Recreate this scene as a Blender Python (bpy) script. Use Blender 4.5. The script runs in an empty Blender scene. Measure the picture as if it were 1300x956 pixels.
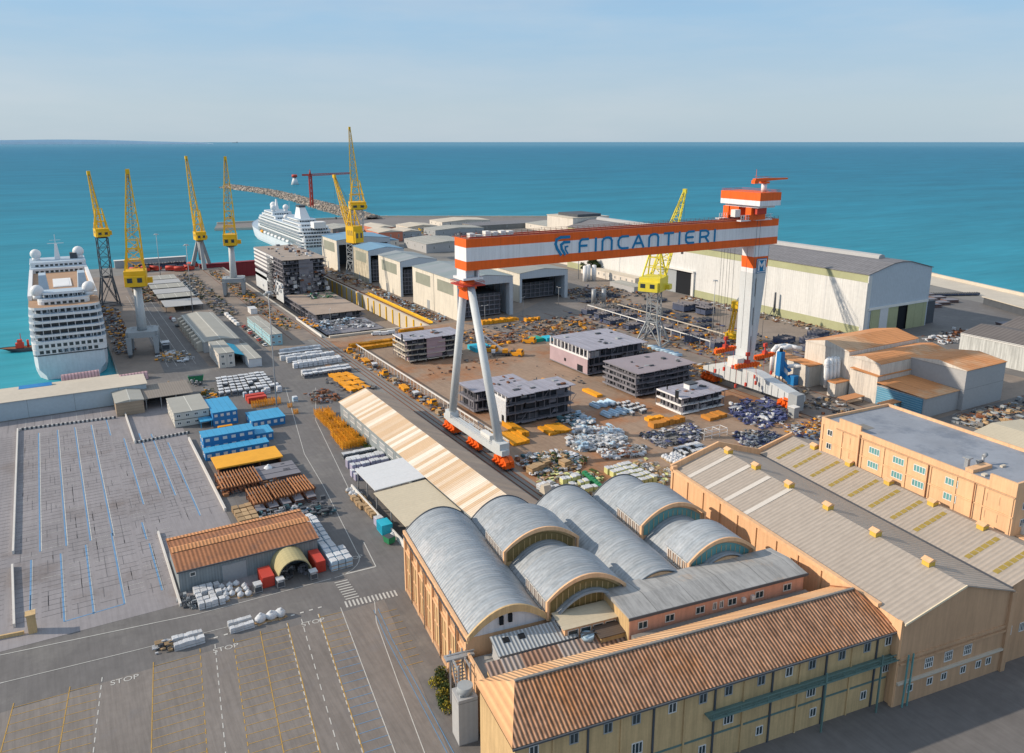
import bpy, math, random
from mathutils import Vector, Matrix
rnd = random.Random(11)
R = math.radians
SC = bpy.context.scene
COL = SC.collection

# ------------------------------------------------------------------ materials
MATS = {}
def mat(name, c, rough=.8, metal=0., var=.3, sc=.12, fine=.12, band=None, rib=None, rust=None, spec=.3, perobj=0., streak=None, lines=None, bumpd=0.):
    """c base colour; var large blotches; band=(axis, period, amount, colour2) per-sheet variation; rib=(axis, period, depth, bump) corrugation;
    rust=(colour, threshold, scale); streak=(axis stretched, amount); lines=(axis, period, width, dark)"""
    if name in MATS: return MATS[name]
    m = bpy.data.materials.new(name); m.use_nodes = True
    nt = m.node_tree; N = nt.nodes; L = nt.links
    b = N['Principled BSDF']
    b.inputs['Roughness'].default_value = rough; b.inputs['Metallic'].default_value = metal
    b.inputs['Specular IOR Level'].default_value = spec
    tc = N.new('ShaderNodeTexCoord'); co = tc.outputs['Object']
    def mth(op, a, bb=None, cc=None):
        n = N.new('ShaderNodeMath'); n.operation = op
        for i, v in enumerate((a, bb, cc)):
            if v is None: continue
            if isinstance(v, (int, float)): n.inputs[i].default_value = v
            else: L.new(v, n.inputs[i])
        return n.outputs[0]
    def noise(scale, detail=5, vec=None, rg=.6):
        n = N.new('ShaderNodeTexNoise'); n.inputs['Scale'].default_value = scale; n.inputs['Detail'].default_value = detail
        n.inputs['Roughness'].default_value = rg
        L.new(vec or co, n.inputs['Vector']); return n.outputs['Fac']
    def mulcol(col, fac):
        n = N.new('ShaderNodeMix'); n.data_type = 'RGBA'; n.blend_type = 'MULTIPLY'; n.inputs[0].default_value = 1
        L.new(col, n.inputs[6])
        cb = N.new('ShaderNodeCombineColor')
        for k in range(3): L.new(fac, cb.inputs[k])
        L.new(cb.outputs[0], n.inputs[7]); return n.outputs[2]
    def mixcol(col, c2, fac):
        n = N.new('ShaderNodeMix'); n.data_type = 'RGBA'
        L.new(fac, n.inputs[0]); L.new(col, n.inputs[6]); n.inputs[7].default_value = (*c2, 1); return n.outputs[2]
    rgb = N.new('ShaderNodeRGB'); rgb.outputs[0].default_value = (*c, 1); col = rgb.outputs[0]
    sep = N.new('ShaderNodeSeparateXYZ'); L.new(co, sep.inputs[0])
    ax = {'x': sep.outputs[0], 'y': sep.outputs[1], 'z': sep.outputs[2]}
    if band:
        a, per, amt, c2 = band
        q = mth('FLOOR', mth('DIVIDE', ax[a], per))
        wn = N.new('ShaderNodeTexWhiteNoise'); wn.noise_dimensions = '1D'; L.new(q, wn.inputs['W'])
        mr = N.new('ShaderNodeMapRange'); L.new(wn.outputs['Value'], mr.inputs[0]); mr.inputs[1].default_value = .2; mr.inputs[2].default_value = .9; mr.inputs[4].default_value = amt
        col = mixcol(col, c2, mr.outputs[0])
    if rust:
        rc, th, rs = rust
        n = noise(rs, 8, rg=.7)
        mr = N.new('ShaderNodeMapRange'); L.new(n, mr.inputs[0]); mr.inputs[1].default_value = th; mr.inputs[2].default_value = th + .12
        col = mixcol(col, rc, mr.outputs[0])
    v = noise(sc, 6)
    f = mth('MULTIPLY_ADD', v, var * 2, 1 - var)
    v2 = noise(sc * 14, 4)
    f = mth('MULTIPLY', f, mth('MULTIPLY_ADD', v2, fine * 2, 1 - fine))
    if streak:
        a, amt = streak
        mp = N.new('ShaderNodeMapping'); s = {'x': (.06, 1, 1), 'y': (1, .06, 1), 'z': (1, 1, .06)}[a]
        mp.inputs['Scale'].default_value = s; L.new(co, mp.inputs['Vector'])
        n = noise(1.1, 5, mp.outputs[0], .7)
        mr = N.new('ShaderNodeMapRange'); L.new(n, mr.inputs[0]); mr.inputs[1].default_value = .42; mr.inputs[2].default_value = .62
        f = mth('MULTIPLY', f, mth('MULTIPLY_ADD', mr.outputs[0], -amt, 1 + amt * .3))
    if rib:
        a, per, dep, bmp = rib
        s = mth('SINE', mth('MULTIPLY', ax[a], 2 * math.pi / per))
        f = mth('MULTIPLY', f, mth('MULTIPLY_ADD', s, dep, 1 - dep * .5))  # groove shade put into the colour along with the bump
        if bmp:
            bn = N.new('ShaderNodeBump'); bn.inputs['Distance'].default_value = bmp; L.new(s, bn.inputs['Height']); L.new(bn.outputs[0], b.inputs['Normal'])
    if lines:
        a, per, wd, dk = lines
        fr = mth('FRACT', mth('DIVIDE', ax[a], per))
        lt = mth('LESS_THAN', fr, wd)
        f = mth('MULTIPLY', f, mth('MULTIPLY_ADD', lt, -dk, 1))
    if perobj:
        oi = N.new('ShaderNodeObjectInfo')
        f = mth('MULTIPLY', f, mth('MULTIPLY_ADD', oi.outputs['Random'], perobj * 2, 1 - perobj))
    if bumpd:
        bn = N.new('ShaderNodeBump'); bn.inputs['Distance'].default_value = bumpd; L.new(v2, bn.inputs['Height']); L.new(bn.outputs[0], b.inputs['Normal'])
    L.new(mulcol(col, f), b.inputs['Base Color'])
    MATS[name] = m; return m

def simple(name, c, **k): return mat(name, c, **k)

# ------------------------------------------------------------------ mesh builder
class MB:
    def __init__(s): s.v = []; s.f = []; s.mi = []; s.sm = []
    def poly(s, pts, m=0, sm=False):
        i = len(s.v); s.v += [tuple(p) for p in pts]; s.f.append(tuple(range(i, i + len(pts)))); s.mi.append(m); s.sm.append(sm)
    def box(s, x0, x1, y0, y1, z0, z1, m=0, top=None):
        i = len(s.v)
        s.v += [(x0, y0, z0), (x1, y0, z0), (x1, y1, z0), (x0, y1, z0), (x0, y0, z1), (x1, y0, z1), (x1, y1, z1), (x0, y1, z1)]
        for k, q in enumerate(((0, 3, 2, 1), (4, 5, 6, 7), (0, 1, 5, 4), (1, 2, 6, 5), (2, 3, 7, 6), (3, 0, 4, 7))):
            s.f.append(tuple(i + a for a in q)); s.mi.append(top if (k == 1 and top is not None) else m); s.sm.append(False)
    def obox(s, cx, cy, cz, sx, sy, sz, rz=0, m=0, tilt=0):
        c, sn = math.cos(rz), math.sin(rz); i = len(s.v)
        for dz in (-.5, .5):
            for dx, dy in ((-.5, -.5), (.5, -.5), (.5, .5), (-.5, .5)):
                X, Y, Z = dx * sx, dy * sy, dz * sz + dx * sx * math.tan(tilt)
                s.v.append((cx + X * c - Y * sn, cy + X * sn + Y * c, cz + Z))
        for q in ((0, 3, 2, 1), (4, 5, 6, 7), (0, 1, 5, 4), (1, 2, 6, 5), (2, 3, 7, 6), (3, 0, 4, 7)):
            s.f.append(tuple(i + a for a in q)); s.mi.append(m); s.sm.append(False)
    def beam(s, p, q, w, h=None, m=0, w2=None, h2=None):
        h = h or w; w2 = w2 or w; h2 = h2 or (h if w2 == w else w2)
        p = Vector(p); q = Vector(q); d = (q - p)
        if d.length < 1e-6: return
        d.normalize(); up = Vector((0, 0, 1)) if abs(d.z) < .95 else Vector((0, 1, 0))
        a = d.cross(up).normalized(); b = a.cross(d).normalized(); i = len(s.v)
        for o, ww, hh in ((p, w, h), (q, w2, h2)):
            for u, t in ((-.5, -.5), (.5, -.5), (.5, .5), (-.5, .5)):
                s.v.append(tuple(o + a * u * ww + b * t * hh))
        for k in ((0, 3, 2, 1), (4, 5, 6, 7), (0, 1, 5, 4), (1, 2, 6, 5), (2, 3, 7, 6), (3, 0, 4, 7)):
            s.f.append(tuple(i + e for e in k)); s.mi.append(m); s.sm.append(False)
    def cyl(s, p, q, r, r2=None, n=12, m=0, cap=True):
        r2 = r if r2 is None else r2; p = Vector(p); q = Vector(q); d = (q - p).normalized()
        up = Vector((0, 0, 1)) if abs(d.z) < .95 else Vector((0, 1, 0))
        a = d.cross(up).normalized(); b = a.cross(d).normalized(); i = len(s.v)
        for o, rr in ((p, r), (q, r2)):
            for k in range(n):
                t = 2 * math.pi * k / n; s.v.append(tuple(o + a * math.cos(t) * rr + b * math.sin(t) * rr))
        for k in range(n):
            j = (k + 1) % n; s.f.append((i + k, i + n + k, i + n + j, i + j)); s.mi.append(m); s.sm.append(True)
        if cap:
            s.f.append(tuple(i + k for k in range(n))); s.f.append(tuple(i + n + k for k in range(n - 1, -1, -1))); s.mi += [m, m]; s.sm += [False, False]
    def ball(s, c, r, n=12, m=0, zs=1.):
        i = len(s.v); rings = n // 2
        for a in range(rings + 1):
            ph = math.pi * a / rings
            for k in range(n):
                t = 2 * math.pi * k / n; s.v.append((c[0] + r * math.sin(ph) * math.cos(t), c[1] + r * math.sin(ph) * math.sin(t), c[2] + r * zs * math.cos(ph)))
        for a in range(rings):
            for k in range(n):
                j = (k + 1) % n; s.f.append((i + a * n + k, i + (a + 1) * n + k, i + (a + 1) * n + j, i + a * n + j)); s.mi.append(m); s.sm.append(True)
    def prism(s, prof, a0, a1, axis='y', m=0, sm=False, caps=True, mcap=None, closed=True):
        """prof: list of (h, z); extruded along axis from a0 to a1"""
        n = len(prof); i = len(s.v)
        for a in (a0, a1):
            for h, z in prof: s.v.append((h, a, z) if axis == 'y' else (a, h, z))
        rng = range(n) if closed else range(n - 1)
        for k in rng:
            j = (k + 1) % n; q = (i + k, i + j, i + n + j, i + n + k)
            s.f.append(q if axis == 'y' else q[::-1]); s.mi.append(m); s.sm.append(sm)
        if caps:
            mc = m if mcap is None else mcap
            s.f.append(tuple(i + k for k in range(n))); s.f.append(tuple(i + n + k for k in range(n - 1, -1, -1))); s.mi += [mc, mc]; s.sm += [False, False]
    def lattice(s, p0, p1, w0, w1, n, r, m=0, br=None, d0=None, d1=None):
        """square lattice boom/tower from p0 to p1 with n panels"""
        p0 = Vector(p0); p1 = Vector(p1); d = (p1 - p0).normalized(); br = br or r * .6; d0 = d0 or w0; d1 = d1 or w1
        up = Vector((0, 0, 1)) if abs(d.z) < .9 else Vector((0, 1, 0))
        if abs(d.z) >= .9: up = Vector((0, 1, 0))
        a = d.cross(up).normalized(); b = a.cross(d).normalized()
        def P(k, c):
            t = k / n; o = p0.lerp(p1, t); w = w0 + (w1 - w0) * t; dd = d0 + (d1 - d0) * t
            u, v = ((-.5, -.5), (.5, -.5), (.5, .5), (-.5, .5))[c % 4]; return o + a * u * w + b * v * dd
        for c in range(4): s.beam(P(0, c), P(n, c), r, m=m)
        for k in range(n):
            for c in range(4):
                s.beam(P(k, c) if k % 2 == 0 else P(k, c + 1), P(k + 1, c + 1) if k % 2 == 0 else P(k + 1, c), br, m=m)
                s.beam(P(k + 1, c), P(k + 1, c + 1), br, m=m)
    def build(s, name, mats, parent=None, label=None, cat=None, group=None, kind=None, loc=None, rot=None):
        me = bpy.data.meshes.new(name); me.from_pydata(s.v, [], s.f)
        if not isinstance(mats, (list, tuple)): mats = [mats]
        for q in mats: me.materials.append(q)
        me.polygons.foreach_set('material_index', s.mi); me.polygons.foreach_set('use_smooth', s.sm); me.update()
        o = bpy.data.objects.new(name, me); COL.objects.link(o)
        if parent: o.parent = parent
        tag(o, label, cat, group, kind)
        if loc: o.location = loc
        if rot is not None: o.rotation_euler = (0, 0, rot)
        return o

def tag(o, label=None, cat=None, group=None, kind=None):
    if label: o['label'] = label
    if cat: o['category'] = cat
    if group: o['group'] = group
    if kind: o['kind'] = kind
def T(name, label, cat, loc=(0, 0, 0), rot=0, group=None):
    o = bpy.data.objects.new(name, None); COL.objects.link(o); o.location = loc; o.rotation_euler = (0, 0, rot); o.empty_display_size = 1
    tag(o, label, cat, group); return o
def kids(o): return [c for c in bpy.data.objects if c.parent is o]
KID = {}
def dup(o, loc, rot=None, label=None, group=None, scale=None, depth=0):
    """copy a thing with its parts and their sub-parts"""
    if depth == 0 and o.name not in KID: KID[o.name] = {p.name: kids(p) for p in [o] + kids(o)}
    c = o.copy(); COL.objects.link(c); c.location = loc
    if rot is not None: c.rotation_euler = (0, 0, rot)
    if label: c['label'] = label
    if group: c['group'] = group
    if scale: c.scale = scale
    K = KID[o.name]
    for ch in K[o.name]:
        d = ch.copy(); COL.objects.link(d); d.parent = c
        for g in K.get(ch.name, []):
            e = g.copy(); COL.objects.link(e); e.parent = d
    return c

# ------------------------------------------------------------------ palette
W = lambda v: (v, v, v)
m_asph = mat('asphalt', (.155, .15, .15), var=.3, sc=.03, fine=.18, streak=('y', .12), rust=((.19, .185, .18), .52, .05))
m_asph2 = mat('asphalt_worn', (.2, .182, .17), var=.3, sc=.04, fine=.18, streak=('y', .18), rust=((.18, .17, .17), .55, .07))
m_park = mat('car_park_paving', (.26, .25, .265), var=.28, sc=.035, fine=.12, rust=((.2, .18, .18), .55, .03), streak=('y', .12))
m_conc = mat('concrete', (.36, .34, .31), var=.2, sc=.08)
m_concd = mat('concrete_grey', (.215, .21, .2), var=.3, sc=.06)
m_concl = mat('concrete_pale', (.55, .5, .42), var=.2, sc=.05)
m_dirt = mat('rusty_yard', (.31, .225, .165), var=.35, sc=.03, fine=.25, rust=((.33, .165, .085), .49, .022), streak=('y', .15))
m_quay = mat('quay_paving', (.24, .2, .17), var=.35, sc=.04, fine=.2, rust=((.16, .14, .13), .52, .035))
m_line = mat('road_paint', (.5, .5, .48), var=.3, sc=.5)
m_liney = mat('yellow_paint', (.42, .27, .08), var=.3, sc=.5)
m_lineb = mat('blue_paint', (.13, .27, .46), var=.3, sc=.5)
m_lined = mat('dark_joint', (.165, .16, .17), var=.3, sc=.5)
m_steel = mat('galvanised_steel', (.35, .37, .39), rough=.5, metal=.3, var=.15)
m_dark = mat('dark_void', (.012, .015, .02), rough=.9, var=.2)
m_glass = mat('window_glass', (.03, .05, .06), rough=.15, spec=.6, var=.3, sc=.4)
m_teal = mat('teal_glass', (.12, .32, .33), rough=.3, spec=.5, var=.3, sc=.3)
m_white = mat('white_paint', (.74, .75, .76), rough=.5, var=.1)
m_frame = mat('white_frame', (.7, .7, .68), rough=.6, var=.1)
m_orange = mat('orange_paint', (.82, .13, .015), rough=.5, var=.15, sc=.2, lines=('x', 7.6, .01, .35), streak=('z', .1))
m_orw = mat('girder_white', (.74, .75, .78), rough=.5, var=.08, sc=.2, streak=('z', .12), lines=('x', 7.6, .01, .35))
m_yel = mat('crane_yellow', (.78, .47, .02), rough=.5, var=.15, sc=.3)
m_yel2 = mat('lime_yellow', (.72, .62, .06), rough=.5, var=.12, sc=.3)
m_yor = mat('stack_orange', (.75, .33, .02), rough=.6, var=.25, sc=.6, perobj=.15)
m_grey = mat('grey_paint', (.33, .36, .38), rough=.6, var=.15)
m_lgrey = mat('leg_paint', (.56, .6, .62), rough=.5, var=.1, sc=.1, streak=('z', .08))
m_dgrey = mat('dark_steel', (.075, .085, .1), rough=.6, var=.3, sc=.4)
m_rust = mat('rusty_steel', (.2, .085, .045), rough=.85, var=.4, sc=.5, perobj=.25)
m_red = mat('red_paint', (.5, .06, .04), rough=.6, var=.25, perobj=.15)
m_blue = mat('blue_cabin', (.03, .2, .47), rough=.55, var=.15, sc=.3, rib=('x', .4, .1, 0))
m_bluer = mat('blue_roof', (.06, .33, .58), rough=.5, var=.2, sc=.3, lines=('x', 2.4, .05, .35))
m_green = mat('green_paint', (.03, .22, .1), rough=.6, var=.2)
m_wrap = mat('white_wrap', (.66, .69, .73), rough=.45, var=.22, sc=.8, perobj=.12, bumpd=.2)
m_wrapb = mat('pale_blue_wrap', (.42, .58, .72), rough=.45, var=.2, sc=.8, perobj=.15)
m_lilac = mat('violet_primer', (.35, .35, .41), rough=.6, var=.25, sc=.15, rust=((.27, .2, .19), .6, .09), lines=('x', 2.7, .05, .25), streak=('y', .25))
m_pink = mat('pink_primer', (.42, .32, .35), rough=.7, var=.25, sc=.15)
m_prim = mat('grey_primer', (.2, .2, .23), rough=.7, var=.35, sc=.2)
m_wood = mat('timber', (.4, .28, .16), var=.3, sc=.5, perobj=.2)
m_peach = mat('peach_plaster', (.72, .45, .26), var=.16, sc=.12, fine=.06, streak=('z', .14))
m_peachd = mat('dark_peach_plaster', (.52, .33, .2), var=.16, sc=.1, fine=.06, streak=('z', .14))
m_salm = mat('salmon_plaster', (.66, .36, .26), var=.14, sc=.12, streak=('z', .12))
m_och = mat('ochre_plaster', (.56, .40, .21), var=.2, sc=.15, streak=('z', .2))
m_hroof = mat('grey_sheet_roof', (.39, .345, .30), rough=.7, var=.12, sc=.05, rib=('y', 1.15, .07, .05), band=('y', 4.6, .5, (.40, .355, .31)), streak=('x', .1))
m_vault = mat('vault_sheet', (.29, .33, .37), rough=.5, var=.3, sc=.06, rib=('y', .95, .07, .04), band=('y', .95, .6, (.37, .40, .43)), streak=('x', .25), spec=.5, rust=((.48, .49, .51), .6, .045))
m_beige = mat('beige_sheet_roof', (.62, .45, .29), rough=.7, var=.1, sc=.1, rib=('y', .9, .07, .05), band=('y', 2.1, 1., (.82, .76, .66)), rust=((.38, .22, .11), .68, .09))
m_beiged = mat('shaded_beige_roof', (.48, .37, .28), rough=.7, var=.15, sc=.1, rib=('y', .9, .1, .05), band=('y', 2.7, .7, (.36, .29, .24)))  # dimmer beige sheet, shade of the off-sun slope put into its colour
m_tile = mat('striped_roof_sheet', (.5, .28, .17), rough=.8, var=.18, sc=.1, rib=('x', .78, .5, .08), band=('x', 3.9, .45, (.4, .2, .12)), streak=('y', .5), rust=((.44, .2, .09), .52, .05))
m_tileb = mat('sunlit_roof_sheet', (.68, .39, .2), rough=.8, var=.15, sc=.08, rib=('x', 1.0, .12, .08), band=('x', 5.2, .6, (.74, .5, .3)))  # brighter sheet, sunlight on the rear and left slopes put into the colour
m_rroof = mat('rusty_sheet_roof', (.36, .16, .08), rough=.8, var=.35, sc=.12, fine=.3, rib=('x', 1.05, .25, .03), rust=((.26, .13, .08), .52, .18))
m_rroof2 = mat('orange_sheet_roof', (.58, .28, .13), rough=.8, var=.25, sc=.12, rib=('x', .9, .2, .05))
m_proof = mat('rust_stained_roof', (.60, .27, .11), rough=.8, var=.3, sc=.05, rust=((.62, .40, .24), .5, .03), rib=('y', 1.5, .06, .04), lines=('x', 11, .02, .5))
m_shed = mat('pale_shed_wall', (.66, .67, .66), rough=.6, var=.08, sc=.04, rib=('y', 1.6, .03, 0), band=('y', 5, .35, (.55, .57, .57)), streak=('z', .12))
m_shedx = mat('shaded_hall_wall', (.46, .52, .58), rough=.6, var=.08, sc=.04, rib=('x', 1.6, .03, 0))  # bluish shade of the faces turned from the sun put into the colour
m_shgr = mat('olive_trim', (.38, .4, .24), rough=.7, var=.2, sc=.05, lines=('x', 8, .03, .4))
m_shroof = mat('dark_shed_roof', (.19, .19, .205), rough=.7, var=.15, sc=.04, rib=('y', 2.4, .1, 0), lines=('x', 6.3, .035, -.6), streak=('x', .2))
m_hallw = mat('cream_hall_wall', (.68, .64, .55), rough=.7, var=.12, sc=.06, streak=('z', .18), lines=('y', 8, .01, .3))
m_hallr = mat('grey_blue_roof', (.3, .33, .35), rough=.6, var=.2, sc=.06, band=('y', 6, .5, (.2, .27, .27)))
m_hallb = mat('blue_hall_roof', (.17, .32, .46), rough=.6, var=.15, sc=.06)
m_hallc = mat('grey_green_roof', (.30, .31, .29), rough=.7, var=.15, sc=.06, lines=('y', 5, .03, .3))
m_pgrey = mat('plant_wall', (.4, .41, .42), rough=.7, var=.1, sc=.06, rib=('x', 1., .03, 0), lines=('z', 9, .02, .4))
m_plight = mat('plant_wall_light', (.64, .6, .54), rough=.7, var=.12, sc=.06, streak=('z', .2))
m_flat = mat('flat_felt_roof', (.27, .3, .35), rough=.8, var=.35, sc=.06, fine=.1, rust=((.19, .22, .27), .5, .07))
m_felt = mat('stained_felt_roof', (.33, .335, .335), rough=.8, var=.35, sc=.08, rust=((.46, .34, .24), .54, .07), lines=('x', 9, .02, .35), streak=('y', .3))
m_skyl = mat('yellow_skylight', (.33, .26, .07), rough=.6, var=.3, sc=.6, lines=('x', 2.4, .12, -1.0))
m_canv = mat('olive_canvas', (.42, .37, .2), rough=.8, var=.15, sc=.2, lines=('y', 1.2, .06, .3))
m_cream = mat('cream_sheet', (.55, .49, .37), rough=.7, var=.12, sc=.08, lines=('y', 1.3, .05, .2))
m_pale = mat('pale_sheet', (.62, .64, .66), rough=.6, var=.08, sc=.08, lines=('y', 6, .02, .15))
m_brownr = mat('brown_grey_roof', (.25, .225, .2), rough=.8, var=.2, sc=.08, rib=('x', 1, .08, 0))
m_gabr = mat('grey_cabin_roof', (.36, .36, .33), rough=.7, var=.15, sc=.1, lines=('x', 8, .035, -.7))
m_whw = mat('grey_green_sheet', (.24, .28, .30), rough=.7, var=.15, sc=.1, rib=('x', .7, .08, 0), streak=('z', .15))
m_corr = mat('silver_corrugated', (.4, .44, .47), rough=.5, var=.1, sc=.1, rib=('x', .8, .28, .08))
m_rock = mat('armour_stone', (.34, .3, .26), var=.3, sc=.2, fine=.3)
m_rockd = mat('block_wall', (.3, .31, .3), var=.3, sc=.1)
m_hull = mat('hull_white', (.66, .71, .76), rough=.4, var=.1, sc=.05, streak=('z', .1))
m_deck = mat('teak_deck', (.4, .26, .17), var=.2, sc=.2)
m_deckb = mat('pale_blue_deck', (.38, .48, .58), var=.15, sc=.1)
m_brick = mat('terracotta_wall', (.55, .2, .13), var=.15, sc=.1)
m_veg = mat('foliage', (.055, .085, .025), var=.5, sc=1.2, fine=.4, rough=.9)
m_vegd = mat('foliage_dark', (.03, .055, .02), var=.5, sc=1.2, fine=.4, rough=.9)
m_vegy = mat('flowering_foliage', (.3, .25, .03), var=.4, sc=1.5, fine=.4)
m_bark = mat('bark', (.1, .07, .05), var=.3)
m_logo = mat('logo_blue', (.01, .2, .42), rough=.5, var=.08)
m_cyan = mat('cyan_tarp', (.03, .45, .62), rough=.5, var=.15)
m_lime = mat('lime_wrap', (.6, .62, .28), rough=.5, var=.2, perobj=.2)
m_nblue = mat('indigo_plastic', (.07, .09, .22), rough=.5, var=.35, sc=.8, perobj=.3)
m_gatered = mat('dock_gate_red', (.25, .035, .045), rough=.6, var=.2, sc=.1, lines=('x', 4, .06, .3))
m_tyre = mat('tyre_rubber', (.02, .02, .022), rough=.9)

def text_mesh(name, body, size, m, parent=None, loc=(0, 0, 0), rot=(0, 0, 0), kind=None, extrude=.006):
    cu = bpy.data.curves.new(name, 'FONT'); cu.body = body; cu.size = size; cu.align_x = 'CENTER'; cu.extrude = extrude
    o = bpy.data.objects.new(name, cu); COL.objects.link(o); bpy.context.view_layer.update()
    me = bpy.data.meshes.new_from_object(o.evaluated_get(bpy.context.evaluated_depsgraph_get())); bpy.data.objects.remove(o); bpy.data.curves.remove(cu)
    me.materials.clear(); me.materials.append(m); o = bpy.data.objects.new(name, me); COL.objects.link(o); o.parent = parent; o.location = loc; o.rotation_euler = rot
    if kind: o['kind'] = kind
    return o
# ================================================================== SETTING
SEA = -3.0
def sheet(name, polys, m, z, kind='structure'):
    b = MB()
    for p in polys: b.poly([(x, y, z) for x, y in p])
    return b.build(name, m, kind=kind)
def rc(x0, x1, y0, y1): return [(x0, y0), (x1, y0), (x1, y1), (x0, y1)]

def extrude_land(name, polys, m, top, bot, mside):
    b = MB()
    for p in polys:
        b.poly([(x, y, top) for x, y in p], 0)
        n = len(p)
        for i in range(n):
            (x0, y0), (x1, y1) = p[i], p[(i + 1) % n]
            b.poly([(x0, y0, bot), (x1, y1, bot), (x1, y1, top), (x0, y0, top)], 1)
    return b.build(name, [m, mside], kind='structure')
land = [[(-500, -400), (20, -400), (20, 414), (-500, 414)],
        [(20, -400), (130, -400), (130, 745), (112, 795), (20, 795)],
        [(130, -400), (196, -400), (196, 441), (130, 441)],
        [(196, -400), (248, -400), (248, 755), (196, 755)],
        [(248, -400), (500, -400), (585, 200), (613, 310), (642, 400), (690, 989), (428, 1143), (394, 1046), (248, 1060)],
        [(186, 1101), (234, 1088), (394, 1046), (428, 1143), (200, 1160)]]
extrude_land('ground', land, m_concd, 0, -12, m_concl)

def sea_mat():
    m = bpy.data.materials.new('sea_water'); m.use_nodes = True; nt = m.node_tree; N = nt.nodes; L = nt.links; b = N['Principled BSDF']
    b.inputs['Roughness'].default_value = .5; b.inputs['Specular IOR Level'].default_value = .1
    tc = N.new('ShaderNodeTexCoord')
    ln = N.new('ShaderNodeVectorMath'); ln.operation = 'LENGTH'; L.new(tc.outputs['Object'], ln.inputs[0])
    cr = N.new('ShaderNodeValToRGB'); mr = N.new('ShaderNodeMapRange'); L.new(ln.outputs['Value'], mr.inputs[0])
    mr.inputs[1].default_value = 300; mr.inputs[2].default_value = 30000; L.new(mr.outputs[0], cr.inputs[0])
    e = cr.color_ramp.elements; e[0].position = 0; e[0].color = (.04, .31, .385, 1); e[1].position = 1; e[1].color = (.085, .25, .37, 1)  # far end pales, horizon haze painted into the water colour
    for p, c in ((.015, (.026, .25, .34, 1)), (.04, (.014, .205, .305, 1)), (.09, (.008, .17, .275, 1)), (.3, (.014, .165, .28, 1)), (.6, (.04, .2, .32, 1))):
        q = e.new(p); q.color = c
    mp = N.new('ShaderNodeMapping'); mp.inputs['Scale'].default_value = (.0035, .012, 1); mp.inputs['Rotation'].default_value = (0, 0, R(30)); L.new(tc.outputs['Object'], mp.inputs['Vector'])
    n = N.new('ShaderNodeTexNoise'); n.inputs['Scale'].default_value = 1; n.inputs['Detail'].default_value = 8; L.new(mp.outputs[0], n.inputs['Vector'])
    mp2 = N.new('ShaderNodeMapping'); mp2.inputs['Scale'].default_value = (.018, .09, 1); mp2.inputs['Rotation'].default_value = (0, 0, R(34)); L.new(tc.outputs['Object'], mp2.inputs['Vector'])
    n2 = N.new('ShaderNodeTexNoise'); n2.inputs['Scale'].default_value = 1; n2.inputs['Detail'].default_value = 5; L.new(mp2.outputs[0], n2.inputs['Vector'])
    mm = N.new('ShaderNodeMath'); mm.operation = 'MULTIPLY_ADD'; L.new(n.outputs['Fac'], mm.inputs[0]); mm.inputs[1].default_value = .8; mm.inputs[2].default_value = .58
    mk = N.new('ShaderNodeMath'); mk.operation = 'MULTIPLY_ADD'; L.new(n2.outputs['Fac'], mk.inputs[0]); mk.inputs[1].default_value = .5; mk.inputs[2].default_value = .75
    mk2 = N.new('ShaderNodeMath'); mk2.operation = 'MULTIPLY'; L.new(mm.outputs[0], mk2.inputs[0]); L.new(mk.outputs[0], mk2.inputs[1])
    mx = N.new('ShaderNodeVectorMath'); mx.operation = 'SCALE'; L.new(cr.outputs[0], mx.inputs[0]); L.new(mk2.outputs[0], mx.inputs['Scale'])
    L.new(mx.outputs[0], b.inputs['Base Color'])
    bn = N.new('ShaderNodeBump'); bn.inputs['Distance'].default_value = 1.2; bn.inputs['Strength'].default_value = .6; L.new(n2.outputs['Fac'], bn.inputs['Height']); L.new(bn.outputs[0], b.inputs['Normal'])
    return m
S = 220000
b = MB()
for p in (rc(-S, 130, -S, S), rc(196, S, -S, S), rc(130, 196, -S, 441), rc(130, 196, 751, S)): b.poly([(x, y, SEA) for x, y in p])
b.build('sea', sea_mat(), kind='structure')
# dry dock pit
b = MB(); b.box(130.02, 195.98, 441.02, 752, -11, -10, 0)
b.box(130.02, 131.5, 441, 752, -10, -.02, 1); b.box(194.5, 195.98, 441, 752, -10, -.02, 1); b.box(131.5, 194.5, 441.02, 442.5, -10, -.02, 1)
for y in range(450, 750, 12): b.box(193.9, 194.5, y, y + 1.2, -10, -.4, 2)
b.build('dry_dock', [m_quay, m_concl, m_yel], kind='structure')
b = MB(); b.box(112, 198, 751, 757, -10, 3.0, 0); b.box(112, 198, 750.4, 757.6, 3.0, 3.5, 1)
b.build('dock_gate', [m_gatered, m_gatered], label='dark red floating gate closing the seaward end of the dry dock', cat='dock gate')
# hills on the horizon
b = MB(); rr = random.Random(3); pts = []
for i in range(61):
    t = i / 60; az = R(-36 - 30 + t * 46); env = math.sin(math.pi * min(1, (1 - t) * 1.05)) ** .6 if t < 1 else 0
    h = 60 + env * (260 + 90 * math.sin(t * 9) + 60 * math.sin(t * 23 + 1) + rr.uniform(-15, 15)) * (1 - t * .55)
    pts.append((45000 * math.sin(az + R(30)), 45000 * math.cos(az + R(30)), h if t < 1 else 0))
for i in range(60):
    a, c = pts[i], pts[i + 1]
    b.poly([(a[0], a[1], SEA), (c[0], c[1], SEA), (c[0], c[1], c[2]), (a[0], a[1], a[2])])
    b.poly([(a[0], a[1], a[2]), (c[0], c[1], c[2]), (c[0] * 1.1, c[1] * 1.1, SEA), (a[0] * 1.1, a[1] * 1.1, SEA)])
b.build('hills', mat('hazy_hills', (.8, .92, 1.0), var=.05, sc=.0002), kind='structure')  # distance haze painted into the pale blue of the hills
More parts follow.
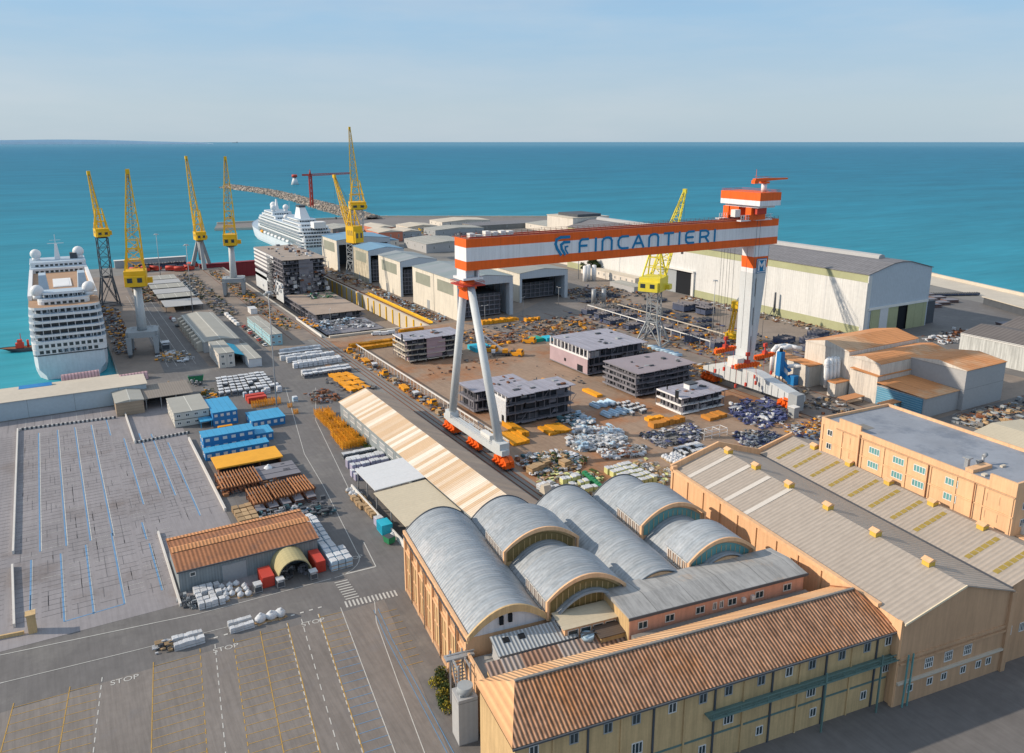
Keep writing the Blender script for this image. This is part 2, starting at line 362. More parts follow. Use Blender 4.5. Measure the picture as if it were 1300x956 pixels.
# rock breakwater: a stone ridge with individual boulders on it
path = [(410, 1120), (419, 1250), (424, 1390), (436, 1614), (440, 1800), (434, 1919), (418, 2040), (402, 2140)]
b = MB(); prof = [(-20, -5), (-7, 4), (7, 5), (20, -5)]
def along(path, t):
    k = min(int(t), len(path) - 2); f = t - k; a, c = path[k], path[k + 1]; return a[0] + (c[0] - a[0]) * f, a[1] + (c[1] - a[1]) * f
for k in range(len(path) - 1):
    a, c = path[k], path[k + 1]
    for j in range(3):
        b.poly([(a[0] + prof[j][0], a[1], prof[j][1]), (a[0] + prof[j + 1][0], a[1], prof[j + 1][1]), (c[0] + prof[j + 1][0], c[1], prof[j + 1][1]), (c[0] + prof[j][0], c[1], prof[j][1])])
b.build('breakwater', m_rock, kind='structure')
b = MB()
for i in range(2600):
    t = rnd.random() ** 1.5 * (len(path) - 1.001); x, y = along(path, t); o = rnd.uniform(-21, 21); z = 4.2 - max(0, abs(o) - 7) * .6
    s = rnd.uniform(1.5, 3.8); b.obox(x + o, y + rnd.uniform(-3, 3), z, s * 1.3, s, s * .9, rnd.random() * 3, 0, rnd.uniform(-.5, .5))
for i in range(1500):   # along the outer sea wall
    t = rnd.random()
    if rnd.random() < .55: x = 690 + (428 - 690) * t; y = 989 + (1143 - 989) * t + rnd.uniform(2, 14)
    else: x = 642 + (690 - 642) * t + rnd.uniform(2, 14); y = 400 + 589 * t
    s = rnd.uniform(1.5, 3.5); b.obox(x, y, -1.5 + rnd.uniform(-1, 1), s * 1.3, s, s, rnd.random() * 3, 0, rnd.uniform(-.5, .5))
b.build('breakwater_boulders', m_rock, kind='stuff', label='pale armour stone boulders heaped along the breakwater', cat='boulders')

# sheets on the land
sheet('asphalt_yard', [rc(-490, 112, -390, 411), rc(112, 128, -390, 184)], m_asph, .02)
sheet('asphalt_south', [rc(128.01, 490, -390, 180)], m_asph, .02)
sheet('car_park', [rc(-160, 36, 191, 366)], m_park, .05)
sheet('lower_car_park', [[(-130, 168), (-150, -40), (26, -63), (60.5, 168)]], m_asph2, .05)
sheet('quay', [rc(20.5, 129.5, 411, 744)], m_quay, .02)
sheet('quay_road', [[(40, 411), (61, 411), (58, 700), (46, 700)], [(84, 400), (95, 411), (92, 560), (88, 560)]], m_asph, .05)
sheet('work_yard', [rc(128, 262, 185, 440.8), rc(112.2, 128, 185, 410.8)], m_dirt, .02)
sheet('east_yard', [rc(262, 400, 180, 560), [(262, 560), (400, 560), (400, 640), (262, 640)]], m_quay, .03)
sheet('hall_apron', [rc(196.5, 262, 441, 750)], m_quay, .03)
sheet('apron_road', [[(228, 395), (330, 430), (400, 560), (390, 585), (300, 474), (256, 442), (216, 436)]], m_asph2, .06)
sheet('east_road', [[(396, 180), (545, 180), (560, 300), (590, 500), (480, 300), (396, 285)]], m_asph, .06)
sheet('promenade', [[(548, 180), (583, 180), (612, 310), (641, 400), (689, 985), (650, 985), (598, 372)]], m_concl, .08)
b = MB()
for a, c in (((585, 180), (613, 310)), ((613, 310), (642, 400)), ((642, 400), (690, 989)), ((690, 989), (428, 1143)), ((428, 1143), (200, 1160))):
    b.beam((a[0], a[1], 1), (c[0], c[1], 1), 2.2, 2.6)
b.build('sea_wall', m_concl, label='long pale concrete parapet running beside the open sea', cat='sea wall')
sheet('seawall_road', [[(250, 1058), (394, 1048), (640, 900), (688, 985), (428, 1138), (200, 1155)]], mat('seawall_asphalt', (.2, .19, .19), var=.2, sc=.02), .05)
sheet('yard_asphalt', [rc(36.2, 112, 191, 366)], m_asph, .035)

# ---- painted markings of the upper car park
b = MB(); z = .075
def ln(x0, y0, x1, y1, w, m): b.obox((x0 + x1) / 2, (y0 + y1) / 2, z, math.hypot(x1 - x0, y1 - y0), w, .012, math.atan2(y1 - y0, x1 - x0), m)
up = [-13.6, -7.2, -1.2, 4.6]; 
for x in up: ln(x, 345, x + .3, 238, .36, 1); ln(x + .4, 345, x + .7, 238, .24, 0)
for x, y0, y1 in ((10.3, 350, 328), (14.6, 322, 256), (20.2, 325, 262), (24.2, 322, 258), (28.6, 309, 239)): ln(x, y0, x + .2, y1, .4, 1); ln(x + .34, y0, x + .5, y1, .15, 0)
for x, y0, y1 in ((-15.4, 234, 198), (-8.4, 234, 197), (-2.2, 236, 197), (4.6, 240, 198), (13.4, 228, 200), (13, 243, 231)): ln(x, y0, x, y1, .4, 1); ln(x + .34, y0, x + .34, y1, .14, 0)
ln(-8.4, 197, 4.6, 198, .35, 1)
xs = [-20, -13.6, -7.2, -1.2, 4.6, 10, 14.8, 20.2, 24.4, 28.8, 35]
for k in range(len(xs) - 1):
    x0, x1 = xs[k] + .6, xs[k + 1] - .3; y = 344 if k < 5 else (320 if k < 9 else 306)
    while y > (200 if k < 7 else 240):
        if rnd.random() < .86: ln(x0, y, x1, y, .13, 2 if rnd.random() < .8 else 0)
        if rnd.random() < .42: xm = (x0 + x1) / 2 + rnd.choice((-1.3, 0, 1.3)); ln(xm, y, xm, y - 2.5 * rnd.choice((1, 2, 2, 3)), .13, 2)
        y -= 2.5
y = 362
for x in range(-150, 12, 3):
    ln(x, 351, x, 365, .12, 0 if x % 9 == 0 else 2)
for x0 in (-30, -41, -52, -63, -74, -85):
    ln(x0, 345, x0, 205, .2, 1 if x0 % 2 else 0)
    yy = 345
    while yy > 205: ln(x0, yy, x0 + 9, yy, .13, 2); yy -= 2.5
b.build('car_park_markings', [m_line, m_lineb, m_lined], kind='structure')

# ---- road markings
b = MB(); z = .075
ln(-120, 204, -20, 189.5, .25, 0); ln(-20, 189.5, 20, 184.5, .25, 0); ln(20, 184.5, 52, 184, .2, 0)
ln(-100, 186, -20, 178.5, .3, 0); ln(-20, 178.5, 6, 176.5, .2, 0); ln(6, 176.5, 33, 175, .15, 0)
ln(62.5, 194, 67.5, 240, .2, 0); ln(67.5, 240, 70, 272, .2, 0); ln(70, 272, 85, 356, .2, 0); ln(74.4, 237, 84, 305, .2, 0); ln(84, 305, 97, 349, .2, 0); ln(73.5, 225, 74.4, 237, .2, 0)
ln(55.6, 184.4, 64.3, 184, .5, 0); ln(64.3, 184, 66.1, 198.5, .25, 0)
for i in range(8):
    a = R(-90 + i * 12); a2 = R(-90 + (i + 1) * 12)
    ln(53 + 9.5 * math.cos(a), 193.5 + 9.5 * math.sin(a), 53 + 9.5 * math.cos(a2), 193.5 + 9.5 * math.sin(a2), .2, 0)
for i in range(14): ln(51.5 + i * .95, 169.2 - i * .1, 51.8 + i * .95, 172 - i * .1, .45, 0)     # zebra
for i in range(8): ln(52.2, 172.8 + i * 1.25, 55.6, 172.6 + i * 1.25, .4, 0)
for i in range(12): ln(21 + i * 2.2, 172.6, 21.9 + i * 2.2, 172.6, .5, 0)
ca, sa = math.cos(R(7)), math.sin(R(7))
def LP(x, y): return x + (y - 170) * .125, y       # rows lean with the lower blocks
def row(x, y0, y1, w, m, dash=0):
    if not dash: (a, c), (d, e) = LP(x, y0), LP(x, y1); ln(a, c, d, e, w, m); return
    y = y0
    while y > y1: (a, c), (d, e) = LP(x, y), LP(x, max(y1, y - dash)); ln(a, c, d, e, w, m); y -= dash * 1.8
for x, m_, d in ((17.6, 3, 1.5), (20.8, 0, 1.5), (24.8, 3, 1.2), (30.8, 3, 0), (36.9, 0, 1.3), (37.1, 3, 0), (40.4, 0, 2), (44.4, 0, 1.3), (44.6, 3, 0), (50, 0, 0), (8, 3, 0), (-2, 0, 1.5), (-8, 3, 0), (-18, 3, 0), (-28, 0, 1.5), (-38, 3, 0)):
    row(x, 170, 60, .2, m_, d)
for x0, x1, c in ((24.9, 30.8, 3), (30.9, 36.9, 3), (44.6, 50, 3), (8, 17.6, 3), (-8, -2.5, 3), (-18, -8, 3), (-38, -28.5, 3), (-50, -38, 3)):
    y = 168.5
    while y > 66:
        (a, e), (d, f) = LP(x0, y), LP(x1, y - .5); cc = 1 if (x0 > 44 and y < 155) else c
        ln(a, e, d, f, .13, cc); y -= 2.6
for k in range(2): (a, c), (d, e) = (56.6 + k * 1.1, 165), (53.8 + k * 1.1, 100); ln(a, c, a - 1.6, 152, .14, 1); ln(a - 1.6, 152, d - 3, e, .14, 1)
ln(58.3, 169, 55.4, 160, .18, 0); ln(55.4, 160, 51.6, 137, .18, 0); ln(51.6, 137, 45, 95, .18, 0)
for i in range(9):
    ln(57.4 - i * .33, 163 - i * 2.7, 61.6 - i * .33, 162.6 - i * 2.7, .13, 3)
for x in (43, 47, 51, 56): ln(x, 420, x - .6, 640, .15, 0)
ln(88, 420, 86, 560, .15, 0)
b.build('road_markings', [m_line, m_lineb, m_lined, m_liney], kind='structure')
def ground_text(s, x, y, size, rz, m=m_line, name='road_word'):
    text_mesh(name, s, size, m, None, (x, y, .09), (0, 0, rz), 'structure')
for x, y, rz in ((60.5, 190.5, R(0)), (42.4, 166.6, R(-3)), (22.6, 166.6, R(-3)), (2, 166, R(-3))): ground_text('STOP', x, y, 2.3, rz)

# kerbs and low walls of the car park: each is a thing
def lowwall(pts, w, h, m, label, name='low_wall', cat='low wall'):
    b = MB()
    for a, c in zip(pts[:-1], pts[1:]): b.beam((a[0], a[1], h / 2), (c[0], c[1], h / 2), w, h)
    return b.build(name, m, label=label, cat=cat)
m_kerb = mat('white_kerb', (.62, .6, .57), var=.15, sc=.3)
lowwall([(-20.6, 352), (-19.6, 240)], .5, 1.1, m_kerb, 'long white wall dividing the upper car park in two')
lowwall([(-19.6, 232), (-18.5, 200)], .5, 1.1, m_kerb, 'short white wall near the yellow gate post of the car park')
lowwall([(36, 308), (36, 238)], .6, 1.2, m_kerb, 'white wall between car park and rusty steel stacks')
lowwall([(17.6, 355), (17.8, 314)], .5, 1.2, m_kerb, 'white wall beside the brown cabin at the car park corner')
lowwall([(16.4, 233), (16.4, 190), ], .5, .9, m_kerb, 'white wall along the left side of the rusty roofed warehouse')
def barrier(pts, label, n):
    b = MB(); k = 0
    for a, c in zip(pts[:-1], pts[1:]):
        for i in range(n):
            p = (a[0] + (c[0] - a[0]) * i / n, a[1] + (c[1] - a[1]) * i / n); q = (a[0] + (c[0] - a[0]) * (i + .9) / n, a[1] + (c[1] - a[1]) * (i + .9) / n)
            b.beam((p[0], p[1], .45), (q[0], q[1], .45), .6, .9, m=i % 2)
    b.build('barrier', [m_kerb, m_dgrey], label=label, cat='barrier')
barrier([(-20, 352), (14, 349)], 'black and white block barrier across the top of the car park', 44)
barrier([(17.6, 314), (37.4, 315.6)], 'black and white block barrier under the white two storey cabin', 28)
b = MB(); b.box(-15.6, -13.9, 195.2, 197.2, 0, 4.6, 0); b.box(-15.8, -13.7, 195, 197.4, 4.6, 4.9, 0)
b.build('gate_post', m_och, label='squat yellow gate post at the corner of the car park', cat='gate post')
b = MB(); b.beam((-60, 202, .45), (-16.5, 196, .45), .5, .9); b.build('low_wall', m_och, label='low ochre wall running left from the yellow gate post', cat='low wall')

# crane rails
b = MB()
for x in (123.2, 125.4, 127.4): b.box(x, x + .35, 186, 441, .03, .16)
for x in (258, 262): b.box(x, x + .35, 190, 436, .04, .16)
for x in (291, 276): b.box(x, x + .35, 200, 436, .04, .16)
for x in (112, 126, 204, 211): b.box(x, x + .3, 446, 744, .03, .14)
b.build('crane_rails', m_rust, kind='structure')
sheet('rail_strip', [rc(119.5, 129.5, 186, 441)], m_concd, .026)
sheet('shed_side_lane', [rc(115, 119.4, 186, 441)], m_asph, .03)

b = MB(); b.box(70, 240, 38, 41, 0, .16, 0); b.build('pavement', m_concd, kind='structure', rot=R(-7.5), loc=(0, 28, 0))
# ================================================================== NEAR BUILDINGS (rotated block)
CL = (61, 123, 0); CR = R(-7.5)
def wmesh(mb, face, u, z, w, h, at, pr=.12, nx=2, nz=1, mf=0, mg=1):
    """window: face 'x-','x+','y-','y+'; at = plane coordinate; u = centre along the face"""
    sgn = -1 if face[1] == '-' else 1
    def bx(u0, u1, z0, z1, d0, d1, m):
        a0, a1 = sorted((at + sgn * d0, at + sgn * d1))
        if face[0] == 'x': mb.box(a0, a1, u0, u1, z0, z1, m)
        else: mb.box(u0, u1, a0, a1, z0, z1, m)
    f = .16
    bx(u - w / 2 + f, u + w / 2 - f, z - h / 2 + f, z + h / 2 - f, -.02, .03, mg)
    bx(u - w / 2, u + w / 2, z - h / 2, z - h / 2 + f, -.02, pr, mf); bx(u - w / 2, u + w / 2, z + h / 2 - f, z + h / 2, -.02, pr, mf)
    bx(u - w / 2, u - w / 2 + f, z - h / 2 + f, z + h / 2 - f, -.02, pr, mf); bx(u + w / 2 - f, u + w / 2, z - h / 2 + f, z + h / 2 - f, -.02, pr, mf)
    for i in range(1, nx): q = u - w / 2 + w * i / nx; bx(q - .07, q + .07, z - h / 2 + f, z + h / 2 - f, -.01, pr - .03, mf)
    for i in range(1, nz): q = z - h / 2 + h * i / nz; bx(u - w / 2 + f, u + w / 2 - f, q - .06, q + .06, -.01, pr - .04, mf)
def window(parent, face, u, z, w, h, at, nx=2, nz=1, mf=None, mg=None, name='window'):
    b = MB(); wmesh(b, face, u, z, w, h, at, nx=nx, nz=nz); return b.build(name, [mf or m_frame, mg or m_glass], parent)

# ---- barrel vaulted workshop
t = T('vaulted_workshop', 'long peach workshop roofed with four grey barrel vaults and raised window bays', 'workshop', CL, CR)
H = 16; PW = 17.5; Y1 = 46.5
def arc(x0, x1, z, rise, n=18): return [(x0 + (x1 - x0) * i / n, z + rise * (1 - (2 * i / n - 1) ** 2)) for i in range(n + 1)]
b = MB(); b.box(.1, 70, 0, Y1, 0, H - .3, 0)
for k in range(4):
    p = arc(k * PW + .3, k * PW + PW - .3, H - .35, 4.6); b.prism(p, .0 if k == 0 else .1, Y1 - .02, 'y', 1 if k == 0 else 0)
b.build('wall', [m_peach, m_orw], t)
# facade relief of the long left side: pilasters, cornice, panels and tall recesses
b = MB(); b.box(-.5, .1, -1, Y1 + .5, H - .2, H + .5, 0); b.box(-.3, .1, 0, Y1, 11.2, 11.7, 0); b.box(-.35, .1, -1, Y1, 0, 1, 1)
for i in range(9): y = .4 + i * 5.75; b.box(-.45, .1, y - .45, y + .45, 0, H - .2, 0)
b.build('facade_relief', [m_peach, m_peachd], t)
for i in range(8):
    y = 3.3 + i * 5.75
    q = MB(); q.box(-.02, .05, y - 1.6, y + 1.6, 1.4, 10.6, 1); q.box(-.2, .06, y - .12, y + .12, 1.4, 10.6, 0); q.box(-.16, .06, y - 1.6, y + 1.6, 6.3, 6.7, 0); q.box(-.18, .06, y - 1.9, y - 1.6, 1.2, 10.8, 0); q.box(-.18, .06, y + 1.6, y + 1.9, 1.2, 10.8, 0); q.box(-.2, .06, y - 1.9, y + 1.9, 10.8, 11.1, 0)
    q.build('window', [m_peach, m_och], t)
    q = MB(); wmesh(q, 'x-', y, 13.6, 2.6, 2, -.0, nx=3); q.build('window', [m_peach, m_peachd], t)
b = MB()
for x in (.1, -.1): pass
b.beam((-.7, -.5, H - .4), (-.7, Y1, H - .4), .25, .25)
for y in (5.8, 17, 29, 40): b.beam((-.62, y, .2), (-.62, y, H - .4), .16, .16)
b.build('gutter', m_dgrey, t)
for k in range(4):
    x0, x1 = k * PW, k * PW + PW
    o = arc(x0 + .05, x1 - .05, H, 4.9, 22); i_ = arc(x0 + .05, x1 - .05, H - .3, 4.9, 22)
    b = MB(); b.prism(o + i_[::-1], -.45 if k == 0 else -2 if k == 1 else 0, Y1 + .4, 'y', 0, sm=False)
    b.build('vault', m_vault, t)
    b = MB(); b.prism(arc(x0 + .02, x1 - .02, H + .14, 4.95, 22) + arc(x0 + .02, x1 - .02, H - .4, 4.9, 22)[::-1], Y1 + .35, Y1 + .75, 'y', 0); b.build('verge', m_dgrey, t)
b = MB(); b.prism(arc(-.4, PW + .2, H + .5, 4.9, 22) + arc(-.4, PW + .2, H - .9, 4.7, 22)[::-1], -.9, -.46, 'y', 0); b.build('verge', m_och, t)
b = MB(); b.box(6.6, 7.4, -.5, -.05, 17.2, 19.0, 0); b.box(8.5, 9.3, -.5, -.05, 17.4, 19.2, 0); b.build('vent', m_dark, t)
def raised(x0, x1, y0, y1, teal):
    b = MB(); zt = 20
    b.box(x0 + .3, x1 - .3, y0 + .3, y1 - .3, H - .2, zt - .2, 0)
    b.prism(arc(x0 + .3, x1 - .3, zt - .25, 3.9), y0 + .3, y1 - .3, 'y', 0)
    o = b.build('raised_bay', m_och if not teal else m_peach, t)
    r = MB(); r.prism(arc(x0 - .1, x1 + .1, zt + .25, 4.2, 20) + arc(x0 - .1, x1 + .1, zt - .1, 4.15, 20)[::-1], y0 - .3, y1 + .3, 'y', 0); r.build('bay_roof', m_vault, o)
    r = MB(); r.prism(arc(x0 - .25, x1 + .25, zt + .4, 4.2, 20) + arc(x0 - .25, x1 + .25, zt - .4, 4.1, 20)[::-1], y0 - .7, y0 - .3, 'y', 0)
    r.box(x0 - .2, x0 + .25, y0 - .6, y0 + .2, H, zt, 0); r.box(x1 - .25, x1 + .2, y0 - .6, y0 + .2, H, zt, 0); r.build('bay_verge', m_peach, o)
    n = int((y1 - y0) / 2.0)
    for i in range(n):
        y = y0 + .7 + (i + .5) * (y1 - y0 - 1.4) / n; r = MB(); wmesh(r, 'x-', y, 18.2, 1.7, 3.1, x0 + .3, pr=.3, nx=2); r.build('bay_window', [m_frame, m_peachd], o)
    r = MB(); w = x1 - x0 - 2
    p = arc(x0 + 1, x1 - 1, zt - .3, 3.2, 18); p2 = [(x0 + 1, H + 3.2 if teal else H + 1.6), (x1 - 1, H + 3.2 if teal else H + 1.6)]
    r.prism(p + [(x1 - 1, H + 1.2), (x0 + 1, H + 1.2)], y0 + .2, y0 + .35, 'y', 0)
    for i in range(1, 12): xx = x0 + 1 + w * i / 12; r.box(xx - .06, xx + .06, y0 + .12, y0 + .22, H + 1.2, zt + 2.9 * (1 - (2 * i / 12 - 1) ** 2) - .5, 1)
    r.build('bay_glazing', [m_teal if teal else mat('ochre_glazing', (.2, .15, .06), rough=.4, var=.4, sc=.4), m_och], o)
raised(16.3, 34.8, 21.5, 34, False); raised(16.8, 34.5, -.5, 11, False); raised(51.6, 69.8, 20.5, 32.8, True); raised(52, 69.5, 1.4, 10.4, True)
# glazed annex in front of the second bay
b = MB(); b.box(18.2, 30, -6, -.6, 10, 16.9, 0); b.build('annex_wall', m_peach, t)
b = MB(); b.poly([(17.6, -6.5, 17.0), (30.4, -6.5, 17.0), (30.4, -.9, 17.5), (17.6, -.9, 17.5)]); b.poly([(17.6, -6.5, 16.9), (17.6, -6.5, 17.0), (30.4, -6.5, 17.0), (30.4, -6.5, 16.9)][::-1]); b.build('annex_roof', m_cream, t)
for i in range(4): window(t, 'y-', 20 + i * 2.8, 15, 2.4, 2.6, -6, nx=1, name='annex_window')
window(t, 'x-', -3.4, 15, 2.6, 2.6, 18.2, nx=1, name='annex_window')
# low court in front of the first vault
b = MB(); b.box(.1, 17.4, -8.8, -.95, 0, 11.8, 0, top=1); b.build('court_building', [m_peach, m_felt], t)
b = MB(); b.box(-.4, .05, -9.5, -.95, 0, 13.2, 0); b.build('court_wall', m_peach, t)

# corrugated silver roofed hut, brown roofed hut
t = T('tin_roofed_hut', 'narrow hut with silver corrugated roof and two black skylights below the first vault', 'hut', CL, CR)
b = MB(); b.box(4.2, 20.3, -6.4, -2.3, 11.9, 14.8, 0); b.build('wall', m_pgrey, t)
b = MB(); b.prism([(-6.8, 14.9), (-2, 16.2), (-2, 16.35), (-6.8, 15.05)], 3.8, 20.8, 'x', 0); b.build('roof', m_corr, t)
for x in (6, 9.3):
    b = MB(); b.prism([(-4.2, 15.8), (-3.1, 16.1), (-3.1, 16.25), (-4.2, 15.95)], x, x + 1.3, 'x', 0); b.build('skylight', m_dark, t)
t = T('brown_roofed_hut', 'small yellow hut with dark brown roof against the salmon building', 'hut', CL, CR)
b = MB(); b.box(24.6, 30.8, -9.2, -6.3, 11, 15.3, 0); b.build('wall', m_och, t)
b = MB(); b.prism([(-9.6, 15.3), (-6.2, 15.8), (-6.2, 15.95), (-9.6, 15.45)], 24.2, 31.4, 'x', 0); b.build('roof', mat('dark_brown_roof', (.11, .085, .07), var=.2, rib=('y', .5, .1, 0)), t)
t = T('dish_tank', 'round white tank on the roof court beside the brown roofed hut', 'tank', CL, CR)
b = MB(); b.cyl((22.6, -7.3, 14.4), (22.6, -7.3, 15.4), 1.3, n=16); b.build('drum', m_wrapb, t)
b = MB(); b.beam((21, -8, 15.8), (24.4, -7, 15.8), .2); b.beam((21, -7, 15.9), (24.2, -8.2, 15.9), .2); b.build('bracket', m_dgrey, t)
t = T('lean_to', 'low ribbed brown and white lean-to roof in front of the tiled building', 'lean-to', CL, CR)
b = MB(); b.box(1.2, 31, -10.2, -7.6, 8, 13.6, 0); b.build('wall', m_och, t)
b = MB(); b.prism([(-10.3, 13.6), (-7.1, 14.6), (-7.1, 14.75), (-10.3, 13.75)], .8, 31.4, 'x', 0); b.build('roof', mat('ribbed_lean_to_sheet', (.42, .36, .33), var=.2, sc=.2, rib=('x', 1., .4, .08), band=('x', 4, .9, (.36, .2, .13))), t)

# ---- salmon flat roofed building
t = T('salmon_building', 'salmon walled building with stained flat felt roof in front of the vaults', 'building', CL, CR)
b = MB(); b.box(30, 73.4, -10.8, .2, 0, 19.4, 0); b.build('wall', m_salm, t)
b = MB(); b.box(29.9, 30.1, -10.7, .1, 6, 19.35, 0); b.build('side_wall', m_och, t)
b = MB(); b.prism([(-11.3, 19.5), (-5.3, 20.2), (.7, 19.5), (.7, 19.35), (-11.3, 19.35)], 29.5, 73.9, 'x', 0); b.build('roof', m_felt, t)
b = MB(); b.box(29.4, 74, -11.5, -11.3, 19.0, 19.6, 0); b.build('gutter', m_dgrey, t)
for i, (x, w_) in enumerate(((33, 2.2), (39.3, 2.2), (46.6, 2.2), (50.2, 1), (51.9, 1), (54.6, 2.2), (61.6, 2.2), (69, 2.2))): window(t, 'y-', x, 17, w_, 1.7, -10.8, nx=2)
for x in (57.3, 59.6): 
    b = MB(); b.box(x - .4, x + .4, -11.5, -10.8, 16.5, 17.4, 0); b.build('air_conditioner', m_frame, t)
for y, z in ((-3, 16), (-8, 13.5)): window(t, 'x-', y, z, 1.8, 2.4, 29.9, nx=1)
b = MB(); b.box(28.5, 29.88, -5.5, -3, 13.8, 14.4, 0); b.box(28.5, 29.88, -5.5, -3, 12.4, 12.6, 0); b.build('door_canopy', m_frame, t)
b = MB(); b.box(30, 73.4, -13.4, -11.6, 0, 15.9, 0); b.build('ledge', m_concd, t)

# ---- striped roof building in the foreground
t = T('striped_roof_building', 'long ochre building with brown ribbed hipped roof at the bottom of the picture', 'building', CL, CR)
xL, xR = -3.5, 79.0; yb, yr, yf = -13.6, -21.4, -31.2; ze, zr = 16.6, 20.8
b = MB(); b.box(xL + .8, xR - .8, yf + .8, yb - .6, 0, ze - .1, 0); b.build('wall', m_och, t)
b = MB(); hx = 4.5
b.poly([(xL, yf, ze), (xR, yf, ze), (xR - hx * .55, yr, zr), (xL + hx, yr, zr)], 0)
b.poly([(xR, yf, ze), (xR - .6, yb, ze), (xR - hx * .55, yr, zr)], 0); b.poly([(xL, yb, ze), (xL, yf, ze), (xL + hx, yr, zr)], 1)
b.poly([(xR, yf, ze - .2), (xL, yf, ze - .2), (xL, yb, ze - .2), (xR, yb, ze - .2)], 0)
b.poly([(xL, yf, ze - .2), (xR, yf, ze - .2), (xR, yf, ze), (xL, yf, ze)], 0)
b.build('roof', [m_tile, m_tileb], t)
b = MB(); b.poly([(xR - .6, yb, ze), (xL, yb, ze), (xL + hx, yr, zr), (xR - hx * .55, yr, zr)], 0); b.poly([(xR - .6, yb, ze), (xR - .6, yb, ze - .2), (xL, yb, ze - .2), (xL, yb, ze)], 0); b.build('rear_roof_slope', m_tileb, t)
b = MB(); b.beam((xL + hx, yr, zr + .1), (xR - hx * .55, yr, zr + .1), .5, .3); b.build('ridge', m_concd, t)
b = MB(); b.beam((xR, yf, ze + .1), (xR - hx * .55, yr, zr + .1), .35, .25); b.beam((xR - hx * .55, yr, zr + .1), (xR - .6, yb, ze + .1), .35, .25); b.build('verge', m_rroof, t)
b = MB(); b.beam((xL, yf - .2, ze - .25), (xR, yf - .2, ze - .25), .3, .3); b.build('gutter', m_dgrey, t)
for i in range(13):
    x = 1 + i * 6.4
    q = MB(); q.box(x + 2.9, x + 3.25, yf + .55, yf + .82, 0, ze - .2, 0); q.build('pilaster', m_dgrey if i % 2 else m_och, t)
    window(t, 'y-', x + (.5 if i % 3 else -.4), 14.2, 1.7, 2.1, yf + .8, nx=2, mf=m_grey if i % 4 else m_frame)
    if i % 3 == 0: window(t, 'y-', x, 8.2, 2.2, 2.4, yf + .8, nx=3)
    if i % 2: window(t, 'y-', x + 1, 3.2, 1.6, 2.0, yf + .8, nx=2)
b = MB()
for z in (11.2, 11.9): b.beam((34, yf - .9, z), (xR + 1, yf - .9, z), .14, .14)
b.box(34, xR, yf - 1.3, yf + .79, 10.7, 10.95, 0)
for i in range(16): x = 34.5 + i * 3; b.beam((x, yf - 1.2, 10.7), (x, yf - 1.2, 12), .1)
for x in (60, 74): b.box(x, x + .3, yf - 1.3, yf - 1, 0, 13, 0)
b.box(xL + 1, xR - 1, yf + .7, yf + .79, 5.6, 6.0, 0); b.build('catwalk', mat('weathered_green', (.12, .2, .19), var=.3, sc=.3), t)
# tank cluster at the left front corner
t = T('cooling_unit', 'grey rooftop cooling unit beside the peach facade corner', 'cooling unit', CL, CR)
b = MB(); b.box(-5.2, -1.4, -9.4, -5.4, 0, 9.8, 0); b.build('housing', m_pgrey, t)
b = MB(); b.cyl((-3.2, -7.4, 9.8), (-3.2, -7.4, 11.4), 1.5, n=16); b.box(-4.6, -2, -8.6, -6.2, 9.8, 10.3, 0); b.build('fan_drum', m_grey, t)
t = T('round_tank', 'grey round topped tank beside the cooling unit', 'tank', CL, CR)
b = MB(); b.cyl((1, -11.6, 0), (1, -11.6, 9.4), 1.5, n=18); b.ball((1, -11.6, 9.4), 1.5, 14, zs=.5); b.build('shell', m_steel, t)
t = T('external_stair', 'steel stair tower at the corner of the peach facade', 'stairs', CL, CR)
b = MB()
for i in range(14): b.box(-3.4, -1.2, -4.4 + i * .33, -4.1 + i * .33, 5 + i * .5, 5.1 + i * .5, 0)
b.build('tread', m_steel, t)
b = MB()
for x in (-3.5, -1.1):
    for y in (-4.6, .4): b.beam((x, y, 0), (x, y, 13.6), .3)
    b.beam((x, -4.6, 6), (x, .4, 13), .25); b.beam((x, -4.6, 12.6), (x, .4, 12.6), .3)
b.box(-4.8, 1, -1.2, .6, 12.4, 12.8, 0); b.beam((-4.8, -1.2, 13.8), (.9, -1.2, 13.8), .2)
b.build('stair_frame', m_steel, t)

# ---- two big gable halls
t = T('gable_hall', 'big tan gable hall with grey sheet roof and pale skylight strips', 'hall', CL, CR)
x0, x1, ya, yb = 78.6, 109.5, -32.5, 47.5; ze, zr = 19.2, 24.0; xm = (x0 + x1) / 2
b = MB(); b.box(x0, x1, ya, yb, 0, ze - .15, 0); b.prism([(x0, ze - .15), (x1, ze - .15), (xm, zr - .2)], ya, yb, 'y', 0); b.build('wall', m_peachd, t)  # gable shade put into this darker plaster, the sun side wears peach
b = MB(); b.box(x0 - .12, x0, ya - .0, yb, 0, ze - .1, 0)
for i in range(12): y = ya + .5 + i * 7.2; b.box(x0 - .45, x0 - .1, y - .4, y + .4, 0, ze + .2, 0)
b.box(x0 - .6, x0 + .5, ya + 6, yb + .4, ze - .1, ze + .75, 0); b.box(x0 - .6, x0 + .9, yb - 1, yb + .6, ze, ze + 1.6, 0)
b.prism([(x0 - .6, ze), (xm, zr), (x1, ze), (x1, ze + 1.7), (xm, zr + 1.6), (x0 - .6, ze + 1.7)], yb, yb + .6, 'y', 0)
b.build('parapet', m_peach, t)
b = MB(); b.poly([(x0 - .2, ya - .4, ze), (xm, ya - .4, zr), (xm, yb, zr), (x0 - .2, yb, ze)][::-1][::-1]); b.poly([(xm, ya - .4, zr), (x1, ya - .4, ze), (x1, yb, ze), (xm, yb, zr)])
b.prism([(x0 - .3, ze - .25), (xm, zr - .25), (x1, ze - .25), (x1, ze - .03), (xm, zr - .03), (x0 - .3, ze - .03)], ya - .45, ya - .39, 'y', 0)
b.build('roof', m_hroof, t)
b = MB()
